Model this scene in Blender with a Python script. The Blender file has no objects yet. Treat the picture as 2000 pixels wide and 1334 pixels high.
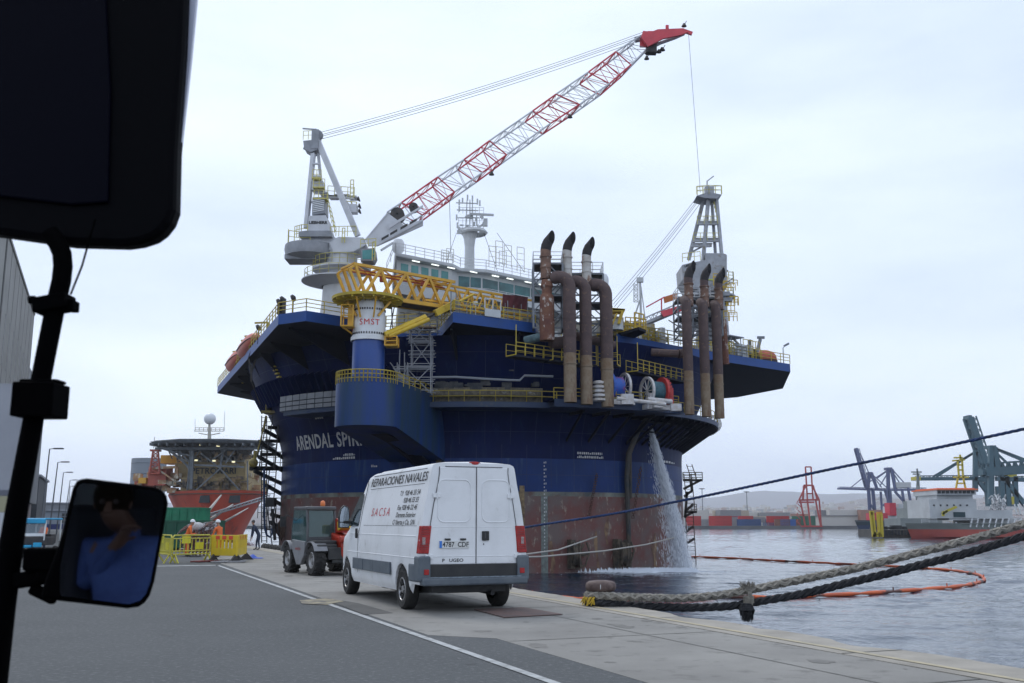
import bpy, bmesh, math, random
from mathutils import Vector, Matrix
random.seed(7)
R = math.radians
S = bpy.context.scene
COL = S.collection

# ------------------------------------------------------------------ camera
F = 1944.0; PITCH = math.atan(353 / F); EYE = 1.5
cam = bpy.data.cameras.new('camera'); co = bpy.data.objects.new('camera', cam); COL.objects.link(co)
co.location = (0, 0, EYE); co.rotation_euler = (R(90) + PITCH, 0, 0)
cam.sensor_width = 36; cam.lens = 36 * F / 2000; cam.clip_start = 0.05; cam.clip_end = 30000
cam.dof.use_dof = True; cam.dof.focus_distance = 70; cam.dof.aperture_fstop = 9
S.camera = co

# ------------------------------------------------------------------ sky and sun
SUN_EL, SUN_AZ = 52, -35          # high, veiled, from ahead on the left
w = bpy.data.worlds.new("World"); S.world = w; w.use_nodes = True
nt = w.node_tree; nt.nodes.clear()
def nd(t, **k):
    n = nt.nodes.new(t)
    for a, b in k.items():
        if a in n.inputs: n.inputs[a].default_value = b
        else: setattr(n, a, b)
    return n
out = nd('ShaderNodeOutputWorld'); bg = nd('ShaderNodeBackground'); nt.links.new(bg.outputs[0], out.inputs[0])
sky = nd('ShaderNodeTexSky'); sky.sky_type = 'NISHITA'; sky.sun_disc = False
sky.sun_elevation = R(SUN_EL); sky.sun_rotation = R(SUN_AZ); sky.air_density = 1.5; sky.dust_density = 3
bg.inputs['Strength'].default_value = 0.126
tc = nd('ShaderNodeTexCoord'); mp = nd('ShaderNodeMapping'); mp.inputs['Scale'].default_value = (1.2, 1.2, 4.5)
nz = nd('ShaderNodeTexNoise'); nz.inputs['Scale'].default_value = 1.6; nz.inputs['Detail'].default_value = 5; nz.inputs['Roughness'].default_value = .5
nt.links.new(tc.outputs['Generated'], mp.inputs[0]); nt.links.new(mp.outputs[0], nz.inputs['Vector'])
rp = nd('ShaderNodeValToRGB'); rp.color_ramp.elements[0].position = .33; rp.color_ramp.elements[1].position = .66
rp.color_ramp.elements[0].color = (5.7, 6.7, 8.8, 1); rp.color_ramp.elements[1].color = (7.8, 8.75, 9.9, 1)
nt.links.new(nz.outputs['Fac'], rp.inputs[0])
mx = nd('ShaderNodeMix'); mx.data_type = 'RGBA'; mx.inputs[0].default_value = .93
nt.links.new(sky.outputs[0], mx.inputs[6]); nt.links.new(rp.outputs[0], mx.inputs[7]); nt.links.new(mx.outputs[2], bg.inputs['Color'])
sl = bpy.data.lights.new('sun', 'SUN'); sl.energy = 1.1; sl.angle = R(20); sl.color = (1, .97, .92)
so = bpy.data.objects.new('sun', sl); COL.objects.link(so)
so.rotation_euler = (R(90 - SUN_EL), 0, R(-SUN_AZ + 180))
S.render.engine = 'CYCLES'; S.cycles.volume_bounces = 2; S.cycles.transparent_max_bounces = 16
vs = S.view_settings; vs.view_transform = 'Standard'; vs.look = 'None'; vs.exposure = 0; vs.gamma = 1

# ------------------------------------------------------------------ helpers
CP, SP = math.cos(PITCH), math.sin(PITCH)
def ray(x, y):
    a = (x - 1000) / F; b = (667 - y) / F
    return Vector((a, CP - b * SP, b * CP + SP))
def at(x, y, Y):                     # point of the place seen at photo pixel (x, y), Y metres ahead
    r = ray(x, y); t = Y / r.y; return Vector((r.x * t, Y, EYE + r.z * t))
def zat(x, y, z=0.0):                # the same on the level z
    r = ray(x, y); t = (z - EYE) / r.z; return Vector((r.x * t, r.y * t, z))
QA = R(22.1); QU = Vector((-math.sin(QA), math.cos(QA), 0)); QV = Vector((math.cos(QA), math.sin(QA), 0))
def q(u, v, z=0): return QU * u + QV * v + Vector((0, 0, z))

MATS = {}
def mat(name, c, rough=.6, metal=0.0, c2=None, sc=1.0, lo=.35, hi=.65, stretch=(1, 1, 1), det=6, bump=0, bsc=None, c3=None, sc3=3, lo3=.6, hi3=.66, st3=(1, 1, 1), coord='Object', emis=None, spec=.5, trans=0, alpha=1):
    if name in MATS: return MATS[name]
    m = bpy.data.materials.new(name); m.use_nodes = True; t = m.node_tree; b = t.nodes['Principled BSDF']
    L = t.links.new
    b.inputs['Base Color'].default_value = (*c, 1); b.inputs['Roughness'].default_value = rough; b.inputs['Metallic'].default_value = metal
    b.inputs['Specular IOR Level'].default_value = spec
    if trans: b.inputs['Transmission Weight'].default_value = trans
    if alpha < 1: b.inputs['Alpha'].default_value = alpha
    if emis: b.inputs['Emission Color'].default_value = (*emis[:3], 1); b.inputs['Emission Strength'].default_value = emis[3]
    tc = t.nodes.new('ShaderNodeTexCoord')
    def noise(scale, st, d):
        mp = t.nodes.new('ShaderNodeMapping'); mp.inputs['Scale'].default_value = st; L(tc.outputs[coord], mp.inputs[0])
        n = t.nodes.new('ShaderNodeTexNoise'); n.inputs['Scale'].default_value = scale; n.inputs['Detail'].default_value = d; n.inputs['Roughness'].default_value = .6
        L(mp.outputs[0], n.inputs['Vector']); return n
    def mixc(fac_out, a, c_b, l, h):
        mr = t.nodes.new('ShaderNodeMapRange'); mr.inputs['From Min'].default_value = l; mr.inputs['From Max'].default_value = h; L(fac_out, mr.inputs[0])
        x = t.nodes.new('ShaderNodeMix'); x.data_type = 'RGBA'; L(mr.outputs[0], x.inputs[0])
        if isinstance(a, tuple): x.inputs[6].default_value = (*a, 1)
        else: L(a, x.inputs[6])
        x.inputs[7].default_value = (*c_b, 1); return x.outputs[2]
    cur = c
    if c2: cur = mixc(noise(sc, stretch, det).outputs['Fac'], cur, c2, lo, hi)
    if c3: cur = mixc(noise(sc3, st3, det).outputs['Fac'], cur, c3, lo3, hi3)
    if not isinstance(cur, tuple): L(cur, b.inputs['Base Color'])
    if bump:
        bp = t.nodes.new('ShaderNodeBump'); bp.inputs['Strength'].default_value = bump; bp.inputs['Distance'].default_value = .02
        L(noise(bsc or sc * 4, (1, 1, 1), 5).outputs['Fac'], bp.inputs['Height']); L(bp.outputs[0], b.inputs['Normal'])
    MATS[name] = m; return m

def V(*a): return Vector(a)
class MB:
    def __init__(s): s.v = []; s.f = []; s.m = []; s.cuts = []
    def cut(s): s.cuts.append((len(s.v), len(s.f))); return s
    def build_each(s, name, m, parent=None, **k):      # one object for every piece between two cuts
        e = sorted(set([(0, 0)] + s.cuts + [(len(s.v), len(s.f))])); r = []
        for (v0, f0), (v1, f1) in zip(e, e[1:]):
            if f1 > f0:
                p = MB(); p.v = s.v[v0:v1]; p.f = [tuple(i - v0 for i in f) for f in s.f[f0:f1]]; p.m = s.m[f0:f1]; r.append(p.build(name, m, parent, **k))
        return r
    def add(s, vs, fs, mi=0):
        o = len(s.v); s.v += [Vector(p) for p in vs]; s.f += [tuple(i + o for i in f) for f in fs]; s.m += [mi] * len(fs); return s
    def box(s, c, d, rz=0, M=None, mi=0, top=None):
        hx, hy, hz = d[0] / 2, d[1] / 2, d[2] / 2
        T = M or Matrix.Rotation(rz, 3, 'Z'); c = Vector(c); tx, ty = top or (1, 1)
        vs = [c + T @ Vector((x * hx * (tx if z > 0 else 1), y * hy * (ty if z > 0 else 1), z * hz)) for z in (-1, 1) for x, y in ((-1, -1), (1, -1), (1, 1), (-1, 1))]
        return s.add(vs, [(3, 2, 1, 0), (4, 5, 6, 7), (0, 1, 5, 4), (1, 2, 6, 5), (2, 3, 7, 6), (3, 0, 4, 7)], mi)
    def beam(s, p, q_, w, h=None, mi=0):
        p = Vector(p); q_ = Vector(q_); d = q_ - p
        if d.length < 1e-6: return s
        M = d.to_track_quat('Y', 'Z').to_matrix(); return s.box((p + q_) / 2, (w, d.length, h or w), M=M, mi=mi)
    def tube(s, p, q_, r, r2=None, n=8, mi=0, cap=True):
        p = Vector(p); q_ = Vector(q_); d = q_ - p
        if d.length < 1e-6: return s
        M = d.to_track_quat('Z', 'Y').to_matrix(); r2 = r if r2 is None else r2
        vs = [p + M @ Vector((math.cos(a) * r, math.sin(a) * r, 0)) for a in [2 * math.pi * i / n for i in range(n)]]
        vs += [q_ + M @ Vector((math.cos(a) * r2, math.sin(a) * r2, 0)) for a in [2 * math.pi * i / n for i in range(n)]]
        fs = [(i, (i + 1) % n, n + (i + 1) % n, n + i) for i in range(n)]
        if cap: fs += [tuple(range(n - 1, -1, -1)), tuple(range(n, 2 * n))]
        return s.add(vs, fs, mi)
    def path(s, pts, r, n=6, closed=False, mi=0, cap=True):
        P = [Vector(p) for p in pts]; N = len(P); rr = r if isinstance(r, (list, tuple)) else [r] * N
        up = None; vs = []
        for i in range(N):
            a = P[(i - 1) % N] if (i or closed) else P[0]; b = P[(i + 1) % N] if (i < N - 1 or closed) else P[-1]
            t = (b - a).normalized()
            if up is None: up = Vector((0, 0, 1)) if abs(t.z) < .9 else Vector((0, 1, 0))
            x = up.cross(t).normalized(); up = t.cross(x).normalized()
            vs += [P[i] + (x * math.cos(k) + up * math.sin(k)) * rr[i] for k in [2 * math.pi * j / n for j in range(n)]]
        fs = []
        for i in range(N if closed else N - 1):
            j = (i + 1) % N
            fs += [(i * n + k, i * n + (k + 1) % n, j * n + (k + 1) % n, j * n + k) for k in range(n)]
        if not closed and cap: fs += [tuple(range(n - 1, -1, -1)), tuple(range((N - 1) * n, N * n))]
        return s.add(vs, fs, mi)
    def prism(s, poly, vec, mi=0, mside=None):
        P = [Vector(p) if len(p) == 3 else Vector((p[0], p[1], 0)) for p in poly]; vec = Vector(vec); n = len(P)
        s.add(P + [p + vec for p in P], [tuple(range(n - 1, -1, -1)), tuple(range(n, 2 * n))], mi)
        o = len(s.v) - 2 * n
        for i in range(n): s.f.append((o + i, o + (i + 1) % n, o + n + (i + 1) % n, o + n + i)); s.m.append(mi if mside is None else mside)
        return s
    def lathe(s, prof, c=(0, 0, 0), n=24, a0=0, a1=2 * math.pi, mi=0, axis=None):
        c = Vector(c); full = abs(a1 - a0 - 2 * math.pi) < 1e-6; k = n if full else n + 1
        M = axis or Matrix.Identity(3); vs = []
        for r, z in prof:
            for i in range(k):
                a = a0 + (a1 - a0) * i / n; vs.append(c + M @ Vector((math.cos(a) * r, math.sin(a) * r, z)))
        fs = [(j * k + i, j * k + (i + 1) % k, (j + 1) * k + (i + 1) % k, (j + 1) * k + i) for j in range(len(prof) - 1) for i in range(n)]
        return s.add(vs, fs, mi)
    def grid(s, fn, nu, nv, mi=0):
        vs = [fn(i / nu, j / nv) for j in range(nv + 1) for i in range(nu + 1)]
        return s.add(vs, [(j * (nu + 1) + i, j * (nu + 1) + i + 1, (j + 1) * (nu + 1) + i + 1, (j + 1) * (nu + 1) + i) for j in range(nv) for i in range(nu)], mi)
    def ball(s, c, r, n=12, m=8, sc=(1, 1, 1), mi=0):
        return s.lathe([(max(.001, r * math.sin(math.pi * i / m)) , -r * math.cos(math.pi * i / m)) for i in range(m + 1)], c, n, mi=mi, axis=Matrix.Diagonal(sc).to_3x3() if len(sc) == 3 else None)
    def rail(s, pts, h=1.1, r=.035, sp=1.8, mids=1, mi=0, up=Vector((0, 0, 1))):
        P = [Vector(p) for p in pts]
        for k in range(1, mids + 2):
            s.path([p + up * (h * k / (mids + 1)) for p in P], r * (1 if k == mids + 1 else .8), 5, mi=mi)
        for a, b in zip(P, P[1:]):
            L = (b - a).length; m = max(1, round(L / sp))
            for i in range(m + 1):
                p = a.lerp(b, i / m); s.tube(p, p + up * h, r, n=5, mi=mi)
        return s
    def truss(s, A, B, r, rd, seg, kind='box', mi=0, mid=None):
        # A, B: the four corners of each end frame
        A = [Vector(a) for a in A]; B = [Vector(b) for b in B]; n = len(A)
        for a, b in zip(A, B): s.tube(a, b, r, n=6, mi=mi)
        for i in range(seg):
            t0, t1 = i / seg, (i + 1) / seg; md = mi if mid is None else mid
            for k in range(n):
                a0, a1 = A[k].lerp(B[k], t0), A[k].lerp(B[k], t1); b0, b1 = A[(k + 1) % n].lerp(B[(k + 1) % n], t0), A[(k + 1) % n].lerp(B[(k + 1) % n], t1)
                if (i + k) % 2: s.tube(a0, b1, rd, n=5, mi=md)
                else: s.tube(b0, a1, rd, n=5, mi=md)
                if i % 2 == 0: s.tube(a0, b0, rd, n=5, mi=md)
        return s
    def text(s, body, size, fn, shear=0, spacing=1, align='CENTER', mi=0, bold=0, depth=0):
        cu = bpy.data.curves.new('t', 'FONT'); cu.body = body; cu.size = size; cu.shear = shear; cu.space_character = spacing; cu.align_x = align
        cu.offset = bold; cu.resolution_u = 3; cu.extrude = depth
        o = bpy.data.objects.new('t', cu); me = bpy.data.meshes.new_from_object(o)
        bm = bmesh.new(); bm.from_mesh(me); bmesh.ops.triangulate(bm, faces=bm.faces); bm.to_mesh(me); bm.free()
        s.add([fn(v.co.x, v.co.y) if not depth else fn(v.co.x, v.co.y, v.co.z) for v in me.vertices], [tuple(p.vertices) for p in me.polygons], mi)
        bpy.data.objects.remove(o); bpy.data.meshes.remove(me); bpy.data.curves.remove(cu); return s
    def build(s, name, m, parent=None, smooth=False, label=None, bevel=0, local=False):
        me = bpy.data.meshes.new(name); off = Vector((0, 0, 0))
        if parent is not None and not local: off = WLOC.get(parent.name, off)
        me.from_pydata([tuple(v - off) for v in s.v], [], s.f)
        ms = m if isinstance(m, (list, tuple)) else [m]
        for a in ms: me.materials.append(a)
        me.polygons.foreach_set('material_index', [min(i, len(ms) - 1) for i in s.m])
        bm = bmesh.new(); bm.from_mesh(me); bmesh.ops.recalc_face_normals(bm, faces=bm.faces); bm.to_mesh(me); bm.free()
        if smooth:
            me.polygons.foreach_set('use_smooth', [True] * len(me.polygons)); me.set_sharp_from_angle(angle=R(smooth if smooth is not True else 35))
        me.update(); o = bpy.data.objects.new(name, me); COL.objects.link(o)
        if parent is not None: o.parent = parent; WLOC[o.name] = off
        if label: o['label'] = label
        if bevel:
            bv = o.modifiers.new('bevel', 'BEVEL'); bv.width = bevel; bv.segments = 2; bv.limit_method = 'ANGLE'; bv.angle_limit = R(40)
        return o
WLOC = {}
def thing(name, label, cat, loc=(0, 0, 0), rz=0, group=None, kind=None):
    o = bpy.data.objects.new(name, None); COL.objects.link(o); o.location = loc; o.rotation_euler = (0, 0, rz); o.empty_display_size = .3
    o['label'] = label; o['category'] = cat
    if group: o['group'] = group
    WLOC[o.name] = Vector(loc); return o
def tag(o, label=None, cat=None, group=None, kind=None):
    for k, v_ in (('label', label), ('category', cat), ('group', group), ('kind', kind)):
        if v_: o[k] = v_
    return o
def kids(o): return [c for c in bpy.data.objects if c.parent == o]
def copy_tree(o, loc=None, rz=None, label=None, parent=None, ch=None):
    c = o.copy(); COL.objects.link(c); c.parent = parent
    for k in kids(o): copy_tree(k, parent=c)
    if loc is not None: c.location = loc
    if rz is not None: c.rotation_euler = (0, 0, rz)
    if label: c['label'] = label
    return c
def lerp(a, b, t): return a + (b - a) * t
def cat_curve(a, b, sag, n=20):      # hanging rope between two points
    a = Vector(a); b = Vector(b)
    return [a.lerp(b, i / n) - Vector((0, 0, sag * 4 * (i / n) * (1 - i / n))) for i in range(n + 1)]
def interp(tab, x):
    if x <= tab[0][0]: return tab[0][1]
    for (a, b), (c, d) in zip(tab, tab[1:]):
        if x <= c: return lerp(b, d, (x - a) / (c - a))
    return tab[-1][1]
YEL = mat('yellow_paint', (.62, .42, .03), .5, c2=(.45, .28, .03), sc=1.5, lo=.45, hi=.75)
WHITE = mat('white_paint', (.74, .76, .78), .5, c2=(.6, .6, .58), sc=.6, lo=.4, hi=.8)
GREY = mat('grey_paint', (.3, .32, .36), .5, c2=(.22, .23, .25), sc=.8)
STEEL = mat('galvanised_steel', (.42, .44, .47), .45, .4, c2=(.3, .3, .32), sc=2)
BLACK = mat('black_plastic', (.0016, .0016, .002), .8, spec=.02)
DARK = mat('dark_steel', (.025, .027, .032), .6, c2=(.06, .05, .045), sc=2)
RUST = mat('rust', (.16, .07, .04), .8, c2=(.28, .14, .08), sc=1.2, bump=.3)

# ------------------------------------------------------------------ water and quay
SEA = -3.6
import numpy as np
wm = bpy.data.materials.new('harbour_water'); wm.use_nodes = True; t = wm.node_tree; b = t.nodes['Principled BSDF']
b.inputs['Base Color'].default_value = (.02, .035, .06, 1); b.inputs['Roughness'].default_value = .06; b.inputs['IOR'].default_value = 1.33
tc = t.nodes.new('ShaderNodeTexCoord')
n1 = t.nodes.new('ShaderNodeTexNoise'); n1.inputs['Scale'].default_value = 3.5; n1.inputs['Detail'].default_value = 4; n1.inputs['Roughness'].default_value = .55
t.links.new(tc.outputs['Object'], n1.inputs['Vector'])
bp = t.nodes.new('ShaderNodeBump'); bp.inputs['Distance'].default_value = .05; bp.inputs['Strength'].default_value = .8
t.links.new(n1.outputs['Fac'], bp.inputs['Height']); t.links.new(bp.outputs[0], b.inputs['Normal'])
EDGE = 8.98
# the harbour surface: one sheet, finely rippled near the quay and coarser far away
rs = np.random.RandomState(4)
vv_ = np.concatenate([[EDGE - .3], EDGE + .05 + np.cumsum(np.full(260, .17)), EDGE + 44.3 + np.cumsum(.17 * 1.0125 ** np.arange(300))]); vv_ = np.append(vv_, [vv_[-1] * 3, 9000.])
uu_ = np.concatenate([[-80.], np.arange(-2, 60, .2), 60 + np.cumsum(.2 * 1.012 ** np.arange(330))]); uu_ = np.append(uu_, [uu_[-1] * 3, 9000.])
UU, VV = np.meshgrid(uu_, vv_); H_ = np.zeros_like(UU)
dist = np.hypot(UU, VV)
for k in range(46):
    lam = 10 ** rs.uniform(-.2, .85); a = rs.normal(.5, .7); kk = 2 * np.pi / lam; amp = .0066 * lam ** .75 * rs.uniform(.5, 1.1)
    H_ += amp * np.sin(kk * (UU * np.cos(a) + VV * np.sin(a)) + rs.uniform(0, 6.28)) * np.clip(lam * 140 / np.maximum(dist, 1), 0, 1)
gust = .65 + .35 * np.sin(UU * .05 + 2 * np.sin(VV * .03)) * np.sin(VV * .045 + 1); H_ *= gust
H_[:, -2:] = 0; H_[-2:, :] = 0
X_ = UU * QU.x + VV * QV.x; Y_g = UU * QU.y + VV * QV.y
me = bpy.data.meshes.new('water'); nu, nv = len(uu_), len(vv_)
co_ = np.stack([X_, Y_g, SEA + H_], -1).reshape(-1, 3).astype(np.float32)
idx = np.arange(nu * nv).reshape(nv, nu); quads = np.stack([idx[:-1, :-1], idx[:-1, 1:], idx[1:, 1:], idx[1:, :-1]], -1).reshape(-1, 4)
me.vertices.add(len(co_)); me.vertices.foreach_set('co', co_.ravel()); me.loops.add(quads.size); me.loops.foreach_set('vertex_index', quads.ravel().astype(np.int32))
me.polygons.add(len(quads)); me.polygons.foreach_set('loop_start', np.arange(0, quads.size, 4, dtype=np.int32)); me.polygons.foreach_set('use_smooth', np.ones(len(quads), dtype=bool))
me.materials.append(wm); me.update(calc_edges=True); me.validate(); wo = bpy.data.objects.new('water', me); COL.objects.link(wo); tag(wo, kind='structure')

ASPH = mat('asphalt', (.066, .071, .074), .9, c2=(.083, .087, .09), sc=.5, lo=.3, hi=.75, stretch=(1, 1, 1), bump=.8, bsc=45, c3=(.125, .128, .13), sc3=16, lo3=.53, hi3=.68, det=3, coord='Object')
CONC = mat('quay_concrete', (.265, .255, .235), .9, c2=(.18, .172, .16), sc=.55, lo=.3, hi=.7, bump=.4, bsc=35, c3=(.12, .115, .105), sc3=2.6, lo3=.56, hi3=.74)
CONC2 = mat('coping_concrete', (.36, .33, .285), .9, c2=(.24, .22, .19), sc=1.3, lo=.35, hi=.7, bump=.6, bsc=25)
V_ASPH = 4.9
mb = MB(); mb.add([q(-80, -400), q(3000, -400), q(3000, V_ASPH), q(-80, V_ASPH)], [(0, 1, 2, 3)])
tag(mb.build('road', ASPH), kind='structure')
mb = MB(); mb.prism([q(-80, V_ASPH, .004), q(12.6, V_ASPH, .004), q(13.3, 4.19, .004), q(3000, 4.19, .004), q(3000, 8.0, .004), q(-80, 8.0, .004)], (0, 0, -.3))
tag(mb.build('pavement', CONC), kind='structure')
# broken coping along the water and the quay wall below it
mb = MB(); N = 900; rnd = random.Random(3); us = [-8 + i * .16 for i in range(N)]
ev = []; cur = 0; 
for i, u in enumerate(us):
    cur = cur * .9 + rnd.uniform(-.03, .03)
    chip = -.28 * math.exp(-((u - 10.2) / .5) ** 2) - .2 * math.exp(-((u - 14.2) / .45) ** 2) - .12 * math.exp(-((u - 12.3) / .25) ** 2)
    ev.append(EDGE + cur + chip)
us = [-80] + us + [3000]; ev = [EDGE] + ev + [EDGE]
vs = []
for u, e in zip(us, ev): vs += [q(u, 8.0, .012), q(u, e - .06, .012), q(u, e, -.04 + rnd.uniform(-.02, .01)), q(u, EDGE - .04, -.35), q(u, EDGE - .05, SEA - 2)]
fs = [(i * 5 + k, (i + 1) * 5 + k, (i + 1) * 5 + k + 1, i * 5 + k + 1) for i in range(len(us) - 1) for k in range(4)]
mb.add(vs, fs); tag(mb.build('quay_edge', CONC2), kind='structure')
# stains, tyre marks and cracks worn into the paving
def blotch(mb, c, r_, z, rn, n=14, st=1.0):
    a0 = rn.uniform(0, 6); P = []
    for i in range(n): a = 2 * math.pi * i / n; k = r_ * (1 + .28 * math.sin(2 * a + a0) + .18 * math.sin(5 * a + 2 * a0) + rn.uniform(-.1, .1)); P.append(c + QU * (math.cos(a) * k * st) + QV * (math.sin(a) * k) + V(0, 0, z))
    mb.add(P, [tuple(range(n))])
rn = random.Random(61); mb = MB()
for k in range(46): blotch(mb, q(rn.uniform(9, 44), rn.uniform(-6, 4.0)), rn.uniform(.02, .16), .0022 + k * .00002, rn, st=rn.uniform(1, 2.5))
tag(mb.build('road_stains', mat('oil_stain', (.045, .047, .05), .8, c2=(.06, .063, .066), sc=3)), kind='structure')
mb = MB()
for k in range(60): blotch(mb, q(rn.uniform(7, 44), rn.uniform(5.0, 7.95)), rn.uniform(.015, .14), .0062 + k * .00002, rn, st=rn.uniform(1, 2.2))
tag(mb.build('paving_stains', mat('paving_stain', (.13, .125, .115), .85, c2=(.19, .18, .165), sc=4)), kind='structure')
# painted lines, joints, patches
WL = mat('worn_white_line', (.40, .41, .41), .8, c2=(.16, .16, .16), sc=5, lo=.45, hi=.75)
YL = mat('worn_yellow_line', (.42, .36, .24), .8, c2=(.28, .26, .2), sc=5, lo=.4, hi=.8)
mb = MB(); mb.add([q(0, 4.07, .008), q(37.5, 3.85, .008), q(37.5, 3.96, .008), q(0, 4.175, .008)], [(0, 1, 2, 3)]); tag(mb.build('road_line', WL), kind='structure')
mb = MB(); mb.add([q(37, -30, .008), q(37, 3.98, .008), q(37.5, 3.98, .008), q(37.5, -30, .008)], [(0, 1, 2, 3)]); tag(mb.build('road_line', WL), kind='structure')
mb = MB(); mb.add([q(0, 8.2, .018), q(160, 8.2, .018), q(160, 8.3, .018), q(0, 8.3, .018)], [(0, 1, 2, 3)]); tag(mb.build('quay_line', YL), kind='structure')
JN = mat('joint_tar', (.10, .098, .09), .9, c2=(.2, .19, .17), sc=2, lo=.4, hi=.65)
mb = MB()
for v0 in (6.9,): mb.add([q(0, v0, .009), q(160, v0, .009), q(160, v0 + .02, .009), q(0, v0 + .02, .009)], [(0, 1, 2, 3)])
for k in range(34):
    u0 = 3 + k * 4.6; mb.add([q(u0, V_ASPH, .009), q(u0 + .03, V_ASPH, .009), q(u0 + .03, 8.0, .009), q(u0, 8.0, .009)], [(0, 1, 2, 3)])
    mb.add([q(u0 + 2, 8.0, .0165), q(u0 + 2.03, 8.0, .0165), q(u0 + 2.03, 8.9, .0165), q(u0 + 2, 8.9, .0165)], [(0, 1, 2, 3)])
tag(mb.build('paving_joints', JN), kind='structure')
mb = MB()   # sandy patch by the line and a strip of darker repair
mb.add([zat(585, 1172, .0115), zat(640, 1168, .0115), zat(672, 1174, .0115), zat(640, 1181, .0115), zat(590, 1179, .0115)], [(0, 1, 2, 3, 4)])
tag(mb.build('sand_patch', mat('sand', (.33, .29, .2), .95, c2=(.14, .13, .12), sc=4, lo=.4, hi=.6)), kind='structure')
mb = MB(); mb.add([zat(652, 1177, .0085), zat(668, 1172.5, .0085), zat(700, 1178, .0085), zat(768, 1197, .0085), zat(712, 1200, .0085)], [(0, 1, 2, 3, 4)])
tag(mb.build('asphalt_patch', mat('old_asphalt', (.085, .083, .08), .95, c2=(.12, .117, .11), sc=.8, bump=.5, bsc=50)), kind='structure')
# ------------------------------------------------------------------ vehicle mirror assembly in the foreground
D0 = 1.8
mir = thing('vehicle_mirror', 'black mirror arm with a big housing above and a small round-cornered mirror below', 'mirror', at(60, 900, D0))
pan = [(362, -30), (357, 96), (343, 288), (340, 408), (331, 432), (315, 452), (297, 465), (270, 474), (240, 478), (134, 475), (0, 456), (-120, 440), (-120, -30)]
mb = MB(); mb.prism([at(x, y, D0 + .02) for x, y in pan], (0, .05, 0)); mb.build('upper_housing', mat('mirror_housing', (.0012, .0013, .0025), .6, spec=.05), mir, bevel=.012)
mb = MB(); mb.prism([at(x, y, D0 + .012) for x, y in [(-100, -20), (205, -20), (215, 180), (210, 395), (140, 400), (-100, 372)]], (0, .012, 0)); mb.build('back_plate', mat('navy_plate', (.0006, .0008, .005), .5, spec=.05), mir, bevel=.004)
mb = MB(); mb.prism([at(x, y, D0 + .05) for x, y in [(362, -30), (386, -30), (372, 120), (352, 300), (342, 400), (338, 400)]], (0, .01, 0)); mb.build('glass_rim', mat('glass_rim', (.45, .47, .58), .2), mir)
pl = [(96, 455), (112, 474), (121, 495), (123, 520), (120, 548), (106, 609), (85, 715), (65, 819), (32, 1000), (5, 1180), (-14, 1330), (-20, 1400)]
mb = MB(); mb.path([at(x, y, D0) for x, y in pl], [.017] * 5 + [.0172, .0172, .0175, .019, .022, .024, .024], 16); mb.build('arm', BLACK, mir, smooth=True)
mb = MB(); mb.box(at(106, 595, D0), (.062, .05, .028), M=Matrix.Rotation(-.18, 3, 'Y')); mb.tube(at(62, 585, D0), at(90, 588, D0), .006, n=8); mb.tube(at(62, 579, D0), at(64, 592, D0), .0085, n=6); mb.box(at(142, 598, D0), (.014, .03, .02)); mb.build('clamp', BLACK, mir, bevel=.003)
mb = MB(); mb.box(at(79, 783, D0), (.075, .07, .062)); mb.box(at(84, 746, D0), (.07, .04, .006)); mb.build('clamp', BLACK, mir, bevel=.004)
mb = MB(); mb.path([at(172, 470, D0), at(186, 428, D0 - .01), at(160, 520, D0), at(138, 575, D0)], .0022, 6); mb.build('cable', BLACK, mir, smooth=True)
mb = MB(); mb.box(at(88, 1092, D0), (.06, .05, .04)); mb.beam(at(30, 1135, D0), at(125, 1120, D0), .03, .028); mb.beam(at(60, 1148, D0), at(110, 1172, D0), .02, .02); mb.box(at(104, 1103, D0 - .005), (.05, .03, .06)); mb.build('bracket', BLACK, mir, bevel=.006)
ml = [(150, 940), (157, 936), (170, 934), (299, 950), (315, 956), (326, 968), (329, 983), (318, 1047), (302, 1136), (293, 1164), (283, 1178), (271, 1186), (249, 1189), (80, 1170), (85, 1145), (115, 1065), (125, 1030), (135, 985), (143, 953)]
GC = at(228, 1062, D0 - .028); DRV = Vector((.42, -.35, 1.36))
nrm = ((Vector((0, 0, EYE)) - GC).normalized() + (DRV - GC).normalized()).normalized()
def onm(x, y, off=0.0):              # point of the tilted mirror plane seen at a photo pixel
    r = ray(x, y); o = Vector((0, 0, EYE)); return o + r * ((GC + nrm * off - o).dot(nrm) / r.dot(nrm))
mb = MB(); mb.prism([onm(x, y, .004) for x, y in ml], nrm * -.045); mb.build('mirror_housing', BLACK, mir, bevel=.006)
gl = [(151, 954), (155, 947), (163, 944), (304, 958), (315, 964), (321, 975), (320, 990), (312, 1040), (294, 1136), (285, 1160), (274, 1173), (252, 1180), (120, 1164), (117, 1158), (118, 1105), (132, 1032)]
# convex glass: a dense spherical cap trimmed to the outline and turned towards the driver
def conv(x, y):
    p = onm(x, y, .006); d = p - GC; return p - nrm * (d.length_squared / 17)
cx, cy = 228, 1062; ring = [(x, y) for x, y in gl]; fr = [1, .85, .7, .55, .4, .25, .1]; n = len(ring)
dense = []
for i in range(n):
    a, b_ = ring[i], ring[(i + 1) % n]
    for k in range(3): dense.append((lerp(a[0], b_[0], k / 3), lerp(a[1], b_[1], k / 3)))
n = len(dense); vs = []; 
for f_ in fr: vs += [conv(cx + (x - cx) * f_, cy + (y - cy) * f_) for x, y in dense]
vs.append(conv(cx, cy)); fs = [(j * n + i, j * n + (i + 1) % n, (j + 1) * n + (i + 1) % n, (j + 1) * n + i) for j in range(len(fr) - 1) for i in range(n)]
fs += [((len(fr) - 1) * n + i, (len(fr) - 1) * n + (i + 1) % n, len(fr) * n) for i in range(n)]
mb = MB(); mb.add(vs, fs); gm = mat('tinted_mirror_glass', (.62, .66, .72), .03, 1.0)
gl_o = mb.build('mirror_glass', gm, mir, smooth=True)
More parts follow.
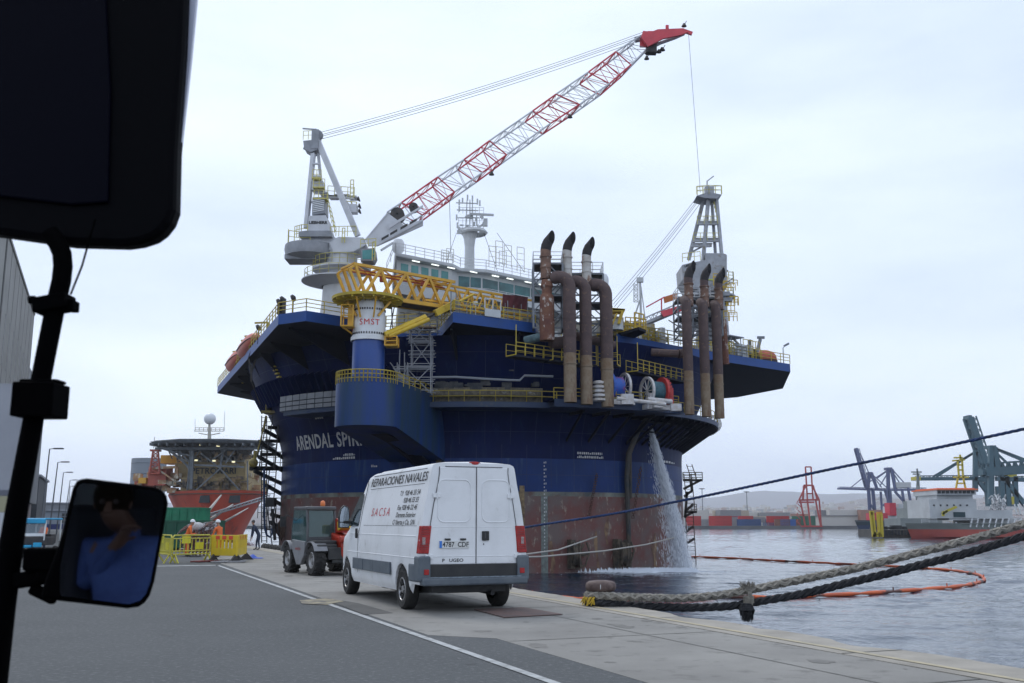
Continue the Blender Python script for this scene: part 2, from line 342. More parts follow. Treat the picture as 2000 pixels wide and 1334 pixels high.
# plastic door screen at the left edge
mb = MB(); mb.prism([at(x, y, 2.05) for x, y in [(-60, 747), (46, 750), (46, 958), (-60, 960)]], (0, .004, 0))
scr = thing('door_screen', 'scuffed clear plastic door screen at the left edge behind the mirror arm', 'screen', at(0, 950, 2.05))
mb.build('pane', mat('scuffed_plastic', (.5, .52, .58), .35, alpha=.62, c2=(.4, .42, .48), sc=8), scr)
mb = MB(); mb.prism([at(x, y, 2.045) for x, y in [(-60, 957), (44, 957), (44, 968), (-60, 968)]], (0, .012, 0)); mb.build('trim', mat('trim_grey', (.15, .16, .2), .5), scr)
mb = MB(); mb.prism([at(x, y, 2.045) for x, y in [(-60, 969), (40, 969), (40, 1000), (-60, 1000)]], (0, .012, 0)); mb.build('sill', mat('trim_beige', (.42, .40, .26), .5), scr)
mb = MB(); mb.prism([at(x, y, 2.045) for x, y in [(-60, 1001), (25, 1001), (8, 1050), (-60, 1050)]], (0, .012, 0)); mb.build('panel', mat('trim_white', (.6, .62, .66), .5), scr)
# ------------------------------------------------------------------ white van
VL, VWB = 5.95, 4.05
hwt = [(.28, .90), (.42, .955), (.8, .985), (1.15, .98), (1.35, .955), (1.8, .885), (2.15, .81), (2.34, .78), (2.44, .76), (2.485, .73), (2.515, .62), (2.535, .35), (2.54, 0.0)]
def hw(z): return interp(hwt, z)
def vtop(y): return interp([(0, 2.50), (.25, 2.54), (3.6, 2.52), (3.95, 2.46), (4.3, 2.2), (4.95, 1.45), (5.1, 1.32), (5.5, 1.1), (5.7, .8)], y - .2)
van = thing('van', 'white high-roof panel van with ship-repair lettering on its side, parked on the quay', 'van', (-.66, 17.42, 0), R(23))
VW = mat('van_white', (.78, .79, .81), .28, c2=(.62, .63, .64), sc=1.6, lo=.45, hi=.85, c3=(.34, .32, .29), sc3=3.2, lo3=.62, hi3=.82)
VG = mat('van_grey_plastic', (.075, .095, .12), .55, c2=(.12, .14, .16), sc=3)
VB = mat('van_black_plastic', (.012, .013, .016), .5, c2=(.03, .03, .03), sc=3)
zs = [.30, .36, .42, .5, .6, .7, .8, .95, 1.1, 1.2, 1.35, 1.55, 1.8, 2.0, 2.15, 2.28, 2.36, 2.43, 2.47, 2.50, 2.525, 2.54]
AX = (1.0, 1.0 + VWB)
def arch(y):
    h = 0
    for a in AX:
        if abs(y - a) < .43: h = max(h, .36 + math.sqrt(.43 ** 2 - (y - a) ** 2))
    return h
ys = sorted(set([i * .1 for i in range(60)] + [a + d for a in AX for d in (-.43, -.425, -.41, -.39, -.36, -.33, .33, .36, .39, .41, .425, .43)]))
def vsec(y, sx):
    tp = vtop(y); wf = interp([(0, 1), (4.9, 1), (5.5, .95), (5.9, .82)], y); row = []
    for z in zs:
        k = (tp - .30) / (2.54 - .30) if y > 3.4 else 1
        zz = .30 + (z - .30) * (1 if y <= 3.4 else lerp(1, k, min(1, max(0, (z - 1.0) / 1.5)) if k > .4 else 1))
        if y > 3.4: zz = min(zz, tp)
        if y < .1: zz = min(zz, 2.51)
        if y < .45: zz = max(zz, .47)
        a = arch(y); zz2 = max(zz, a) if z < .85 else zz
        row.append(Vector((sx * hw(z) * wf, y, zz2)))
    return row
mb = MB()
for sx in (-1, 1):
    rows = [vsec(y, sx) for y in ys]; k = len(zs)
    mb.add([p for r_ in rows for p in r_], [(i * k + j, (i + 1) * k + j, (i + 1) * k + j + 1, i * k + j + 1) for i in range(len(ys) - 1) for j in range(k - 1)])
mb.add([p for p in vsec(0, -1)] + [p for p in reversed(vsec(0, 1))], [tuple(range(2 * len(zs)))])
mb.add([p for p in vsec(ys[-1], -1)] + [p for p in reversed(vsec(ys[-1], 1))], [tuple(range(2 * len(zs)))])
mb.build('body', VW, van, smooth=28, local=True)
mb = MB(); mb.box((0, 2.8, .47), (1.35, 5.2, .3)); mb.box((0, 2.9, .66), (1.84, 5.4, .16))
for y in (2.0, 2.6, 3.2): mb.box((-.5, y, .29), (.3, .35, .12))
mb.tube((-.78, 1, .33), (.78, 1, .33), .06, n=8); mb.box((0, .35, .36), (1.1, .25, .1)); mb.tube((.4, .1, .3), (.4, 2.2, .33), .04, n=8)
for a in AX: mb.box((0, a, .72), (1.5, .84, .5))
mb.build('underbody', VB, van, local=True)
# side glass and door lines, left and right
def vp(sx, y, z, off=.006): return Vector((sx * (hw(z) + off), y, z))
GLS = mat('van_glass', (.02, .03, .035), .06, spec=.8)
for sx in (-1, 1):
    mb = MB(); mb.prism([vp(sx, 4.2, 1.42), vp(sx, 4.2, 2.08), vp(sx, 4.5, 2.05), vp(sx, 5.1, 1.48), vp(sx, 5.05, 1.42)], (sx * .006, 0, 0)); mb.build('side_window', GLS, van, local=True)
    mb = MB()
    for z in (.905, 1.27): mb.path([vp(sx, y, z, .001) for y in (0.2, 3.9, 4.9)], .007, 5)
    mb.path([vp(sx, 3.95, z, .001) for z in (.5, .8, 1.15, 1.35, 2.15)], .006, 5)
    mb.build('crease', VW, van, local=True)
    mb = MB()
    for yy in (4.08,): mb.path([vp(sx, yy, z, .0) for z in (.5, .8, 1.15, 1.35, 1.8, 2.15, 2.34)], .006, 4)
    mb.path([vp(sx, y, 2.16, .0) for y in (.25, 3.8)], .005, 4); mb.path([vp(sx, y, 1.44, .0) for y in (.25, 3.8)], .004, 4)
    mb.path([vp(sx, y, 2.42, .002) for y in (.25, 3.7)], .006, 4)
    mb.build('seam', mat('seam_dark', (.07, .07, .075), .8), van, local=True)
    mb = MB()
    for y0, y1 in ((1.62, 2.75), (2.78, 3.5), (3.55, 4.35)): mb.cut(); mb.box((sx * 1.0, (y0 + y1) / 2, .68), (.03, y1 - y0, .22))
    mb.build_each('side_strip', VG, van, bevel=.008, local=True)
    mb = MB(); mb.box((sx * 1.0, 4.15, 1.28), (.045, .07, .2)); mb.build('door_handle', VB, van, bevel=.015, local=True)
    mr = MB(); mr.box((sx * 1.0, 4.85, 1.5), (.22, .05, .06)); mr.prism([V(sx * (1.09 + a * .115), 4.85, 1.62 + b_) for a, b_ in ((-1, -.24), (1, -.24), (1.05, .0), (.7, .17), (.1, .24), (-.75, .2), (-1, .05))], (0, .09, 0))
    mo = mr.build('door_mirror', VB, van, bevel=.015, local=True)
    mg = MB(); mg.prism([V(sx * (1.09 + a * .095), 4.842, 1.63 + b_) for a, b_ in ((-1, -.12), (1, -.12), (1.0, .0), (.68, .14), (.1, .2), (-.75, .17), (-1, .03))], (0, .006, 0)); mg.prism([V(sx * (1.09 + a * .095), 4.842, 1.44 + b_) for a, b_ in ((-1, -.04), (1, -.04), (1, .05), (-1, .05))], (0, .006, 0))
    g = mg.build('mirror_glass', mat('mirror_silver', (.35, .4, .45), .08, 1), mo, local=True)
# windscreen
mb = MB(); mb.prism([V(-.72, 4.52, 2.22), V(.72, 4.52, 2.22), V(.86, 5.15, 1.5), V(-.86, 5.15, 1.5)], (0, .01, .012)); mb.build('windscreen', GLS, van, local=True)
# tail: doors, lamps, bumper
def door(sx, x_in):
    out = [(z, hw(min(z, 2.3)) - (.16 if z > 1.0 else .175)) for z in (.80, 1.0, 1.35, 1.8, 2.15, 2.34, 2.43)]
    pts = [V(x_in, 0, .80)] + [V(sx * w_, 0, z) for z, w_ in out] + [V(x_in, 0, 2.43)]
    mb = MB(); mb.prism([p + V(0, -.012, 0) for p in pts], (0, .02, 0)); d = mb.build('rear_door', VW, van, bevel=.01, local=True)
    # pressed window panel: a raised rounded frame
    def rr(x0, x1, z0, z1, r_, n=5):
        P = []
        for cx_, cz, a in ((x1 - r_, z0 + r_, -90), (x1 - r_, z1 - r_, 0), (x0 + r_, z1 - r_, 90), (x0 + r_, z0 + r_, 180)):
            P += [V(cx_ + r_ * math.cos(R(a + 90 * i / n)), -.012, cz + r_ * math.sin(R(a + 90 * i / n))) for i in range(n + 1)]
        return P
    a, b_ = (x_in + sx * .1, sx * .66) if True else 0
    x0, x1 = min(a, b_), max(a, b_)
    mb = MB(); mb.path(rr(x0, x1, 1.5, 2.22, .12), .011, 6, closed=True); mb.path([V(x_in, -.012, 1.42), V(sx * .74, -.012, 1.42)], .004, 4); mb.path([V(x_in, -.012, .93), V(sx * .78, -.012, .93)], .008, 4); mb.build('pressing', VW, d, smooth=True, local=True)
    mb = MB()
    for z in (.93, 1.95): mb.cut(); mb.box((sx * (hw(z) - .17), -.025, z), (.13, .035, .075)); mb.tube((sx * (hw(z) - .175), -.045, z - .06), (sx * (hw(z) - .175), -.045, z + .06), .012, n=6)
    mb.build_each('hinge', VW, d, bevel=.006, local=True)
    return d
dl = door(-1, .035); dr = door(1, .05)
mb = MB(); mb.path([V(.042, -.014, .8), V(.042, -.014, 2.44)], .006, 4)
for sx in (-1, 1): mb.path([V(sx * (hw(min(z, 2.3)) - .15), -.012, z) for z in (.8, 1.0, 1.35, 1.8, 2.15, 2.34, 2.44)], .006, 4)
mb.path([V(-.53, -.012, 2.445), V(.53, -.012, 2.445)], .006, 4)
mb.build('door_seam', mat('seam_dark', (.07, .07, .075), .8), van, local=True)
mb = MB(); mb.box((.21, -.028, 1.27), (.13, .03, .16)); mb.box((.18, -.018, 1.13), (.02, .02, .025)); h = mb.build('door_handle', VB, van, bevel=.01, local=True)
mb = MB(); mb.box((.2, -.045, 1.28), (.02, .006, .1)); mb.build('grip', mat('grip_grey', (.06, .06, .07), .5), h, local=True)
mb = MB(); mb.box((-.36, -.022, 1.13), (.54, .018, .125)); npl = mb.build('number_plate', mat('plate_white', (.72, .73, .72), .4, c2=(.6, .6, .58), sc=6), van, bevel=.004, local=True)
mb = MB(); mb.box((-.605, -.033, 1.13), (.045, .003, .115)); mb.build('blue_band', mat('plate_blue', (.03, .18, .6), .4), npl, local=True)
mb = MB(); mb.text('4787  CDF', .115, lambda x, y: V(-.335 + x * .92, -.033, 1.09 + y), bold=.002); mb.build('characters', mat('ink_black', (.02, .02, .022), .6), npl, local=True)
mb = MB(); mb.box((-.48, -.03, 1.215), (.1, .035, .03)); mb.cut(); mb.box((-.2, -.03, 1.215), (.1, .035, .03)); mb.build_each('plate_lamp', VB, van, bevel=.005, local=True)
mb = MB(); mb.text('P   UGEO', .075, lambda x, y: V(-.38 + x * 1.25, -.016, .84 + y), bold=.002); mb.build('lettering', mat('ink_grey', (.06, .06, .065), .5), van, local=True)
TRD = mat('lamp_red', (.42, .008, .008), .2, c2=(.25, .004, .004), sc=14); TWH = mat('lamp_clear', (.45, .36, .35), .2, c2=(.2, .12, .12), sc=40)
for sx in (-1, 1):
    mb = MB(); mb.prism([V(sx * (hw(.98) - .17), -.03, .98), V(sx * (hw(.98) + .012), -.02, .98), V(sx * (hw(.98) + .014), .1, .98), V(sx * (hw(.98) - .17), .1, .98)], (sx * -.045, 0, .46))
    lp = mb.build('tail_lamp', TRD, van, bevel=.012, local=True)
    mb = MB(); mb.box((sx * (hw(1.2) - .07), -.032, 1.19), (.055, .01, .12)); mb.build('clear_lens', TWH, lp, bevel=.004, local=True)
    mb = MB()
    for z in (1.06, 1.1, 1.14, 1.3, 1.34, 1.38): mb.box((sx * (hw(z) - .085), -.03, z), (.14, .008, .008))
    mb.build('lens_ribs', mat('lamp_dark_red', (.16, .004, .004), .3), lp, local=True)
    mb = MB(); mb.box((sx * .9, .05, .73), (.22, .28, .42)); mb.box((sx * .965, .3, .66), (.06, .5, .3)); c_ = mb.build('bumper_corner', VG, van, bevel=.03, local=True)
    mb = MB(); mb.box((sx * .87, -.095, .68), (.09, .012, .09)); mb.build('fog_lamp', TRD, c_, bevel=.006, local=True)
mb = MB(); mb.box((0, -.01, .69), (1.62, .06, .22)); bs = mb.build('step_panel', VB, van, bevel=.008, local=True)
mb = MB(); mb.box((0, -.05, .52), (1.9, .24, .13)); mb.build('bumper', VG, van, bevel=.03, local=True)
mb = MB(); mb.box((0, -.085, .588), (1.66, .16, .012)); mb.build('bumper_step', mat('worn_step', (.3, .36, .42), .6, c2=(.08, .1, .12), sc=12), van, local=True)
mb = MB(); mb.lathe([(0.001, .0), (.11, .0), (.12, .015), (.11, .045), (.03, .055), (.001, .055)], (0, 0, 0), 16, axis=Matrix.Rotation(R(90), 3, 'X') @ Matrix.Diagonal((1, .32, 1))); mb.v = [p + V(.02, .05, 2.505) for p in mb.v]; mb.build('brake_light', TRD, van, smooth=True, local=True)
# wheels
TYR = mat('tyre_rubber', (.012, .012, .013), .85, c2=(.03, .028, .026), sc=6, bump=.3, bsc=30); RIM = mat('wheel_trim', (.42, .42, .43), .35, .6, c2=(.25, .24, .23), sc=8)
def wheel(parent, x, y, r, w_, sx, rimr=.6, trim='spokes', treads=0, rimmat=None, loc=True):
    ax = Matrix.Rotation(R(90) * sx, 3, 'Y'); c = (x, y, r)
    mb = MB(); h = w_ / 2
    mb.lathe([(r * rimr, -h * .9), (r * .88, -h), (r * .97, -h * .8), (r, -h * .55), (r, h * .55), (r * .97, h * .8), (r * .88, h), (r * rimr, h * .9), (r * rimr, -h * .9)], c, 36, axis=ax)
    if treads:
        for i in range(treads):
            a = 2 * math.pi * i / treads
            for s_, ph in ((-1, 0), (1, math.pi / treads)):
                rad = Vector((0, math.cos(a + ph), math.sin(a + ph))); tan = Vector((0, -math.sin(a + ph), math.cos(a + ph))); p0 = V(x, y, r) + rad * (r * 1.0)
                M = Matrix((V(1, 0, 0) + tan * (.45 * s_), tan, rad)).transposed()
                mb.box(p0 + V(s_ * h * .48, 0, 0), (h * .98, r * .13, r * .1), M=M)
    o = mb.build('wheel', TYR, parent, smooth=True, local=loc)
    mb = MB(); mb.lathe([(r * rimr * 1.02, h * .86), (r * rimr * .9, h * .95), (r * rimr * .8, h * .55), (r * rimr * .35, h * .6), (r * rimr * .3, h * .85), (.001, h * .9)], c, 30, axis=ax)
    rm = mb.build('rim', rimmat or RIM, o, smooth=True, local=loc)
    mb = MB()
    if trim == 'spokes':
        for i in range(9):
            a = 2 * math.pi * i / 9; rad = Vector((0, math.cos(a), math.sin(a))); tan = Vector((0, -math.sin(a), math.cos(a)))
            cc = V(x + sx * h * .70, y, r) + rad * (r * rimr * .62)
            M = Matrix((V(1, 0, 0), tan, rad)).transposed(); mb.box(cc, (.05, r * rimr * .17, r * rimr * .38), M=M)
    else:
        for i in range(8):
            a = 2 * math.pi * i / 8; mb.tube(V(x + sx * h * .55, y + math.cos(a) * r * rimr * .45, r + math.sin(a) * r * rimr * .45), V(x + sx * h * .7, y + math.cos(a) * r * rimr * .45, r + math.sin(a) * r * rimr * .45), r * .035, n=6)
    mb.build('rim_holes', VB, rm, local=loc)
    return o
for a in AX:
    for sx in (-1, 1): wheel(van, sx * .85, a, .345, .235, sx)
# lettering on the left side
INK = mat('ink_black', (.02, .02, .022), .6); INKR = mat('ink_red', (.5, .03, .05), .6)
def side(y0, z0, sq=1.0, off=.009):
    return lambda x, y: Vector((-(hw(z0 + y) + off), y0 - x * sq, z0 + y))
mb = MB(); mb.text('REPARACIONES NAVALES', .225, side(1.98, 2.21, 1.42), bold=.001, shear=.15)
mb.text('T.f:  928 46 55 54', .125, side(.4, 1.98, 1.35), align='RIGHT', shear=.25, bold=.001)
mb.text('928 46 55 55', .125, side(.4, 1.85, 1.35), align='RIGHT', shear=.25, bold=.001)
mb.text('Fax 928 46 22 45', .125, side(.4, 1.72, 1.35), align='RIGHT', shear=.25, bold=.001)
mb.text('Darsena Exterior', .125, side(.42, 1.59, 1.35), align='RIGHT', shear=.25, bold=.001)
mb.text('C/ Iberta y Cia. S/N', .125, side(.4, 1.46, 1.35), align='RIGHT', shear=.25, bold=.001)
mb.build('lettering', INK, van, local=True)
mb = MB(); mb.text('SACSA', .225, side(2.7, 1.62, 1.5), shear=.25, spacing=1.45, bold=-.002); mb.build('lettering', INKR, van, local=True, label='red lettering on the side of the van')

# ------------------------------------------------------------------ compact telehandler
tl = thing('telehandler', 'small grey and red telehandler with an orange beacon parked in front of the van', 'telehandler', (-5.5, 30.3, 0), R(30))
TG = mat('machine_grey', (.055, .058, .065), .5, c2=(.09, .09, .095), sc=2); TRED = mat('machine_red', (.42, .03, .012), .45, c2=(.3, .03, .015), sc=2); TLG = mat('machine_light_grey', (.22, .225, .24), .5, c2=(.17, .17, .18), sc=3)
CG = mat('cab_glass', (.04, .085, .085), .06, spec=.8, alpha=.84)
for sx in (-1, 1):
    for y in (-1.05, 1.15): wheel(tl, sx * .70, y, .43, .33, sx, .55, 'bolts', treads=16)
mb = MB(); mb.box((0, 0, .52), (.75, 2.9, .34)); mb.box((0, -1.35, .62), (1.0, .25, .35)); mb.box((0, 1.3, .45), (.8, .3, .3)); mb.build('chassis', VB, tl, bevel=.03, local=True)
mb = MB(); mb.prism([V(-.9, -.55, .95), V(-.9, -.5, .55), V(-.9, -.2, .28), V(-.9, .15, .28), V(-.9, .55, .65), V(-.9, .62, 1.0)], (.12, 0, 0)); d = mb.build('door', TLG, tl, bevel=.02, local=True)
mb = MB(); mb.text('MANITOU', .1, lambda x, y: V(-.905, -x * 1.0 + .02, .7 + y), bold=.002); mb.build('lettering', mat('ink_red_dull', (.3, .05, .05), .6), d, local=True)
mb = MB(); P = [(-.62, .92), (-.60, 1.4), (-.48, 1.88), (-.38, 1.93), (.5, 1.93), (.62, 1.86), (.78, 1.35), (.78, .95)]
for x in (-.84, .0): mb.path([V(x, y, z) for y, z in P], .035, 6, closed=True)
mb.box((-.42, -.6, 1.0), (.86, .06, .16)); mb.tube((-.84, .1, .95), (-.84, .12, 1.9), .02)
mb.build('cab_frame', TG, tl, smooth=True, local=True)
mb = MB(); mb.box((-.42, .03, 1.9), (.92, 1.22, .12)); mb.build('cab_roof', TG, tl, bevel=.04, local=True)
mb = MB(); mb.prism([V(-.86, y, z) for y, z in P[:-1] + [P[-1]]], (.01, 0, 0)); mb.build('side_window', CG, tl, local=True)
mb = MB(); mb.prism([V(-.8, -.61, 1.08), V(-.04, -.61, 1.08), V(-.05, -.53, 1.84), V(-.79, -.53, 1.84)], (0, .01, 0)); mb.build('rear_window', CG, tl, local=True)
mb = MB(); mb.box((-.42, .05, .9), (.5, .5, .4)); mb.box((-.42, -.2, 1.25), (.45, .12, .6)); mb.tube((-.42, .45, 1.0), (-.42, .38, 1.2), .02); mb.build('seat', VB, tl, bevel=.04, local=True)
mb = MB(); mb.box((-.5, -.95, .92), (.66, .65, .14)); mb.box((-.5, -1.0, .78), (.62, .8, .2)); mb.build('rear_deck', VB, tl, bevel=.04, local=True)
for sx, yy in ((-1, -1.05), (1, -1.05), (-1, 1.15)):
    mb = MB(); mb.lathe([(.5, -.2), (.52, -.2), (.52, .2), (.5, .2)], (sx * .72, yy, .44), 14, R(20) , R(150), axis=Matrix.Rotation(R(90), 3, 'Z') @ Matrix.Rotation(R(90), 3, 'X')); mb.build('mudguard', TLG, tl, smooth=True, local=True)
mb = MB(); mb.prism([V(-.12, y, z) for y, z in [(-1.45, .42), (-1.55, .8), (-1.45, 1.05), (-.6, 1.2), (.4, 1.2), (.62, .9), (.55, .42)]], (.9, 0, 0)); mb.ball((.28, -1.4, .62), .36, 14, 8, (.85, .9, .8)); mb.build('engine_cover', TRED, tl, bevel=.05, smooth=30, local=True)
mb = MB(); mb.tube((-.2, -1.55, 1.02), (.3, -1.55, 1.02), .1, n=12); mb.beam((.12, -1.0, 1.35), (.12, 1.7, 1.05), .2, .24); mb.beam((.12, 1.6, 1.08), (.12, 2.1, .5), .16, .2); mb.prism([V(.0, -1.15, 1.2), V(.0, -1.1, 1.5), V(.0, -.6, 1.62), V(.0, -.2, 1.2)], (.24, 0, 0)); mb.build('boom', TRED, tl, bevel=.02, local=True)
mb = MB(); mb.box((.06, -1.22, 1.42), (.34, .34, .26), M=Matrix.Rotation(R(-14), 3, 'X')); mb.build('boom_cap', YEL, tl, bevel=.02, local=True)
mb = MB(); mb.box((.12, 2.15, .45), (.9, .08, .5)); 
for x in (-.2, .45): mb.beam((x, 2.15, .22), (x, 3.1, .2), .1, .05)
mb.build('fork', VB, tl, local=True)
mb = MB(); mb.lathe([(.06, 0), (.075, .03), (.07, .12), (.05, .15), (.001, .165)], (-.3, -.3, 1.97), 14); mb.build('beacon', mat('beacon_orange', (.75, .2, .06), .35), tl, smooth=True, local=True)
mb = MB(); mb.path([V(-.86, .45, 1.55), V(-1.1, .55, 1.72), V(-1.2, .55, 1.6)], .015, 6); mb.box((-1.22, .55, 1.52), (.16, .05, .3)); mb.build('wing_mirror', VB, tl, bevel=.01, local=True)
mb = MB(); mb.tube((.5, -1.38, .92), (.5, -1.34, .92), .05, n=10); mb.build('work_lamp', TWH, tl, local=True)

# ------------------------------------------------------------------ plate, bollard, ropes
mb = MB(); g = [zat(926, 1191, .012), zat(985, 1206.5, .012), zat(1099, 1200.5, .012), zat(1022, 1187, .012)]
mb.prism(g, (0, 0, .012)); tag(mb.build('steel_plate', mat('rusty_plate', (.15, .09, .075), .75, c2=(.1, .075, .07), sc=3, bump=.3)), 'flat rusty steel plate lying on the concrete behind the white van', 'steel plate')
BC = zat(1176, 1186, 0) + V(.0, .2, 0)
bo = thing('bollard', 'rusty mushroom-headed mooring bollard on the quay edge with two ropes looped round it', 'bollard', BC)
BR = mat('bollard_rust', (.085, .055, .05), .75, c2=(.22, .16, .14), sc=6, lo=.4, hi=.8, bump=.5)
mb = MB(); mb.lathe([(.26, 0), (.26, .03), (.19, .06), (.17, .2), (.2, .26)], (0, 0, 0), 24); mb.build('stem', BR, bo, smooth=True, local=True)
mb = MB(); mb.lathe([(.18, .255), (.245, .275), (.278, .32), (.28, .37), (.265, .415), (.22, .445), (.1, .462), (.001, .464)], (0, 0, 0), 28); mb.build('head', BR, bo, smooth=50, local=True)
mb = MB(); mb.path([V(-.03, -.285, .4), V(-.03, -.292, .36), V(-.03, -.285, .32)], .005, 4); mb.build('paint_mark', WHITE, bo, local=True)
def rope(pts, r, strands, pitch, m, name, label, cat='rope', n=5, group=None, fuzz=0):
    # resample the course, twist the strands round it
    P = [Vector(p) for p in pts]; L = [0]
    for a, b_ in zip(P, P[1:]): L.append(L[-1] + (b_ - a).length)
    step = pitch / 8; N = max(8, int(L[-1] / step)); cs = []
    k = 0
    for i in range(N + 1):
        d = L[-1] * i / N
        while k < len(L) - 2 and d > L[k + 1]: k += 1
        f_ = (d - L[k]) / max(1e-6, L[k + 1] - L[k])
        p0 = P[max(0, k - 1)]; p1 = P[k]; p2 = P[k + 1]; p3 = P[min(len(P) - 1, k + 2)]
        cs.append((.5 * ((2 * p1) + (p2 - p0) * f_ + (2 * p0 - 5 * p1 + 4 * p2 - p3) * f_ ** 2 + (3 * p1 - p0 - 3 * p2 + p3) * f_ ** 3), d))
    mb = MB(); rn = random.Random(5)
    for s_ in range(strands):
        S_ = []; dirn = 1 if (s_ % 2 == 0 or strands < 4) else -1
        for i, (p, d) in enumerate(cs):
            tt = (cs[min(N, i + 1)][0] - cs[max(0, i - 1)][0]).normalized(); x = tt.cross(V(0, 0, 1)).normalized(); y = x.cross(tt)
            a = dirn * 2 * math.pi * d / pitch + 2 * math.pi * s_ / strands
            S_.append(p + (x * math.cos(a) + y * math.sin(a)) * r * .5)
        mb.path(S_, r * (.56 if strands < 4 else .5), n)
    if fuzz:
        for i in range(fuzz):
            p, d = cs[rn.randrange(N)]; v_ = V(rn.uniform(-1, 1), rn.uniform(-1, 1), rn.uniform(-1, 1)).normalized()
            mb.tube(p + v_ * r * .8, p + v_ * r * (1.25 + rn.random() * .35) + V(rn.uniform(-1, 1), 0, 0) * r * .4, .0035, .002, n=3, cap=False)
    return tag(mb.build(name, m, smooth=True), label, cat, group)
RB = mat('beige_rope', (.31, .285, .24), .9, c2=(.18, .165, .145), sc=14, bump=.6, bsc=60); RK = mat('black_rope', (.012, .013, .016), .85, c2=(.035, .035, .04), sc=16, bump=.6, bsc=60)
def rr_(px): return [at(x, y, Y) for x, y, Y in px]
def loop(c, r_, z, a0, a1, n=14, tilt=0): return [Vector((c.x + math.cos(R(a)) * r_, c.y + math.sin(R(a)) * r_, z + tilt * math.sin(R(a)))) for a in [a0 + (a1 - a0) * i / n for i in range(n + 1)]]
zb = .185; YB = BC.y - .17
rope(loop(BC, .25, .2, 80, 268, 12) + rr_([(1230, 1166, YB - .1), (1290, 1168, YB - .1), (1340, 1168, YB - .1), (1400, 1163, YB - .1), (1460, 1153, YB - .1), (1560, 1133, YB - .2), (1680, 1108, YB - .3), (1800, 1078, YB - .4), (1900, 1052, YB - .5), (2000, 1023, YB - .6), (2150, 973, YB - .8), (2300, 920, YB - 1)]),
     .078, 4, .42, RB, 'mooring_rope', 'thick beige braided mooring rope, upper of the two heavy ropes on the bollard', fuzz=900)
rope(loop(BC, .25, .08, 60, 262, 12) + rr_([(1230, 1182, YB), (1290, 1185, YB), (1350, 1187, YB), (1420, 1184, YB), (1470, 1177, YB - .05), (1560, 1161, YB - .15), (1680, 1133, YB - .25), (1800, 1103, YB - .3), (1900, 1077, YB - .4), (2000, 1047, YB - .5), (2150, 1000, YB - .8), (2300, 950, YB - 1)]),
     .076, 3, .5, RK, 'mooring_rope', 'thick black mooring rope, lower of the two heavy ropes on the bollard', fuzz=700)
mb = MB(); rn = random.Random(9); kc = at(1462, 1163, YB - .12)
for i in range(160):
    a = rn.uniform(-.7, .7); mb.path([kc + V(.0, -.02, .03), kc + V(math.sin(a) * .1 - .02, rn.uniform(-.05, .03), .1), kc + V(math.sin(a) * .22 - .02, rn.uniform(-.06, .04), .12 + .14 * rn.random())], [.007, .006, .003], 4)
for k in range(5): mb.path(loop(kc + V(.0, 0, 0), .085, kc.z - .02 - .025 * k, 0, 360, 10), .016, 5)
for k in range(3): mb.path([kc + V(.02 * k - .02, -.09, .08), kc + V(.03 * k - .02, -.11, -.03), kc + V(.02 * k, -.08, -.16)], .014, 5)
tag(mb.build('rope_knot', RB, smooth=True), 'frayed beige rope knot tying the two heavy mooring ropes together', 'knot')
mb = MB(); kc = at(1458, 1180, YB - .14)
for i in range(260):
    a = rn.uniform(-1.2, 1.2); mb.path([kc + V(0, -.02, .02), kc + V(math.sin(a) * .14, rn.uniform(-.08, .06), -.1), kc + V(math.sin(a) * .13 * rn.random(), rn.uniform(-.09, .06), -.16 - .15 * rn.random())], [.012, .011, .004], 4)
for k in range(4): mb.path(loop(kc, .09 + .01 * k, kc.z - .03 * k, 0, 360, 10), .022, 5)
tag(mb.build('rope_knot', RK, smooth=True), 'frayed black rope knot dangling under the two heavy mooring ropes', 'knot')
mb = MB()
for i in range(26): a = rn.uniform(100, 250); p = V(BC.x + math.cos(R(a)) * .27, BC.y + math.sin(R(a)) * .27, .2); mb.path([p, p + V(-.05, -.04, -.05), p + V(-.06 + rn.uniform(-.05, .03), -.05, -.12 - rn.random() * .06)], [.014, .014, .008], 5)
tag(mb.build('yellow_rope_end', mat('yellow_rope', (.5, .33, .03), .8)), 'frayed yellow rope end hanging on the left of the rusty bollard', 'rope')
BLR = mat('blue_rope', (.02, .05, .16), .8, c2=(.01, .02, .05), sc=10)
rope(rr_([(985, 1037, 25), (1060, 1024.5, 24.3), (1200, 1003, 23.2), (1340, 976, 22), (1480, 947, 21), (1620, 917, 20), (1760, 889, 19), (1880, 864, 18.2), (2000, 838, 17.5), (2200, 793, 16.5)]), .03, 3, .34, BLR, 'mooring_line', 'taut dark blue mooring line crossing high over the water to the right')
WR = mat('pale_line', (.34, .32, .29), .8)
def line(pts, r, m, name, label, cat='rope', n=6, group=None):
    mb = MB(); mb.path(pts, r, n); return tag(mb.build(name, m, smooth=True), label, cat, group)
line([at(980, 1087, 26), at(1020, 1083.5, 40), at(1090, 1074, 70), at(1165, 1048, 103.2)], [.03, .035, .055, .075], WR, 'mooring_line', 'pale mooring line to the red hull, upper of the pair beside the van')
line([at(980, 1089, 26), at(1060, 1087, 40), at(1180, 1076, 66), at(1260, 1064, 84), at(1318, 1050, 108)], [.03, .035, .05, .06, .075], WR, 'mooring_line', 'long pale mooring line sagging across the red hull behind the van')
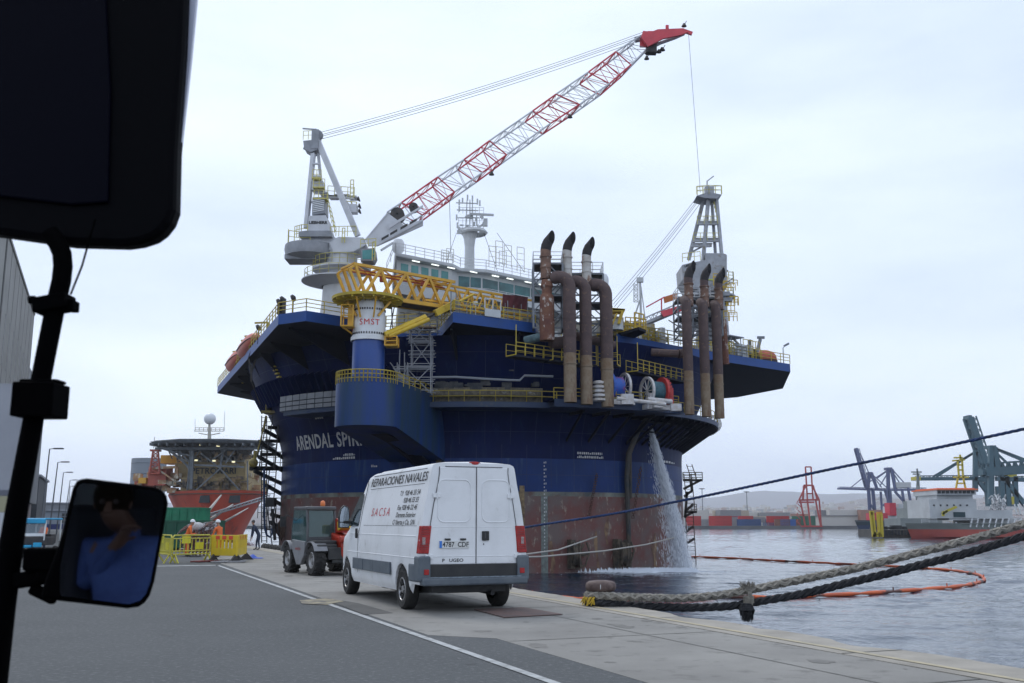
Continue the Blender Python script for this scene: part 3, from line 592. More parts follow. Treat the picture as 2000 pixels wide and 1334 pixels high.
# floating boom
OB = mat('boom_orange', (.72, .13, .03), .55, c2=(.5, .1, .04), sc=.6, c3=(.12, .05, .04), sc3=.35, lo3=.56, hi3=.62)
bp_ = [(1040, 1163), (1130, 1169), (1200, 1167), (1300, 1166), (1400, 1165), (1500, 1166), (1600, 1163), (1700, 1158), (1800, 1151), (1870, 1145), (1912, 1137), (1922, 1130), (1905, 1121), (1850, 1113), (1760, 1107), (1640, 1101), (1500, 1094), (1430, 1090), (1345, 1087)]
pts = [zat(x, y, SEA + .13) for x, y in bp_]
dn = []
for i in range(len(pts) - 1):
    p0, p1, p2, p3 = pts[max(0, i - 1)], pts[i], pts[i + 1], pts[min(len(pts) - 1, i + 2)]; m_ = max(4, int((p2 - p1).length / .9))
    for k in range(m_): f_ = k / m_; dn.append(.5 * ((2 * p1) + (p2 - p0) * f_ + (2 * p0 - 5 * p1 + 4 * p2 - p3) * f_ ** 2 + (3 * p1 - p0 - 3 * p2 + p3) * f_ ** 3))
mb = MB(); mb.path(dn, [(.145 if i % 4 else .08) for i in range(len(dn))], 8)
for p in dn[::8]: mb.tube(p + V(0, 0, .0), p + V(0, 0, .32), .05, n=6)
tag(mb.build('floating_boom', OB, smooth=True), 'orange floating boom lying in a long loop on the water', 'boom')
# ------------------------------------------------------------------ round accommodation rig
CC = V(-3.7, 127.8, 0)
def pol(phi, r, z): return V(CC.x + r * math.sin(R(phi)), CC.y - r * math.cos(R(phi)), z)
rig = thing('floating_rig', 'huge round blue and red floating accommodation rig moored off the quay', 'rig', (CC.x, CC.y, SEA))
B1 = mat('hull_shaded_blue', (.0020, .0105, .076), .55, spec=.18, c2=(.0014, .0075, .052), sc=.25, c3=(.008, .024, .078), sc3=1.8, lo3=.55, hi3=.72, st3=(1, 1, .07))  # upper hull paint, its blue deepened with the shade under the overhang
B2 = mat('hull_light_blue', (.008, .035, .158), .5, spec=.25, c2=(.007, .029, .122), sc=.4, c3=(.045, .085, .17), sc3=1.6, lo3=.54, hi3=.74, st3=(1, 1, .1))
B3 = mat('deck_blue', (.017, .070, .27), .5, spec=.3, c2=(.02, .065, .22), sc=.8)
RD = mat('antifouling_red', (.17, .068, .06), .8, c2=(.15, .112, .105), sc=.3, lo=.42, hi=.6, c3=(.30, .25, .2), sc3=2.2, lo3=.58, hi3=.70, st3=(1, 1, .45), bump=.4, bsc=2)
WLN = mat('waterline_scum', (.22, .23, .19), .8, c2=(.09, .10, .10), sc=.6, c3=(.14, .05, .04), sc3=.5, lo3=.5, hi3=.7)
UND = mat('underside_shaded_navy', (.0025, .005, .02), .7, c2=(.0015, .003, .012), sc=.3)  # shade of undersides and brackets put into a near-black navy
prof = [(25, -9), (25, 4.15), (25, 4.6), (25, 8.0), (25, 8.8), (25.05, 9.4), (25.13, 10.0), (25.27, 10.6), (25.48, 11.3), (25.75, 12), (26.03, 12.6), (26.32, 13.2), (26.82, 14.2), (27.32, 15.2), (27.8, 16.2), (28.27, 17.2), (28.72, 18.2), (29.15, 19.1), (29.6, 20.0)]
mb = MB()
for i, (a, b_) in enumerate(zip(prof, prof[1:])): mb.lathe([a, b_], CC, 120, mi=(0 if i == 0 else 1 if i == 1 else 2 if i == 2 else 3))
# weld them into one surface
me_v = {}; vv = []; ff = []
for f_ in mb.f:
    g = []
    for i in f_:
        k_ = tuple(round(c, 3) for c in mb.v[i])
        if k_ not in me_v: me_v[k_] = len(vv); vv.append(mb.v[i])
        g.append(me_v[k_])
    ff.append(tuple(g))
mb.v = vv; mb.f = ff
hull = mb.build('hull', [RD, WLN, B2, B1], rig, smooth=60)
# stripes, draft marks, weld seams and fittings on the hull
def hr(z): return interp([(z_, r_) for r_, z_ in prof], z)
def patch(mb, p0, p1, z0, z1, off=.03, n=6, mi=0): mb.grid(lambda u, v_: pol(lerp(p0, p1, u), hr(lerp(z0, z1, v_)) + off, lerp(z0, z1, v_)), n, 4, mi)
def phi_at(x, r):      # angle on the rig's near side under photo column x
    az = math.atan2((x - 1000) / F, CP * 1.03); D = math.hypot(CC.x, CC.y); ca = math.atan2(CC.x, CC.y); d = az - ca
    s_ = max(-.9995, min(.9995, D * math.sin(d) / r)); return math.degrees(math.asin(s_)) - math.degrees(d)
mb = MB()
for x, w_, z0, z1 in ((1033, .6, -3.6, 5.2), ): p = phi_at(x, 25); patch(mb, p - w_, p + w_, z0, z1)
mb.build('rubbing_strip', mat('strip_tan', (.3, .22, .12), .8, c2=(.12, .08, .05), sc=2), rig)
mb = MB()
for z in (6.3, 10.7, 13.1, 16.0, 18.4): mb.grid(lambda u, v_: pol(lerp(-80, 80, u), hr(z + .05 * v_) + .012, z + .05 * v_), 80, 1)
for k in range(27):
    ph = -78 + k * 6
    for z0, z1 in zip((5.0, 6.3, 7.2, 8, 9.4, 10.6, 12, 13.2, 15.7, 17.6), (6.3, 7.2, 8, 9.4, 10.6, 12, 13.2, 15.7, 17.6, 19.5)): mb.grid(lambda u, v_: pol(ph + (2 if z0 > 8 else 0) + u * .12, hr(lerp(z0, z1, v_)) + .012, lerp(z0, z1, v_)), 1, 1)
mb.build('weld_seam', mat('seam_navy', (.004, .013, .06), .6, c2=(.02, .035, .10), sc=.5), rig)
mb = MB(); p = phi_at(1076, 25); patch(mb, p - .85, p + .85, -3.6, 4.2); mb.build('draft_strip', mat('strip_green', (.2, .24, .22), .8, c2=(.12, .12, .12), sc=2), rig)
HWM = mat('hull_white', (.62, .62, .6), .6, c2=(.4, .4, .42), sc=3)
mb = MB()
for k in range(26):
    z = -1.5 + k * .36; patch(mb, p - .12, p + .12, z, z + .16, .06, 1)
    if k > 10 and k % 2: patch(mb, p + .3, p + .5, z, z + .2, .06, 1)
mb.build('draft_marks', HWM, rig)
def fl(x0, z0, r_off=.05, sx=1.0): 
    ph0 = phi_at(x0, 25.4)
    return lambda x, y: pol(ph0 + math.degrees(x * sx / 25.4), hr(z0 + y) + r_off, z0 + y)
mb = MB(); mb.text('ARENDAL SPIRIT', 2.15, fl(577, 9.55, sx=.73), align='LEFT', bold=.045, spacing=1.12); mb.build('name_lettering', HWM, rig)
mb = MB(); mb.text('ARENDAL SPIRIT', 2.0, lambda x, y: pol(76 + math.degrees(x / 25.4), hr(9.9 + y) + .05, 9.9 + y), align='LEFT', bold=.03); mb.build('name_lettering', HWM, rig)
mb = MB(); rn = random.Random(2)
for x0, x1, z in ((657, 702, 8.15), (678, 702, 8.5), (1140, 1190, 8.15), (1140, 1188, 8.55), (1300, 1322, 8.2), (735, 748, 7.2), (634, 650, 12.6)):
    x = x0
    while x < x1:
        d = rn.uniform(1.5, 3.6); a, b_ = phi_at(x, 25), phi_at(min(x + d, x1), 25); h_ = rn.choice((.16, .24, .24)); patch(mb, a, b_, z, z + h_, .05, 1); x += d + 1.2
mb.build('hull_marks', HWM, rig)
mb = MB()
for x in (870, ): 
    ph = phi_at(x, 25.2); mb.path([pol(ph, hr(z) + .35, z) for z in (4.5, 7, 9, 10.5, 12.2)], .28, 8)
mb.build('caisson_pipe', mat('pipe_tan', (.14, .10, .06), .7, c2=(.07, .05, .035), sc=.6), rig, smooth=True)
mb = MB(); ph = phi_at(1232, 25.2)
mb.path([pol(ph, 25.5, -3.4), pol(ph, 25.5, 1), pol(ph - .3, 25.5, 6), pol(ph, 25.7, 8.8), pol(ph + 1.5, 26.4, 11), pol(ph + 3, 27.3, 12.6)], .26, 8); mb.path([pol(ph + .9, 25.5, 4), pol(ph + .9, 25.6, 8.8), pol(ph + 2.4, 26.2, 11)], .16, 6)
mb.build('caisson_pipe', mat('pipe_dark', (.035, .04, .045), .7, c2=(.09, .07, .05), sc=.6), rig, smooth=True)
# chains
CH = mat('rusty_chain', (.07, .035, .03), .8, c2=(.12, .06, .04), sc=3)
for xa, ya, xb, yb in ((1166, 925, 1150, 1010), (1252, 912, 1236, 1012)):
    mb = MB(); a = at(xa, ya, pol(phi_at(xa, 25.3), 25.3, 0).y); b_ = at(xb, yb, pol(phi_at(xb, 25.3), 25.4, 0).y); n = 22
    for i in range(n):
        c = a.lerp(b_, (i + .5) / n); L_ = (b_ - a).length / n; o_ = V(.12, 0, 0) if i % 2 else V(0, .12, 0)
        mb.path([c + o_ + V(0, 0, L_ * .55), c - o_ + V(0, 0, L_ * .55), c - o_ * 1.1 - V(0, 0, L_ * .55), c + o_ * 1.1 - V(0, 0, L_ * .55)], .055, 5, closed=True)
    mb.build('chain', CH, rig)
# fairleads low on the hull
FL = mat('fairlead_steel', (.05, .045, .04), .85, c2=(.14, .11, .08), sc=2)
for x in (1137, 1222):
    ph = phi_at(x, 25.6); c = pol(ph, 25.75, -1.7); ax = Matrix.Rotation(R(ph), 3, 'Z')
    mb = MB(); mb.lathe([(.75, -.35), (1.3, -.4), (1.45, -.3), (1.2, -.12), (1.2, .12), (1.45, .3), (1.3, .4), (.75, .35), (.75, -.35)], c, 20, axis=ax @ Matrix.Rotation(R(62), 3, 'Z') @ Matrix.Rotation(R(90), 3, 'X'))
    mb.box(c + ax @ V(-.6, .1, 0), (.5, .9, 2.9), rz=R(ph)); mb.box(c + ax @ V(.3, .35, 0), (1.6, .5, .5), rz=R(ph))
    mb.path([c + ax @ V(.9, -.4, 1.2), c + ax @ V(1.2, -.5, .2), c + ax @ V(.7, -.5, -1.1), c + ax @ V(-.3, -.3, -1.5)], .1, 6)
    for k in range(6): mb.beam(c + ax @ V(0, -.3, 0), c + ax @ V(math.cos(k) * 1.2, -.3, math.sin(k) * 1.2), .12, .2)
    mb.build('fairlead', FL, rig, smooth=30)
RS = mat('hull_rust_stain', (.26, .17, .10), .85, c2=(.13, .07, .055), sc=1.1, lo=.4, hi=.6)
for i, (x, z0, z1, w_) in enumerate(((1090, -3.6, -.4, .5), (1175, -3.6, .6, .45), (1283, -3.3, .3, 1.1), (1195, -.8, 2.4, .5))):
    mb = MB(); ph = phi_at(x, 25); rn = random.Random(i + 30); n = 18; z = lambda t: lerp(z0, z1, t)
    def sf(u, v_):
        wv = w_ * (.55 + .45 * math.sin(v_ * 3.1)) * (1 + .35 * math.sin(v_ * 9 + i)); return pol(ph + (u - .5) * 2 * wv + .3 * math.sin(v_ * 5 + i), 25.03, z(v_))
    mb.grid(sf, 3, n); mb.build('rust_stain', RS, rig)

# ring walkway round the flare with brackets, ribs and wind wall
mb = MB(); a0, a1 = R(-45 - 90), R(128 - 90)
mb.lathe([(25.9, 12.75), (29.6, 12.75), (29.6, 13.3), (26.2, 13.3), (25.9, 12.75)], CC, 100, a0, a1)
mb.lathe([(29.5, 12.75), (32.3, 12.6), (32.3, 13.35), (29.5, 13.35)], CC, 16, R(14 - 90), R(42 - 90))
mb.build('ring_walkway', mat('ring_navy', (.016, .035, .10), .55, c2=(.03, .05, .09), sc=.5, c3=(.1, .1, .09), sc3=1, lo3=.6, hi3=.8), rig, smooth=20)
mb = MB()
for k in range(58):
    ph = -44 + k * 3.0
    if ph < 18 or (ph < 40 and k % 2): continue
    mb.beam(pol(ph, 25.1, 9.9), pol(ph, 29.2, 12.7), .14, .26); mb.beam(pol(ph, 25.4, 12.6), pol(ph, 29.4, 12.6), .14, .3)
mb.path([pol(p_, 28.0, 12.1) for p_ in range(40, 120, 4)], .1, 5); mb.path([pol(p_, 26.8, 11.2) for p_ in range(40, 120, 4)], .1, 5)
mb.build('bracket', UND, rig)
mb = MB()
for k in range(30):
    ph = -76 + k * 2.2; mb.cut(); mb.beam(pol(ph, 27.3, 14.7), pol(ph, 28.7, 17.2), .12, .9)
mb.build_each('stiffener', B1, rig)
WWM = mat('wind_wall_grey', (.26, .27, .29), .6, c2=(.19, .2, .22), sc=.7)
mb = MB()
for k in range(14):
    p0 = -46 + k * 2.3; p1 = p0 + 2.1
    for z0, z1, mi in ((13.25, 13.65, 0), (13.75, 14.15, 0), (14.25, 14.85, 0)): mb.grid(lambda u, v_: pol(lerp(p0, p1, u), 29.75, lerp(z0, z1, v_)), 2, 1)
mb.grid(lambda u, v_: pol(lerp(-46, -14, u), 29.55, lerp(13.1, 14.8, v_)), 20, 1, 1)
mb.build('wind_wall', [WWM, mat('wall_gap', (.05, .06, .08), .8)], rig)
YR = mat('rail_yellow', (.55, .42, .05), .55, c2=(.4, .3, .05), sc=1)
mb = MB(); mb.rail([pol(p_, 29.7, 13.3) for p_ in range(-11, 17, 3)], 1.1, .05, 2.2, 1); mb.rail([pol(p_, 32.2, 13.35) for p_ in range(14, 43, 3)], 1.1, .05, 1.6, 2); mb.rail([pol(p_, 29.5, 13.3) for p_ in range(46, 126, 4)], 1.1, .045, 2, 1)
mb.build('handrail', YR, rig)
mb = MB(); mb.grid(lambda u, v_: pol(lerp(-11, 14, u), 28.2, lerp(13.3, 14.9, v_)), 20, 2); mb.grid(lambda u, v_: pol(lerp(-11, 14, u), lerp(28.2, 29.2, v_), 14.0), 20, 2)
mb.build('cable_tray', mat('cable_tray_tan', (.22, .19, .14), .8, c2=(.1, .09, .075), sc=3, c3=(.3, .3, .3), sc3=1.2), rig)
mb = MB(); mb.path([pol(p_, 28.6, z) for p_, z in ((-9, 15.9), (-4, 15.9), (2, 15.7), (7, 15.6), (9, 15.6), (10, 16.1), (16, 16.1))], .12, 6); mb.build('fire_main', mat('pipe_pale', (.4, .42, .46), .5), rig, smooth=True)
mb = MB(); mb.path([pol(p_, 28.2, 17.4 - .1 * math.cos((p_ - 2) / 6)) for p_ in range(-10, 16, 2)], .04, 4); mb.build('hose', DARK, rig)
mb = MB(); rn = random.Random(12)
for k in range(22): ph = rn.uniform(-8, 13); mb.box(pol(ph, 28.0, 14.9 + rn.random() * .5), (rn.uniform(.4, 1.5), .4, rn.uniform(.2, .6)), rz=R(ph))
for k in range(6): ph = rn.uniform(6, 12); mb.box(pol(ph, 27.9, 16.8 + rn.random()), (.5, .3, .4), rz=R(ph))
mb.build('equipment_box', mat('equip_dark', (.03, .035, .045), .7, c2=(.1, .1, .1), sc=1), rig)

# main deck with its overhanging platforms (plan read at deck level 21 m)
ZD = 21.0
def dk(x, y): return zat(x, y, ZD)
P_ = [dk(425, 755), dk(544, 614), dk(598, 606.5), dk(700, 623), dk(742, 652), dk(852, 650), dk(885, 609), dk(1046, 631), dk(1058, 668), dk(1198, 668), dk(1205, 652), dk(1325, 676), dk(1543, 711)]
bR = zat(1529, 759, 20.0); bR2 = zat(1440, 776, 20.0); bR3 = V(16, 163, 0); bL = V(-20, 163, 0); bL2 = zat(505, 784, 20.0)
poly = [V(p.x, p.y, 20.0) for p in P_ + [bR, bR2, bR3, bL, bL2]]
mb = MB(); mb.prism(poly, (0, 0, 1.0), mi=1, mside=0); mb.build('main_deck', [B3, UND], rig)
mb = MB()     # underside girders
for k in range(16):
    ph = -150 + k * 12 + 2; ln = {0: 31, 1: 31}.get(k, 32.5)
    if 44 < ph < 95: ln = 36.5
    if -58 < ph < 45: ln = 31.5
    if -100 < ph < -58: ln = 33.5
    best = 60
    for i_ in range(len(poly)):
        A_, B_ = poly[i_], poly[(i_ + 1) % len(poly)]; dx, dy = math.sin(R(ph)), -math.cos(R(ph)); ex, ey = B_.x - A_.x, B_.y - A_.y; den = dx * ey - dy * ex
        if abs(den) < 1e-9: continue
        t_ = ((A_.x - CC.x) * ey - (A_.y - CC.y) * ex) / den; s_ = ((A_.x - CC.x) * dy - (A_.y - CC.y) * dx) / den
        if t_ > 0 and 0 <= s_ <= 1: best = min(best, t_)
    ln = min(best - .7, 38)
    if ln < 29: continue
    e = pol(ph, ln, 19.8); mb.cut()
    mb.prism([pol(ph, 28.4, 17.6), e, e + V(0, 0, .25), pol(ph, 28.4, 20.05)], V(math.cos(R(ph)), math.sin(R(ph)), 0) * .2)
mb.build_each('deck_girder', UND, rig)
mb = MB()
for pts in ([P_[0], P_[1], P_[2], P_[3]], [P_[5], P_[6], P_[7]], [P_[10], P_[11], P_[12]]):
    mb.rail([V(p.x, p.y, ZD) for p in pts], 1.15, .05, 1.9, 2)
mb.rail([V(P_[4].x, P_[4].y, ZD), V(P_[5].x, P_[5].y, ZD)], 1.15, .05, 1.5, 2); mb.rail([pol(-20, 30, ZD), pol(-4, 31, ZD)], 1.15, .05, 1.2, 2)
mb.build('handrail', YR, rig)

# sponson and gangway column
SP_ = V(-13.3, 91.0, 0); sd = (CC - SP_).normalized(); sr = V(sd.y, -sd.x, 0)
SPM = mat('sponson_blue', (.012, .045, .18), .45, spec=.3, c2=(.022, .052, .085), sc=.6, lo=.4, hi=.62, stretch=(1, 1, .12), c3=(.10, .08, .06), sc3=1.6, lo3=.62, hi3=.8, st3=(1, 1, .06))
ang0 = math.atan2(-sd.y, -sd.x); ZB_ = 10.0; pp = [SP_ + V(math.cos(ang0 + a), math.sin(ang0 + a), 0) * 2.9 for a in [R(-90 + 180 * i / 24) for i in range(25)]]
poly = [p + V(0, 0, ZB_) for p in pp] + [SP_ + sd * 17 + sr * 3.2 + V(0, 0, 7.0), SP_ + sd * 17 - sr * 2.9 + V(0, 0, 7.0)]
mb = MB(); mb.prism(poly, (0, 0, 4.4), mi=0)
for i_ in (len(mb.v) - 1, len(mb.v) - 2): mb.v[i_].z = 13.9
if True: pass; sp = mb.build('sponson', SPM, rig, smooth=30)
mb = MB()
for t_ in (3, 6, 9, 11.5): mb.cut(); mb.prism([SP_ + sd * t_ + V(0, 0, 9.5), SP_ + sd * 14 + V(0, 0, 9.5), SP_ + sd * 14 + V(0, 0, 7.0)], sr * (.3 if t_ % 2 else -.3))
mb.prism([SP_ + sd * 1 + V(0, 0, 9.5), SP_ + sd * 15 + V(0, 0, 9.5), SP_ + sd * 15 + V(0, 0, 6.6), SP_ + sd * 9 + V(0, 0, 8.6)], sr * 1.6)
mb.cut(); mb.build_each('sponson_bracket', UND, rig)
mb = MB(); mb.rail([p + V(0, 0, 13.9) for p in pp] + [SP_ + sd * 9 + sr * 3.0 + V(0, 0, 13.9)], 1.1, .055, 1.5, 2); mb.build('handrail', YR, rig)
mb = MB(); mb.lathe([(1.5, 13.8), (1.5, 18.0)], SP_, 32); mb.build('gangway_column', mat('column_blue', (.018, .068, .29), .35, c2=(.016, .06, .24), sc=.5), rig, smooth=True)
gw = thing('gangway_bridge', 'yellow lattice gangway resting over the rig deck on a white pedestal with red lettering', 'gangway', SP_ + V(0, 0, 18))
GY = mat('gangway_yellow', (.72, .40, .035), .5, c2=(.55, .30, .03), sc=.8)
mb = MB(); mb.lathe([(1.6, 18.0), (1.68, 18.0), (1.68, 18.35), (1.55, 18.4), (1.52, 18.8), (1.52, 20.2), (1.4, 21.2), (1.2, 21.9)], SP_, 32)
ped = mb.build('pedestal', WHITE, gw, smooth=True)
mb = MB()
for z, r_ in ((18.62, 1.56), (20.9, 1.46)):
    for k in range(40): mb.box(SP_ + V(math.sin(k * .157) * r_, -math.cos(k * .157) * r_, z), (.1, .1, .18), rz=k * .157)
mb.build('bolt_ring', DARK, ped)
mb = MB(); mb.text('SMST', .78, lambda x, y: SP_ + V(math.sin((x + .25) / 1.56 ) * 1.57, -math.cos((x + .25) / 1.56) * 1.57, 19.35 + y), bold=0, spacing=1.15); mb.text('SMST', .6, lambda x, y: SP_ + V(math.sin((x - 2.2) / 1.56 ) * 1.6, -math.cos((x - 2.2) / 1.56) * 1.6, 18.95 + y), bold=.01)
mb.build('lettering', mat('sign_red', (.6, .02, .02), .5), ped)
YD = mat('deck_plate_yellow', (.60, .44, .03), .55, c2=(.4, .3, .05), sc=.8)
mb = MB(); mb.lathe([(.9, 21.75), (3.3, 21.9), (3.35, 22.15), (.9, 22.2)], SP_ + V(-.25, .3, 0), 36)
for k in range(20): a = k * math.pi / 10; mb.beam(SP_ + V(-.25, .3, 21.7), SP_ + V(-.25 + math.cos(a) * 3.2, .3 + math.sin(a) * 3.2, 21.82), .12, .2)
mb.lathe([(2.2, 21.68), (2.3, 21.68), (2.3, 21.9)], SP_ + V(-.25, .3, 0), 30)
mb.build('slewing_platform', YD, gw, smooth=20)
mb = MB()
for sx in (-1, 1):
    mb.beam(SP_ + V(sx * 2.0, -.6, 21.7), SP_ + V(sx * 1.0, -1.3, 20.2), .14, .2); mb.beam(SP_ + V(sx * .9, -2.4, 21.8), SP_ + V(sx * .6, -1.6, 20.0), .12, .18)
mb.build('strut', GY, gw)
T1, T2 = at(690, 514, 88.6), at(1042, 577, 101.3); T2.z = T1.z = 24.85
gd = (T2 - T1).normalized(); gn = V(-gd.y, gd.x, 0)
GL = (T2 - T1).length
def gp(s_, w_, z): return T1 + gd * s_ + gn * w_ + V(0, 0, z - 24.85)
mb = MB(); s1 = 11.2
for w_ in (0, 2.3):
    mb.beam(gp(0, w_, 24.85), gp(s1, w_, 24.75), .26); mb.beam(gp(3.4, w_, 22.1), gp(s1, w_, 22.1), .3, .36)
    mb.beam(gp(-.4, w_, 24.3), gp(.6, w_, 22.2), .22); mb.beam(gp(.2, w_, 24.8), gp(-.4, w_, 24.3), .2)
    tops = [0.2, 2.9, 5.6, 8.2, 10.8]; bots = [1.3, 4.0, 6.9, 9.6]
    for a, b_ in zip(tops, bots): mb.beam(gp(a, w_, 24.8), gp(b_, w_, 22.2), .24)
    for a, b_ in zip(tops[1:], bots): mb.beam(gp(a, w_, 24.8), gp(b_, w_, 22.2), .24)
for s_ in (0, 2.9, 5.6, 8.2, 10.8): mb.beam(gp(s_, 0, 24.85), gp(s_, 2.3, 24.85), .18); mb.beam(gp(s_, 0, 24.85), gp(s_ + 2.7 if s_ < 10 else s_ - 2.7, 2.3, 24.85), .12)
mb.build('outer_boom', GY, gw)
mb = MB()
for w_ in (.35, 1.95):
    mb.beam(gp(8, w_, 24.45), gp(GL, w_, 24.3), .2); mb.beam(gp(8, w_, 22.6), gp(GL, w_, 22.6), .22)
    for k in range(4):
        a = 11.4 + k * 1.55 * 1.0; mb.beam(gp(a, w_, 24.4), gp(a + .8, w_, 22.7), .15); mb.beam(gp(a + 1.6, w_, 24.4), gp(a + .8, w_, 22.7), .15)
mb.build('inner_boom', GY, gw)
mb = MB(); mb.box(gp(7.5, 1.15, 22.02), (8, 2.0, .08), rz=math.atan2(gd.y, gd.x)); mb.build('walkway', mat('gangway_floor', (.07, .05, .035), .8, c2=(.15, .1, .06), sc=1), gw)
mb = MB(); mb.beam(gp(.5, .9, 24.6), gp(11, .9, 24.55), .1, .1); mb.beam(gp(.5, 1.5, 24.5), gp(11, 1.5, 24.4), .12); mb.box(gp(8.0, .6, 24.2), (.6, .4, .35)); mb.box(gp(3.6, .9, 24.1), (.5, .5, .5)); mb.build('hydraulic_pipes', mat('hydraulic_red', (.3, .05, .03), .6), gw)
mb = MB(); mb.tube(at(752, 655, 90.3), at(832, 620, 92.0), .33, n=12); mb.tube(at(760, 657, 90.1), at(838, 624, 91.8), .2, n=10); mb.beam(at(850, 612, 92.5), at(893, 590, 94), .5, .6); mb.tube(at(862, 606, 94), at(925, 575, 96.5), .12); mb.build('luffing_cylinder', YEL, gw, smooth=30)
mb = MB(); mb.tube(at(832, 620, 92), at(872, 602, 93.5), .12); mb.tube(at(765, 600, 91), at(767, 655, 90.5), .06); mb.tube(at(770, 600, 91), at(757, 670, 90.5), .05); mb.build('cylinder_rod', DARK, gw)
for (xa, ya, xb, yb, Y_) in ((667, 595, 689, 636, 89.3), (752, 657, 775, 674, 89.8)):
    a = at(xa, ya, Y_); b_ = at(xb, yb, Y_); mb = MB(); w3 = 1.3
    for x in (a.x, b_.x):
        for y in (Y_, Y_ + w3): mb.beam((x, y, a.z), (x, y, b_.z), .12)
    for z in (a.z, (a.z + b_.z) / 2, b_.z):
        mb.path([V(a.x, Y_, z), V(b_.x, Y_, z), V(b_.x, Y_ + w3, z), V(a.x, Y_ + w3, z)], .06, 4, closed=True)
    mb.box(((a.x + b_.x) / 2, Y_ + w3 / 2, b_.z), (b_.x - a.x, w3, .15))
    if xa < 700: mb.box(((a.x + b_.x) / 2 + .2, Y_ + w3 * .7, (a.z + b_.z) / 2), (.5, .5, 1.6)); mb.beam(V(a.x, Y_, b_.z), SP_ + V(-1.4, -.3, 18.6), .12)
    mb.build('basket', GY, gw)

# accommodation block with the bridge on top
K0 = V(-12.9, 108, 0); e1 = V(.79, .613, 0).normalized(); e2 = V(-e1.y, e1.x, 0)
def kb(s_, t_, z): return K0 + e1 * s_ + e2 * t_ + V(0, 0, z)
AW = mat('block_white', (.56, .58, .59), .55, c2=(.47, .49, .5), sc=.5, c3=(.38, .36, .32), sc3=1.2, lo3=.68, hi3=.82)
blk = thing('accommodation_block', 'white accommodation block with teal bridge windows standing on the rig deck', 'building', K0 + V(0, 0, ZD))
mb = MB(); mb.prism([kb(.8, .8, ZD), kb(27, .8, ZD), kb(27, 15, ZD), kb(9, 15, ZD)], (0, 0, 5.6)); mb.build('wall', mat('lower_wall', (.36, .37, .36), .7, c2=(.27, .27, .25), sc=1.2), blk)
mb = MB(); mb.prism([kb(0, 0, 26.6), kb(7.4, 0, 26.6), kb(8.6, .6, 26.6), kb(11.6, -.2, 26.6), kb(26, .6, 26.6), kb(26, 14, 26.6), kb(8.8, 14, 26.6)], (0, 0, 4.0)); mb.build('wall', AW, blk)
mb = MB(); mb.prism([kb(-.8, -1.0, 30.5), kb(7.0, -.9, 30.5), kb(8.6, -.2, 30.4), kb(11.6, -1.2, 30.5), kb(26.5, -.5, 30.5), kb(26.5, 15, 30.5), kb(8.4, 15, 30.5)], (0, 0, .45)); mb.build('roof', AW, blk, bevel=.1)
TGL = mat('bridge_glass', (.03, .20, .20), .1, spec=.6, c2=(.08, .30, .30), sc=.4)
TGD = mat('bridge_dark_glass', (.01, .055, .06), .1, spec=.6, c2=(.04, .16, .17), sc=.5)
for k in range(5):
    s0 = .55 + k * 1.36; mb = MB(); mb.prism([kb(s0, -.03, 28.9), kb(s0 + .95, -.03, 28.9), kb(s0 + .95, -.03, 30.1), kb(s0, -.03, 30.1)], e2 * .02); mb.build('window', TGL, blk)
for s0, s1_ in ((8.8, 10.1), (10.25, 11.5), (11.75, 14.1), (14.3, 16.6), (16.8, 19.3), (19.5, 22), (22.2, 25.5)):
    mb = MB()
    def fz(s_): return (lerp(.6, -.2, (s_ - 8.6) / 3) if s_ < 11.6 else lerp(-.2, .6, (s_ - 11.6) / 14.4)) - .05
    mb.prism([kb(s0, fz(s0), 28.75), kb(s1_, fz(s1_), 28.75), kb(s1_, fz(s1_), 30.0), kb(s0, fz(s0), 30.0)], e2 * .02); mb.build('window', TGD, blk)
mb = MB()
for s0 in (1.6, 4.2, 6.4, 9.6, 12.8, 15, 17.8, 20): mb.cut(); mb.beam(kb(s0, -.7, 30.42), kb(s0 + 1.0, -.65, 30.42), .12, .08)
mb.build_each('deck_lamp', mat('fluorescent', (.8, .8, .8), .4, emis=(.9, 1, .95, 1.6)), blk)
WRL = mat('rail_white', (.62, .63, .64), .6)
mb = MB(); mb.rail([kb(7.8, 14, 30.95), kb(-.7, -.9, 30.95), kb(7, -.8, 30.95), kb(8.6, -.1, 30.95), kb(11.6, -1.1, 30.95), kb(26.4, -.4, 30.95)], 1.1, .04, 1.4, 2)
mb.rail([kb(8.8, -1.3, 27.2), kb(11.6, -2.1, 27.2), kb(26, -1.1, 27.2)], 1.1, .04, 1.2, 2); mb.rail([kb(3.2, 8, 27), kb(-1.6, -1.2, 27), kb(3, -1.2, 27)], 1.1, .04, 1.4, 2); mb.rail([kb(-1.8, -.9, 28.5), kb(-.8, -.9, 31)], 1.1, .04, 1.4, 1)
mb.build('handrail', WRL, blk)
mb = MB(); mb.prism([kb(8.6, -1.4, 27), kb(11.6, -2.2, 27), kb(26, -1.2, 27), kb(26, 1, 27), kb(8.6, 1, 27)], (0, 0, .2))
for k in range(5): mb.box(kb(11.5, -.45, 22.5 + k * 0), (.1, .1, .1))
mb.build('bridge_wing', AW, blk)
mb = MB(); rn = random.Random(8)   # pipes and louvres on the wall behind the gangway
for k in range(46):
    z = rn.uniform(21.3, 26.4); s0 = rn.uniform(0, 22); mb.beam(kb(s0, rn.uniform(-.6, .6), z), kb(s0 + rn.uniform(1, 6), rn.uniform(-.6, .6), z + rn.uniform(-.1, .1)), rn.uniform(.05, .14))
for k in range(24): s0 = rn.uniform(0, 24); mb.beam(kb(s0, -.3, 21), kb(s0, -.3, 21 + rn.uniform(1.2, 5)), rn.uniform(.06, .14))
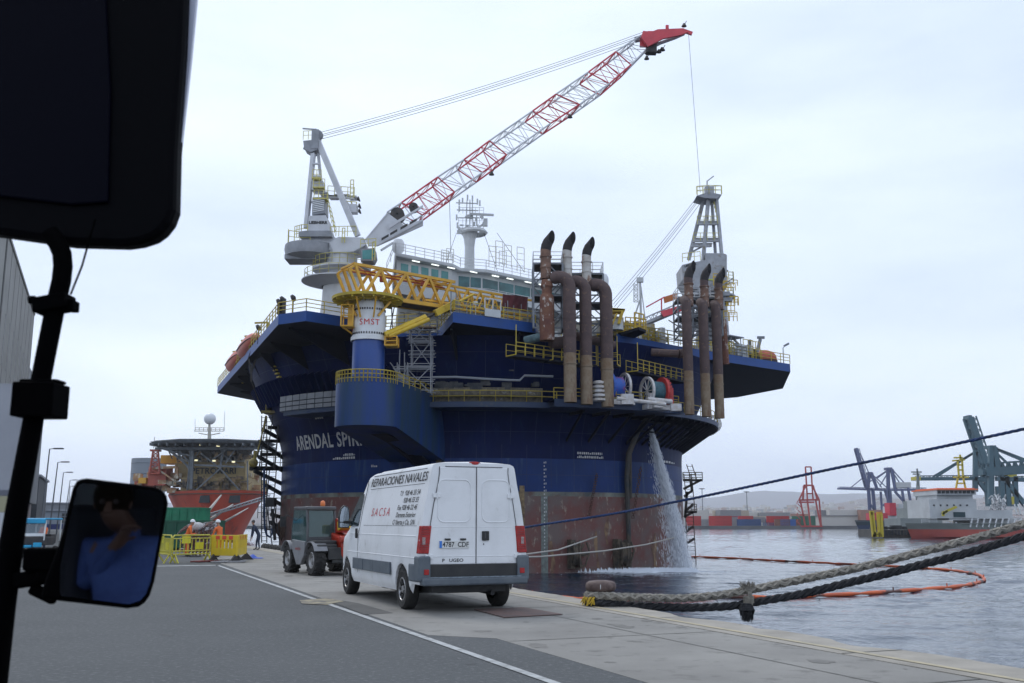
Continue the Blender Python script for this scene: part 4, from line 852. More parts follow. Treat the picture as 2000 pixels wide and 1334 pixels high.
mb.build('pipework', mat('pipework_mix', (.24, .22, .17), .7, c2=(.09, .07, .05), sc=.8, c3=(.45, .45, .42), sc3=.6, lo3=.55, hi3=.6), blk)
mb = MB()
for k in range(26): s0 = rn.uniform(0, 24); mb.box(kb(s0, rn.uniform(-1.6, -.3), 21.5 + rn.uniform(0, 1.2)), (rn.uniform(.4, 1.4), rn.uniform(.4, 1), rn.uniform(.5, 1.6)), rz=.66)
mb.build('deck_equipment', mat('deck_clutter', (.2, .17, .12), .7, c2=(.42, .4, .36), sc=.5, lo=.4, hi=.6, c3=(.45, .3, .04), sc3=.7, lo3=.56, hi3=.6), blk)
# roof mast
rn = random.Random(88); M0 = at(917, 508, 116); M0.z = 30.9
mb = MB(); mb.lathe([(.62, 0), (.58, 3.2), (.7, 4.2), (1.0, 5.0), (.9, 5.5)], M0, 14)
for k in range(26): mb.box(M0 + V(rn.uniform(-1.4, 1.8), rn.uniform(-.8, .8), rn.uniform(4.6, 7.2)), (rn.uniform(.1, .5), .3, rn.uniform(.1, .6)))
for z in (5.2, 6.1, 7.4): mb.rail([M0 + V(-1.3, -.9, z - .2), M0 + V(1.7, -.9, z - .2)], .7, .03, .5, 1)
mb.lathe([(1.5, 4.8), (1.7, 5.0), (1.5, 5.3), (1.0, 5.3)], M0 + V(.5, 0, 0), 12)
for z in (5.6, 6.9, 7.9, 8.8): mb.beam(M0 + V(-1.3 - .1 * (z - 5), 0, z), M0 + V(1.3 - .1 * (z - 5), 0, z + (.0 if z < 7 else -.1)), .12)
for x in (-.5, .4, .0): mb.beam(M0 + V(x, 0, 5.3), M0 + V(x * .7, 0, 9.2), .12)
for x, z in ((-1.3, 8.7), (-.9, 8.9), (-.3, 9.3), (.3, 9.2), (.9, 8.8), (1.2, 8.6), (-1.6, 6.8), (-1.5, 5.8), (-1.3, 7.9)): mb.tube(M0 + V(x, 0, z - .2), M0 + V(x, 0, z + .5), .1)
mb.beam(M0 + V(0, -.3, 7.3), M0 + V(2.9, -.3, 7.15), .22, .25); mb.box(M0 + V(1.9, 0, 6.3), (.5, .5, .9)); mb.beam(M0 + V(.5, 0, 5.2), M0 + V(2.0, 0, 6.4), .2)
mast = mb.build('mast', AW, blk)
mb = MB(); 
for x in (-1.6, 1.7, 3.3): mb.tube(M0 + V(x, 0, 5), M0 + V(x * 2.0, 0, .1), .025, n=4)
mb.tube(at(878, 392, 114), at(881, 508, 114), .03, n=4); mb.build('stay_wire', DARK, mast)
for nm, x, y, Y_, r_ in (('satellite_dome', 778, 481, 110, .72), ('satellite_dome', 1177, 548, 118, .75)):
    c = at(x, y, Y_); mb = MB(); mb.lathe([(r_ * .55, -1.3), (r_ * .5, -.9), (r_ * .95, -.5), (r_, 0), (r_ * .97, .35), (r_ * .7, .75), (.01, .95)], c, 16); mb.build(nm, mat('dome_white', (.68, .7, .72), .4), blk, smooth=True)
mb = MB()
for x, y0, y1 in ((985, 478, 520), (1010, 482, 530), (975, 490, 520), (862, 488, 512), (872, 485, 512), (968, 470, 515), (955, 480, 520)): mb.rail([at(x, y1, 117), at(x + 14, y1 + 2, 118)], at(x, y0, 117).z - at(x, y1, 117).z, .04, 1, 3)
mb.build('roof_equipment', mat('roof_kit', (.55, .52, .38), .6, c2=(.4, .4, .4), sc=1), blk)
# ------------------------------------------------------------------ exhaust stacks
SR = mat('stack_rust_brown', (.115, .075, .07), .8, c2=(.075, .05, .05), sc=.7, c3=(.2, .12, .08), sc3=2.5, lo3=.58, hi3=.75, bump=.2)
ST = mat('stack_tan', (.26, .21, .15), .8, c2=(.19, .12, .07), sc=1.2, c3=(.12, .06, .04), sc3=1.5, lo3=.55, hi3=.7, st3=(1, 1, .25))
SF = mat('stack_flaky', (.23, .13, .09), .8, c2=(.11, .06, .045), sc=1.0, c3=(.42, .38, .34), sc3=2.6, lo3=.58, hi3=.68, st3=(1, 1, .6))
SB = mat('stack_flaked_bottle', (.12, .045, .035), .8, c2=(.2, .09, .05), sc=.8, c3=(.5, .46, .42), sc3=2.4, lo3=.57, hi3=.66, st3=(1, 1, .6))
SW = mat('stack_white_rust', (.55, .53, .5), .7, c2=(.4, .35, .3), sc=1, c3=(.2, .09, .05), sc3=1.6, lo3=.54, hi3=.64, st3=(1, 1, .5))
SK = mat('stack_soot', (.012, .012, .018), .8, c2=(.03, .025, .025), sc=1.5)
def zof(x, y, Y_): return at(x, y, Y_).z
def xof(x, y, Y_): return at(x, y, Y_).x
def stack(xt, yt0, ytm, ybase, Y_, r_, topm, label, soot=.45):
    # riser ending in a bent, scarfed mouth that opens to the right
    s_ = thing('exhaust_stack', label, 'exhaust stack', V(xof(xt, ybase, Y_), Y_, zof(xt, ybase, Y_)), group=None)
    x0 = xof(xt, ybase, Y_); z0 = zof(xt, ybase, Y_); zm = zof(xt, ytm, Y_); zt = zof(xt, yt0, Y_)
    mb = MB(); mb.tube((x0, Y_, z0), (x0, Y_, zm), r_, n=18); mb.lathe([(r_ * 1.02, -.06), (r_ * 1.18, -.06), (r_ * 1.18, .06), (r_ * 1.02, .06)], (x0, Y_, zm), 18); mb.lathe([(r_ * 1.02, -.05), (r_ * 1.12, -.05), (r_ * 1.12, .05), (r_ * 1.02, .05)], (x0, Y_, lerp(z0, zm, .5)), 18)
    mb.build('riser', topm, s_, smooth=True)
    H = zt - zm; pts = [V(x0, Y_, zm), V(x0 + .0, Y_, zm + H * .3), V(x0 + .08, Y_, zm + H * .5), V(x0 + .24, Y_, zm + H * .68), V(x0 + .52, Y_, zm + H * .84)]
    mb = MB(); mb.path(pts[:3], [r_, r_, r_ * .98], 16, cap=False); mb.build('elbow', topm if soot < .5 else SR, s_, smooth=True)
    mb = MB(); mb.path(pts[1:], [r_ * 1.01, r_ * 1.02, r_, r_ * .92], 16, cap=False)
    n = 16; k = len(mb.v) - n
    dv = (pts[-1] - pts[-2]).normalized()
    for i in range(n): mb.v[k + i] += dv * max(-.5, min(.9, ((pts[-1] + V(.12, 0, 0) - mb.v[k + i]).dot(V(.8, -.6, .1))) / dv.dot(V(.8, -.6, .1))))
    mb.v = [p for p in mb.v]; mb.build('mouth', SK, s_, smooth=True)
    return s_
def drop(xd, yelb, yb, Y_, r_, xf, label, ysplit, elbow=True):
    # pipe that comes over from xf through an elbow and drops to an open end
    zt, zb, zs = zof(xd, yelb, Y_), zof(xd, yb, Y_), zof(xd, ysplit, Y_); x0 = xof(xd, yb, Y_)
    t_ = thing('exhaust_pipe', label, 'exhaust pipe', V(x0, Y_, zb))
    pts = [V(x0, Y_, zs), V(x0, Y_, lerp(zs, zt, .5)), V(x0, Y_, zt - .9)]
    if elbow:
        xa = xof(xf, yelb, Y_); e = 1.0
        for k in range(1, 7): a = R(90 * k / 6); pts.append(V(x0 - e + e * math.cos(a), Y_, zt - e + e * math.sin(a)))
        pts.append(V(xa, Y_ + .4, zt))
    else: pts += [V(x0, Y_, zt - .3), V(x0, Y_ + .3, zt), V(x0, Y_ + 1.2, zt + .2)]
    mb = MB(); mb.path(pts, r_, 18); mb.build('upper_pipe', SR, t_, smooth=True)
    mb = MB()
    for zz in (lerp(zs, zt, .22), lerp(zs, zt, .45), lerp(zs, zt, .7)): mb.lathe([(r_, -.05), (r_ * 1.05, -.05), (r_ * 1.05, .05), (r_, .05)], (x0, Y_, zz), 18)
    mb.build('flange', SR, t_)
    mb = MB(); mb.lathe([(r_ * .85, zb), (r_ * .97, zb), (r_ * .97, zs), (r_ * .4, zs + .02)], (x0, Y_, 0), 18); mb.lathe([(r_ * .97, -.05), (r_ * 1.08, -.05), (r_ * 1.08, .05), (r_ * .97, .05)], (x0, Y_, lerp(zs, zb, .22)), 18); mb.build('tail_pipe', ST, t_, smooth=True)
    return t_
G1 = 94.6
stack(1066, 459, 502, 545, G1 + .6, .52, SF, 'rust-brown exhaust stack with a sooty bent mouth, leftmost of all six')
stack(1108, 460, 503, 548, G1 + 1.6, .47, SW, 'exhaust stack with white rust-streaked riser and sooty bent mouth, second from the left')
stack(1146, 470, 512, 552, G1 + 2.6, .47, SW, 'exhaust stack with white riser right of the rusty bottle-shaped silencer, third from the left')
drop(1114, 541, 786, G1, .63, 1083, 'brown elbowed exhaust pipe with tan tail, nearest the bottle-shaped silencer', 690)
drop(1146, 549, 790, G1 + 1, .60, 1123, 'brown exhaust drop pipe with tan tail, middle of the three elbowed pipes', 695)
drop(1187, 556, 795, G1 + 2, .63, 1160, 'brown exhaust drop pipe with rusty orange tail, right of the three elbowed pipes', 701)
si = thing('silencer', 'flaking rust-red bottle-shaped exhaust silencer hanging over the deck edge', 'silencer', at(1069, 664, G1))
x0 = xof(1069, 664, G1); zz = lambda y: zof(1069, y, G1)
mb = MB(); mb.lathe([(.01, zz(664)), (.72, zz(664)), (.74, zz(655)), (.74, zz(622)), (.70, zz(621)), (.72, zz(590)), (.68, zz(578)), (.5, zz(572)), (.5, zz(562)), (.62, zz(558)), (.5, zz(545))], (x0, G1 + .4, 0), 22); mb.build('vessel', SB, si, smooth=30)
mb = MB(); mb.tube((x0 - .5, G1 + .6, zz(655)), (x0 - 2.1, G1 + 1.4, zz(660)), .42, n=12); mb.build('inlet', mat('teal_cloth', (.12, .2, .22), .8, c2=(.07, .1, .11), sc=2), si, smooth=True)
def frame(xl, xr, yt, yb, Y_, dep, nx, nz_, name='lattice_tower', lab='', w_=.2):
    o = thing(name, lab, 'frame', V(xof(xl, yb, Y_), Y_, zof(xl, yb, Y_)))
    mb = MB(); zt, zb = zof(xl, yt, Y_), zof(xl, yb, Y_); xs = [lerp(xof(xl, yb, Y_), xof(xr, yb, Y_), i / nx) for i in range(nx + 1)]
    for y in (Y_, Y_ + dep):
        for x in xs: mb.beam((x, y, zb), (x, y, zt), w_)
        for j in range(nz_ + 1): z = lerp(zb, zt, j / nz_); mb.beam((xs[0], y, z), (xs[-1], y, z), w_ * .8)
        for i in range(nx):
            for j in range(nz_):
                z0, z1 = lerp(zb, zt, j / nz_), lerp(zb, zt, (j + 1) / nz_)
                if (i + j) % 2: mb.beam((xs[i], y, z0), (xs[i + 1], y, z1), w_ * .6)
                else: mb.beam((xs[i], y, z1), (xs[i + 1], y, z0), w_ * .6)
    for x in xs:
        for j in range(nz_ + 1): z = lerp(zb, zt, j / nz_); mb.beam((x, Y_, z), (x, Y_ + dep, z), w_ * .8)
    mb.build('lattice_frame', mat('frame_grey', (.22, .24, .27), .5, c2=(.14, .15, .17), sc=1), o)
    mb = MB()
    for j in (nz_ // 2, nz_): z = lerp(zb, zt, j / nz_); mb.box(((xs[0] + xs[-1]) / 2, Y_ + dep / 2, z + .1), (xs[-1] - xs[0], dep, .06))
    mb.build('grating', mat('grating_dark', (.08, .085, .09), .8), o)
    mb = MB(); z = lerp(zb, zt, 1) + .12; mb.rail([V(xs[0], Y_, z), V(xs[-1], Y_, z), V(xs[-1], Y_ + dep, z), V(xs[0], Y_ + dep, z), V(xs[0], Y_, z)], 1.1, .04, 1.2, 2); mb.build('handrail', WRL, o)
    return o
frame(1042, 1100, 515, 640, G1 + .9, 3, 2, 4, lab='grey steel lattice frame carrying the left group of exhaust stacks', w_=.19)
frame(1118, 1180, 535, 650, G1 + 3.2, 3, 2, 4, lab='grey steel lattice frame standing behind the three elbowed exhaust pipes', w_=.17)
G2 = 102.6
stack(1346, 516, 555, 598, G2 + .4, .47, SF, 'dark exhaust stack with sooty mouth, left of the three before the far crane house', soot=.6)
stack(1377, 521, 560, 600, G2 + 1.6, .45, SF, 'dark exhaust stack in front of the far crane house, middle of the right-hand group', soot=.6)
stack(1405, 529, 565, 605, G2 + 2.8, .45, SF, 'dark exhaust stack with sooty mouth, rightmost of all six', soot=.6)
for xx, yt, yb, dy, ys, lb in ((1347, 585, 810, 0, 725, 'left of the right-hand group of three'), (1380, 590, 814, 1.2, 730, 'middle of the right-hand group of three'), (1406, 594, 817, 2.4, 732, 'rightmost pipe over the water')):
    drop(xx, yt, yb, G2 + dy, .52, xx, 'straight brown exhaust drop pipe with tan tail, ' + lb, ys, elbow=False)
frame(1326, 1412, 582, 655, G2 + 3.4, 3, 3, 4, lab='grey steel lattice frame behind the right-hand exhaust pipes', w_=.16)
mb = MB(); a = at(1425, 628, 107); b_ = at(1417, 712, 107); mb.tube(b_, at(1411, 625, 107), .42, n=10); mb.build('riser_pipe', SB, rig)
mb = MB(); mb.tube(at(1272, 688, 104), at(1325, 691, 104), .42, n=12); mb.tube(at(1325, 691, 104), at(1345, 690, 104.5), .5, n=12); mb.build('duct', SR, rig)
mb = MB(); mb.tube(at(1120, 655, 97), at(1200, 675, 98), .45, n=12); mb.tube(at(1075, 672, 96.5), at(1105, 668, 97), .6, n=12); mb.build('duct', SR, rig)
# two hanging galleries under the deck
def gallery(pts, z0, wd, lab):
    mb = MB(); P = [V(p.x, p.y, z0) for p in pts]
    mb.rail(P, 1.2, .042, 1.1, 2); d = (P[-1] - P[0]).normalized(); n_ = V(-d.y, d.x, 0)
    mb.rail([p + n_ * wd for p in P], 1.2, .035, 1.1, 1)
    for p in (P[0], P[-1]): mb.beam(p, p + V(0, 0, 2.9), .08); mb.beam(p, p + n_ * wd, .1)
    g = mb.build('gallery_rail', YR, rig)
    mb = MB(); mb.prism([P[0], P[-1], P[-1] + n_ * wd, P[0] + n_ * wd], (0, 0, -.18)); mb.build('gallery_floor', UND, rig)
gallery([zat(1008, 692, 17.3), zat(1080, 702, 17.3)], 17.3, 1.5, '')
gallery([zat(1080, 702, 17.2), zat(1165, 712, 17.2)], 17.2, 1.5, '')
gallery([zat(1246, 724, 16.6), zat(1342, 745, 16.6)], 16.6, 1.4, '')
gallery([zat(1168, 714, 17.0), zat(1206, 712, 17.0)], 17.0, 1.2, '')
# mooring winches on the deck of the ring
def winch(x, y, Y_, lab, dm, fm, ang):
    c = at(x, y, Y_); o = thing('mooring_winch', lab, 'winch', c - V(0, 0, 1.9), rz=R(ang))
    ax = Matrix.Rotation(R(90), 3, 'Y')
    mb = MB(); mb.lathe([(1.25, -.12), (1.5, -.12), (1.5, .12), (1.25, .12), (1.25, -.12)], (-.9, 0, 1.9), 26, axis=ax)
    for k in range(10): a = k * math.pi / 5; mb.beam(V(-.9, 0, 1.9), V(-.9, math.cos(a) * 1.3, 1.9 + math.sin(a) * 1.3), .07)
    mb.build('rim_wheel', mat('winch_white', (.58, .58, .6), .6, c2=(.45, .4, .35), sc=2), o, local=True)
    mb = MB(); mb.lathe([(.2, -.5), (1.05, -.5), (1.05, .7), (.2, .7)], (0, 0, 1.9), 24, axis=ax); mb.build('drum', dm, o, smooth=30, local=True)
    mb = MB(); mb.lathe([(.2, .7), (1.5, .7), (1.5, .95), (.2, .95)], (0, 0, 1.9), 22, axis=ax)
    for k in range(20 if fm is REDP else 0): a = k * math.pi / 10; mb.box(V(1.05, math.cos(a) * 1.3, 1.9 + math.sin(a) * 1.3), (.35, .25, .25))
    mb.box((1.2, -.9, 1.4), (.5, .6, 1.6)); mb.build('brake_band', fm, o, local=True)
    mb = MB(); mb.box((0, .2, .25), (2.8, 2.2, .5)); mb.box((-.9, -.8, .8), (.5, .5, 1.6)); mb.tube((-1.6, -1.2, .9), (1.2, -1.2, .8), .25, n=10); mb.box((-.4, -1.3, .5), (1.2, .5, .8)); mb.build('base_frame', mat('winch_white', (.58, .58, .6), .6), o, local=True)
    return o
REDP = mat('winch_red', (.50, .035, .03), .5, c2=(.35, .03, .03), sc=2); CY = mat('drum_teal', (.04, .13, .17), .6, c2=(.02, .06, .08), sc=3); BLU = mat('drum_blue', (.02, .10, .45), .5, c2=(.3, .05, .1), sc=1.2, lo=.5, hi=.65); REDP = mat('winch_red', (.50, .035, .03), .5, c2=(.35, .03, .03), sc=2)
winch(1279, 765, 100.6, 'mooring winch with teal drum and red flange behind a white spoked wheel', CY, REDP, 22)
winch(1204, 756, 99.8, 'mooring winch with bright blue drum and white rim wheel, half behind an exhaust pipe', BLU, BLU, 200)
mb = MB()
for k in range(5): mb.lathe([(.3, 0), (.75 - k * .04, .1), (.75 - k * .04, .3), (.3, .4)], at(1170, 785, 96.5) + V(0, 0, k * .42), 14)
mb.tube(at(1170, 772, 96.5), at(1172, 750, 96.5), .3, .15); mb.tube(at(1205, 778, 96), at(1300, 790, 97), .2, n=8); mb.box(at(1225, 780, 96.4), (1.2, .8, 1.0)); mb.box(at(1320, 796, 97.5), (1.0, .8, .7))
tag(mb.build('capstan', mat('winch_white', (.58, .58, .6), .6)), 'white capstan and pipe rack on the winch deck between the exhaust pipes', 'capstan')

# ------------------------------------------------------------------ scaffold tower
sc_ = thing('scaffold_tower', 'galvanised tube scaffold standing beside the gangway column', 'scaffold', V(at(800, 765, 96).x, 96, 13.9))
mb = MB(); TG_ = mat('scaffold_tube', (.36, .37, .40), .5, .3)
def lift(xl, xr, yt, yb, Y_, dep=1.6, braces=1, boards=True):
    a, b_ = at(xl, yb, Y_), at(xr, yb, Y_); zt = zof(xl, yt, Y_); zb = a.z
    for x in (a.x, b_.x):
        for y in (Y_, Y_ + dep): mb.tube((x, y, zb), (x, y, zt + .4), .05, n=5)
    for z in (zb + .3, lerp(zb, zt, .45), lerp(zb, zt, .6), zt, zt - .25):
        for y in (Y_, Y_ + dep): mb.tube((a.x - .3, y, z), (b_.x + .3, y, z), .045, n=5)
        for x in (a.x, b_.x): mb.tube((x, Y_ - .2, z), (x, Y_ + dep + .2, z), .045, n=5)
    mb.tube((a.x, Y_, zb), (b_.x, Y_, zt), .05, n=5); mb.tube((b_.x, Y_, zb), (a.x, Y_, zt), .05, n=5)
    if boards: mb.box(((a.x + b_.x) / 2, Y_ + dep / 2, zt - .1), (b_.x - a.x, dep, .06))
lift(790, 841, 716, 768, 96.2); lift(803, 843, 665, 716, 96.3, 1.4); lift(800, 838, 640, 668, 96.5, 1.4); lift(818, 853, 612, 650, 95.5, 1.4, boards=True); lift(775, 795, 716, 758, 96.0, 1.2, boards=False)
for x0_, y0_, x1_, y1_ in ((762, 708, 795, 752), (781, 683, 779, 752), (790, 688, 790, 752), (768, 718, 800, 765), (841, 640, 841, 768)): mb.tube(at(x0_, y0_, 96), at(x1_, y1_, 96), .05, n=5)
mb.build('tube_frame', TG_, sc_)
mb = MB(); mb.box(at(835, 641, 96), (1.8, 1.3, .1)); mb.build('board', mat('scaffold_board', (.3, .2, .13), .8), sc_)

# ------------------------------------------------------------------ big crane on the left
CWH = mat('crane_grey_white', (.60, .61, .64), .5, c2=(.48, .49, .52), sc=.5, c3=(.26, .23, .18), sc3=1.5, lo3=.66, hi3=.8)
CRD = mat('crane_red', (.62, .06, .08), .5, c2=(.5, .05, .07), sc=1)
YP = mat('pale_yellow', (.58, .52, .16), .6)
Y1 = 103.0; c0 = at(668, 520, Y1)
cr = thing('pedestal_crane', 'tall white pedestal crane with a red and white lattice boom reaching up to the right', 'crane', V(c0.x, Y1, ZD))
mb = MB(); zz = lambda y: zof(668, y, Y1)
mb.lathe([(2.4, ZD), (2.0, zz(590)), (1.9, zz(545)), (1.62, zz(540)), (1.6, zz(500)), (1.75, zz(499)), (1.75, zz(493)), (1.5, zz(488))], (c0.x, Y1, 0), 28)
mb.build('pedestal', mat('crane_white', (.60, .61, .62), .5, c2=(.5, .5, .5), sc=.7), cr, smooth=25)
mb = MB(); mb.lathe([(1.6, zz(533)), (3.1, zz(530)), (3.1, zz(526)), (1.6, zz(526))], (c0.x, Y1, 0), 28); mb.lathe([(1.9, zz(562)), (2.3, zz(560)), (4.0, zz(552)), (4.0, zz(550)), (1.9, zz(550))], (c0.x - .2, Y1, 0), 28, R(100), R(280))
mb.build('gallery', CWH, cr, smooth=20)
mb = MB()
for r_, y in ((3.05, 527), (3.9, 551)): mb.rail([V(c0.x + math.cos(R(a)) * r_, Y1 + math.sin(R(a)) * r_, zz(y)) for a in range(110, 291, 15)], 1.1, .035, 1.2, 1)
mb.rail([V(c0.x + math.cos(R(a)) * 3.05, Y1 + math.sin(R(a)) * 3.05, zz(527)) for a in range(290, 400, 15)], 1.1, .035, 1.2, 1)
mb.build('handrail', YP, cr)
def ppoly(px, Y_, th): return [at(x, y, Y_) for x, y in px], V(0, th, 0)
mb = MB(); mb.prism(*ppoly([(588, 468), (588, 462), (648, 464), (700, 463), (712, 470), (712, 480), (700, 488), (672, 492), (640, 488), (588, 486)], Y1 - 1.5, 3.2)); mb.prism(*ppoly([(643, 474), (660, 462), (710, 463), (716, 478), (690, 492), (650, 494)], Y1 - 1.8, .3)); mb.build('slewing_frame', CWH, cr, bevel=.08)
mb = MB(); mb.lathe([(.01, zz(512)), (1.5, zz(510)), (2.6, zz(503)), (2.75, zz(492)), (2.7, zz(482)), (.01, zz(482))], (at(596, 480, Y1).x + .6, Y1, 0), 20); mb.box(at(592, 507, Y1) , (3.4, 2.6, .5)); mb.build('counterweight', mat('crane_grey', (.30, .31, .34), .5, c2=(.22, .23, .25), sc=1), cr, smooth=25)
mb = MB(); g = [at(562, 484, Y1 - 2), at(563, 470, Y1 + 1.5), at(580, 457, Y1 + 2), at(600, 462, Y1 - 2)]
mb.rail([at(563, 484, Y1 - 1.6), at(585, 487, Y1 - 2), at(605, 486, Y1 - 2)], 1.9, .045, .8, 2); mb.rail([at(563, 484, Y1 - 1.6), at(562, 480, Y1 + 1.8)], 1.9, .045, .8, 2); mb.rail([at(575, 465, Y1), at(588, 462, Y1 - 2), at(600, 462, Y1 - 2)], 1.3, .045, .8, 2)
mb.rail([at(645, 462, Y1 - 1.5), at(695, 461, Y1 - 1.5)], 1.1, .04, 1.0, 1); mb.rail([at(668, 474, Y1 - 2), at(673, 474, Y1 - 2)], 1.6, .05, .5, 2)
for k in range(7): mb.rail([at(638 + k * 2.5, 398 + k * 9.5, Y1 - 1), at(641 + k * 2.5, 404 + k * 9.5, Y1 - 1)], .9, .04, .5, 1)
mb.build('ladder_rail', YP, cr)
wh = MB(); wh.prism(*ppoly([(600, 462), (599, 452), (603, 421), (636, 420), (644, 450), (646, 461)], Y1 - 2.0, 3.2)); whs = wh.build('winch_house', CWH, cr, bevel=.06)
mb = MB(); mb.text('LIEBHERR', .42, lambda x, y: at(621, 437, Y1 - 2.03) + V(x * 1.1, 0, y), bold=.02); mb.build('lettering', INK, whs)
mb = MB(); mb.prism(*ppoly([(597, 450), (646, 450), (648, 462), (584, 462), (583, 452)], Y1 - 2.2, 3.6)); mb.prism(*ppoly([(609, 420), (610, 385), (634, 384), (635, 416)], Y1 - 1.6, 2.0)); mb.build('machinery', mat('crane_grey', (.20, .21, .23), .5), cr, bevel=.05)
mb = MB()
for k in range(7): mb.beam(at(611, 392 + k * 3.6, Y1 - 1.66), at(633, 388 + k * 3.6, Y1 - 1.66), .06, .09)
mb.build('louvre', WHITE, cr)
hd = at(618, 268, Y1)
mb = MB()
for dy in (-1.3, 1.5): mb.beam(at(598, 446, Y1 + dy), at(612, 300, Y1 + dy * .3), .42, .5); mb.beam(at(699, 461, Y1 + dy), at(622, 278, Y1 + dy * .3), .42, .6)
mb.beam(at(630, 384, Y1), at(620, 285, Y1), .3)
for y, xa, xb in ((344, 609, 626), (362, 615, 631), (376, 616, 640), (320, 610, 624), (395, 602, 640)): mb.beam(at(xa, y, Y1 - .8), at(xb, y, Y1 - .8), .2); mb.beam(at(xa, y, Y1 + .8), at(xb, y, Y1 + .8), .2)
fr_ = mb.build('a_frame', CWH, cr, bevel=.03)
mb = MB(); mb.box(at(618, 277, Y1), (.75, 1.74, 2.2)); mb.prism(*ppoly([(592, 275), (620, 272), (620, 292), (606, 297), (594, 290)], Y1 - .8, 1.6)); mb.beam(at(591, 251, Y1), at(617, 253, Y1), .1, .14); mb.beam(at(616, 252, Y1), at(617, 270, Y1), .25); mb.lathe([(.1, -.3), (.5, -.25), (.5, .25), (.1, .3)], at(622, 264, Y1), 14, axis=Matrix.Rotation(R(90), 3, 'X')); mb.tube(at(596, 292, Y1), at(598, 286, Y1), .25)
mb.build('head', mat('crane_grey', (.20, .21, .23), .5), cr)
mb = MB(); mb.rail([at(592, 273, Y1 - .8), at(612, 272, Y1 - .8)], 1.0, .035, .6, 1)
for (xa, y, xb) in ((610, 344, 627), (612, 362, 634), (613, 384, 640)): mb.box(at((xa + xb) / 2, y + 6, Y1 - 1.3), ((xb - xa) / 18.7, .9, .12)); mb.rail([at(xa, y + 5, Y1 - 1.7), at(xb, y + 5, Y1 - 1.7)], 1.0, .04, .5, 1)
mb.build('platform', YP, cr)
mb = MB()
for k, (x, y) in enumerate(((636, 383), (652, 386), (664, 384), (676, 384), (690, 387))): mb.box(at(x, y, Y1 + .6), (.9, 1.4, .15))
mb.beam(at(640, 384, Y1), at(692, 387, Y1), .2, .3); mb.beam(at(684, 387, Y1), at(692, 414, Y1), .15); mb.beam(at(672, 386, Y1), at(690, 412, Y1), .12); mb.box(at(688, 409, Y1), (1.1, 1, .9)); mb.box(at(622, 366, Y1 - .5), (1.2, 1.4, 1.0))
bs_ = mb.build('side_platform', CWH, cr)
mb = MB(); mb.rail([at(640, 382, Y1 - .4), at(692, 385, Y1 - .4)], 1.1, .04, .8, 1); mb.rail([at(684, 386, Y1 - .4), at(690, 386, Y1 - .4)], 2.0, .05, .5, 3); mb.rail([at(676, 410, Y1 - .4), at(696, 412, Y1 - .4)], 1.0, .05, .5, 2); mb.build('handrail', YP, bs_)
mb = MB()
for x, y in ((700, 389), (702, 403), (702, 413)): mb.cut(); mb.lathe([(.05, -.15), (.3, .0), (.32, .12), (.05, .15)], at(x, y, Y1), 10, axis=Matrix.Rotation(R(70), 3, 'Y'))
mb.build_each('floodlight', DARK, cr)
cb = MB(); cb.prism(*ppoly([(704, 486), (731, 484), (733, 500), (728, 510), (704, 509)], Y1 - 2.8, 1.8)); cab = cb.build('cab', mat('crane_grey', (.20, .21, .23), .5), cr, bevel=.06)
mb = MB(); mb.prism(*ppoly([(708, 489), (730, 487), (731, 499), (726, 506), (708, 506)], Y1 - 2.84, .03)); mb.build('window', TGL, cab)
mb = MB(); mb.rail([at(704, 484, Y1 - 3), at(734, 482, Y1 - 3)], .9, .04, .8, 1); mb.rail([at(727, 509, Y1 - 3), at(732, 508, Y1 - 3)], 2.0, .05, .5, 2); mb.build('handrail', YP, cab)
# boom: solid heel, then lattice in red and white bays, then the red head
YA, YBm = 103.0, 111.0
top0, top1 = at(757, 414, lerp(YA, YBm, .08)), at(1252, 86, YBm); bot0, bot1 = at(818, 434, lerp(YA, YBm, .19)), at(1262, 100, YBm)
bw = 1.15
bd = (top1 - top0).normalized(); bn = V(-bd.y, bd.x, 0).normalized()
B0 = at(716, 474, YA)
def chord(px, py, t, sgn): return at(px, py, lerp(YA, YBm, t)) + bn * (sgn * bw)
# far chords are offset behind the near ones; each chord goes heel to head through its bays
cuts_t = [(757, 414), (784, 396), (855, 346), (906, 312), (956, 275), (1040, 217), (1086, 184), (1149, 141), (1203, 101), (1250, 70)]
cuts_b = [(790, 454), (816, 437), (877, 393), (930, 356), (976, 322), (1060, 262), (1115, 226), (1172, 186), (1213, 150), (1264, 97)]
cols = [0, 1, 0, 1, 0, 1, 0, 1, 0]
N_ = len(cuts_t)
def tt(i): return (cuts_t[i][0] - 716) / (1262 - 716)
TN = [at(x, y, lerp(YA, YBm, tt(i))) for i, (x, y) in enumerate(cuts_t)]
BN = [at(x - 10, y + 1, lerp(YA, YBm, tt(i))) for i, (x, y) in enumerate(cuts_b)]
# the truss seen from below: near chords at -bn, far chords at +bn, heights chosen so that the outer pair spans the photo's depth
hw_ = bn * 1.65
TNn = [p - hw_ for p in [at(x, y, lerp(YA, YBm, tt(i))) for i, (x, y) in enumerate(cuts_t)]]; BF = [p + hw_ for p in BN]
def refit(px, py, t, side):           # keep the outline where the photo has it once the chord is moved in depth
    return at(px, py, lerp(YA, YBm, t) + side * 1.65)
TNn = [refit(x, y, tt(i), -1) for i, (x, y) in enumerate(cuts_t)]; BF = [refit(x, y, (x - 716) / 546, 1) for i, (x, y) in enumerate(cuts_b)]
TF = [p + hw_ * 2 for p in TNn]; BNn = [p - hw_ * 2 for p in BF]
TF[-1] = TNn[-1] + hw_ * 1.2; BNn[-1] = BF[-1] - hw_ * 1.2; TF[0] = TNn[0] + hw_ * 1.5; BNn[0] = BF[0] - hw_ * 1.5
mb = MB()
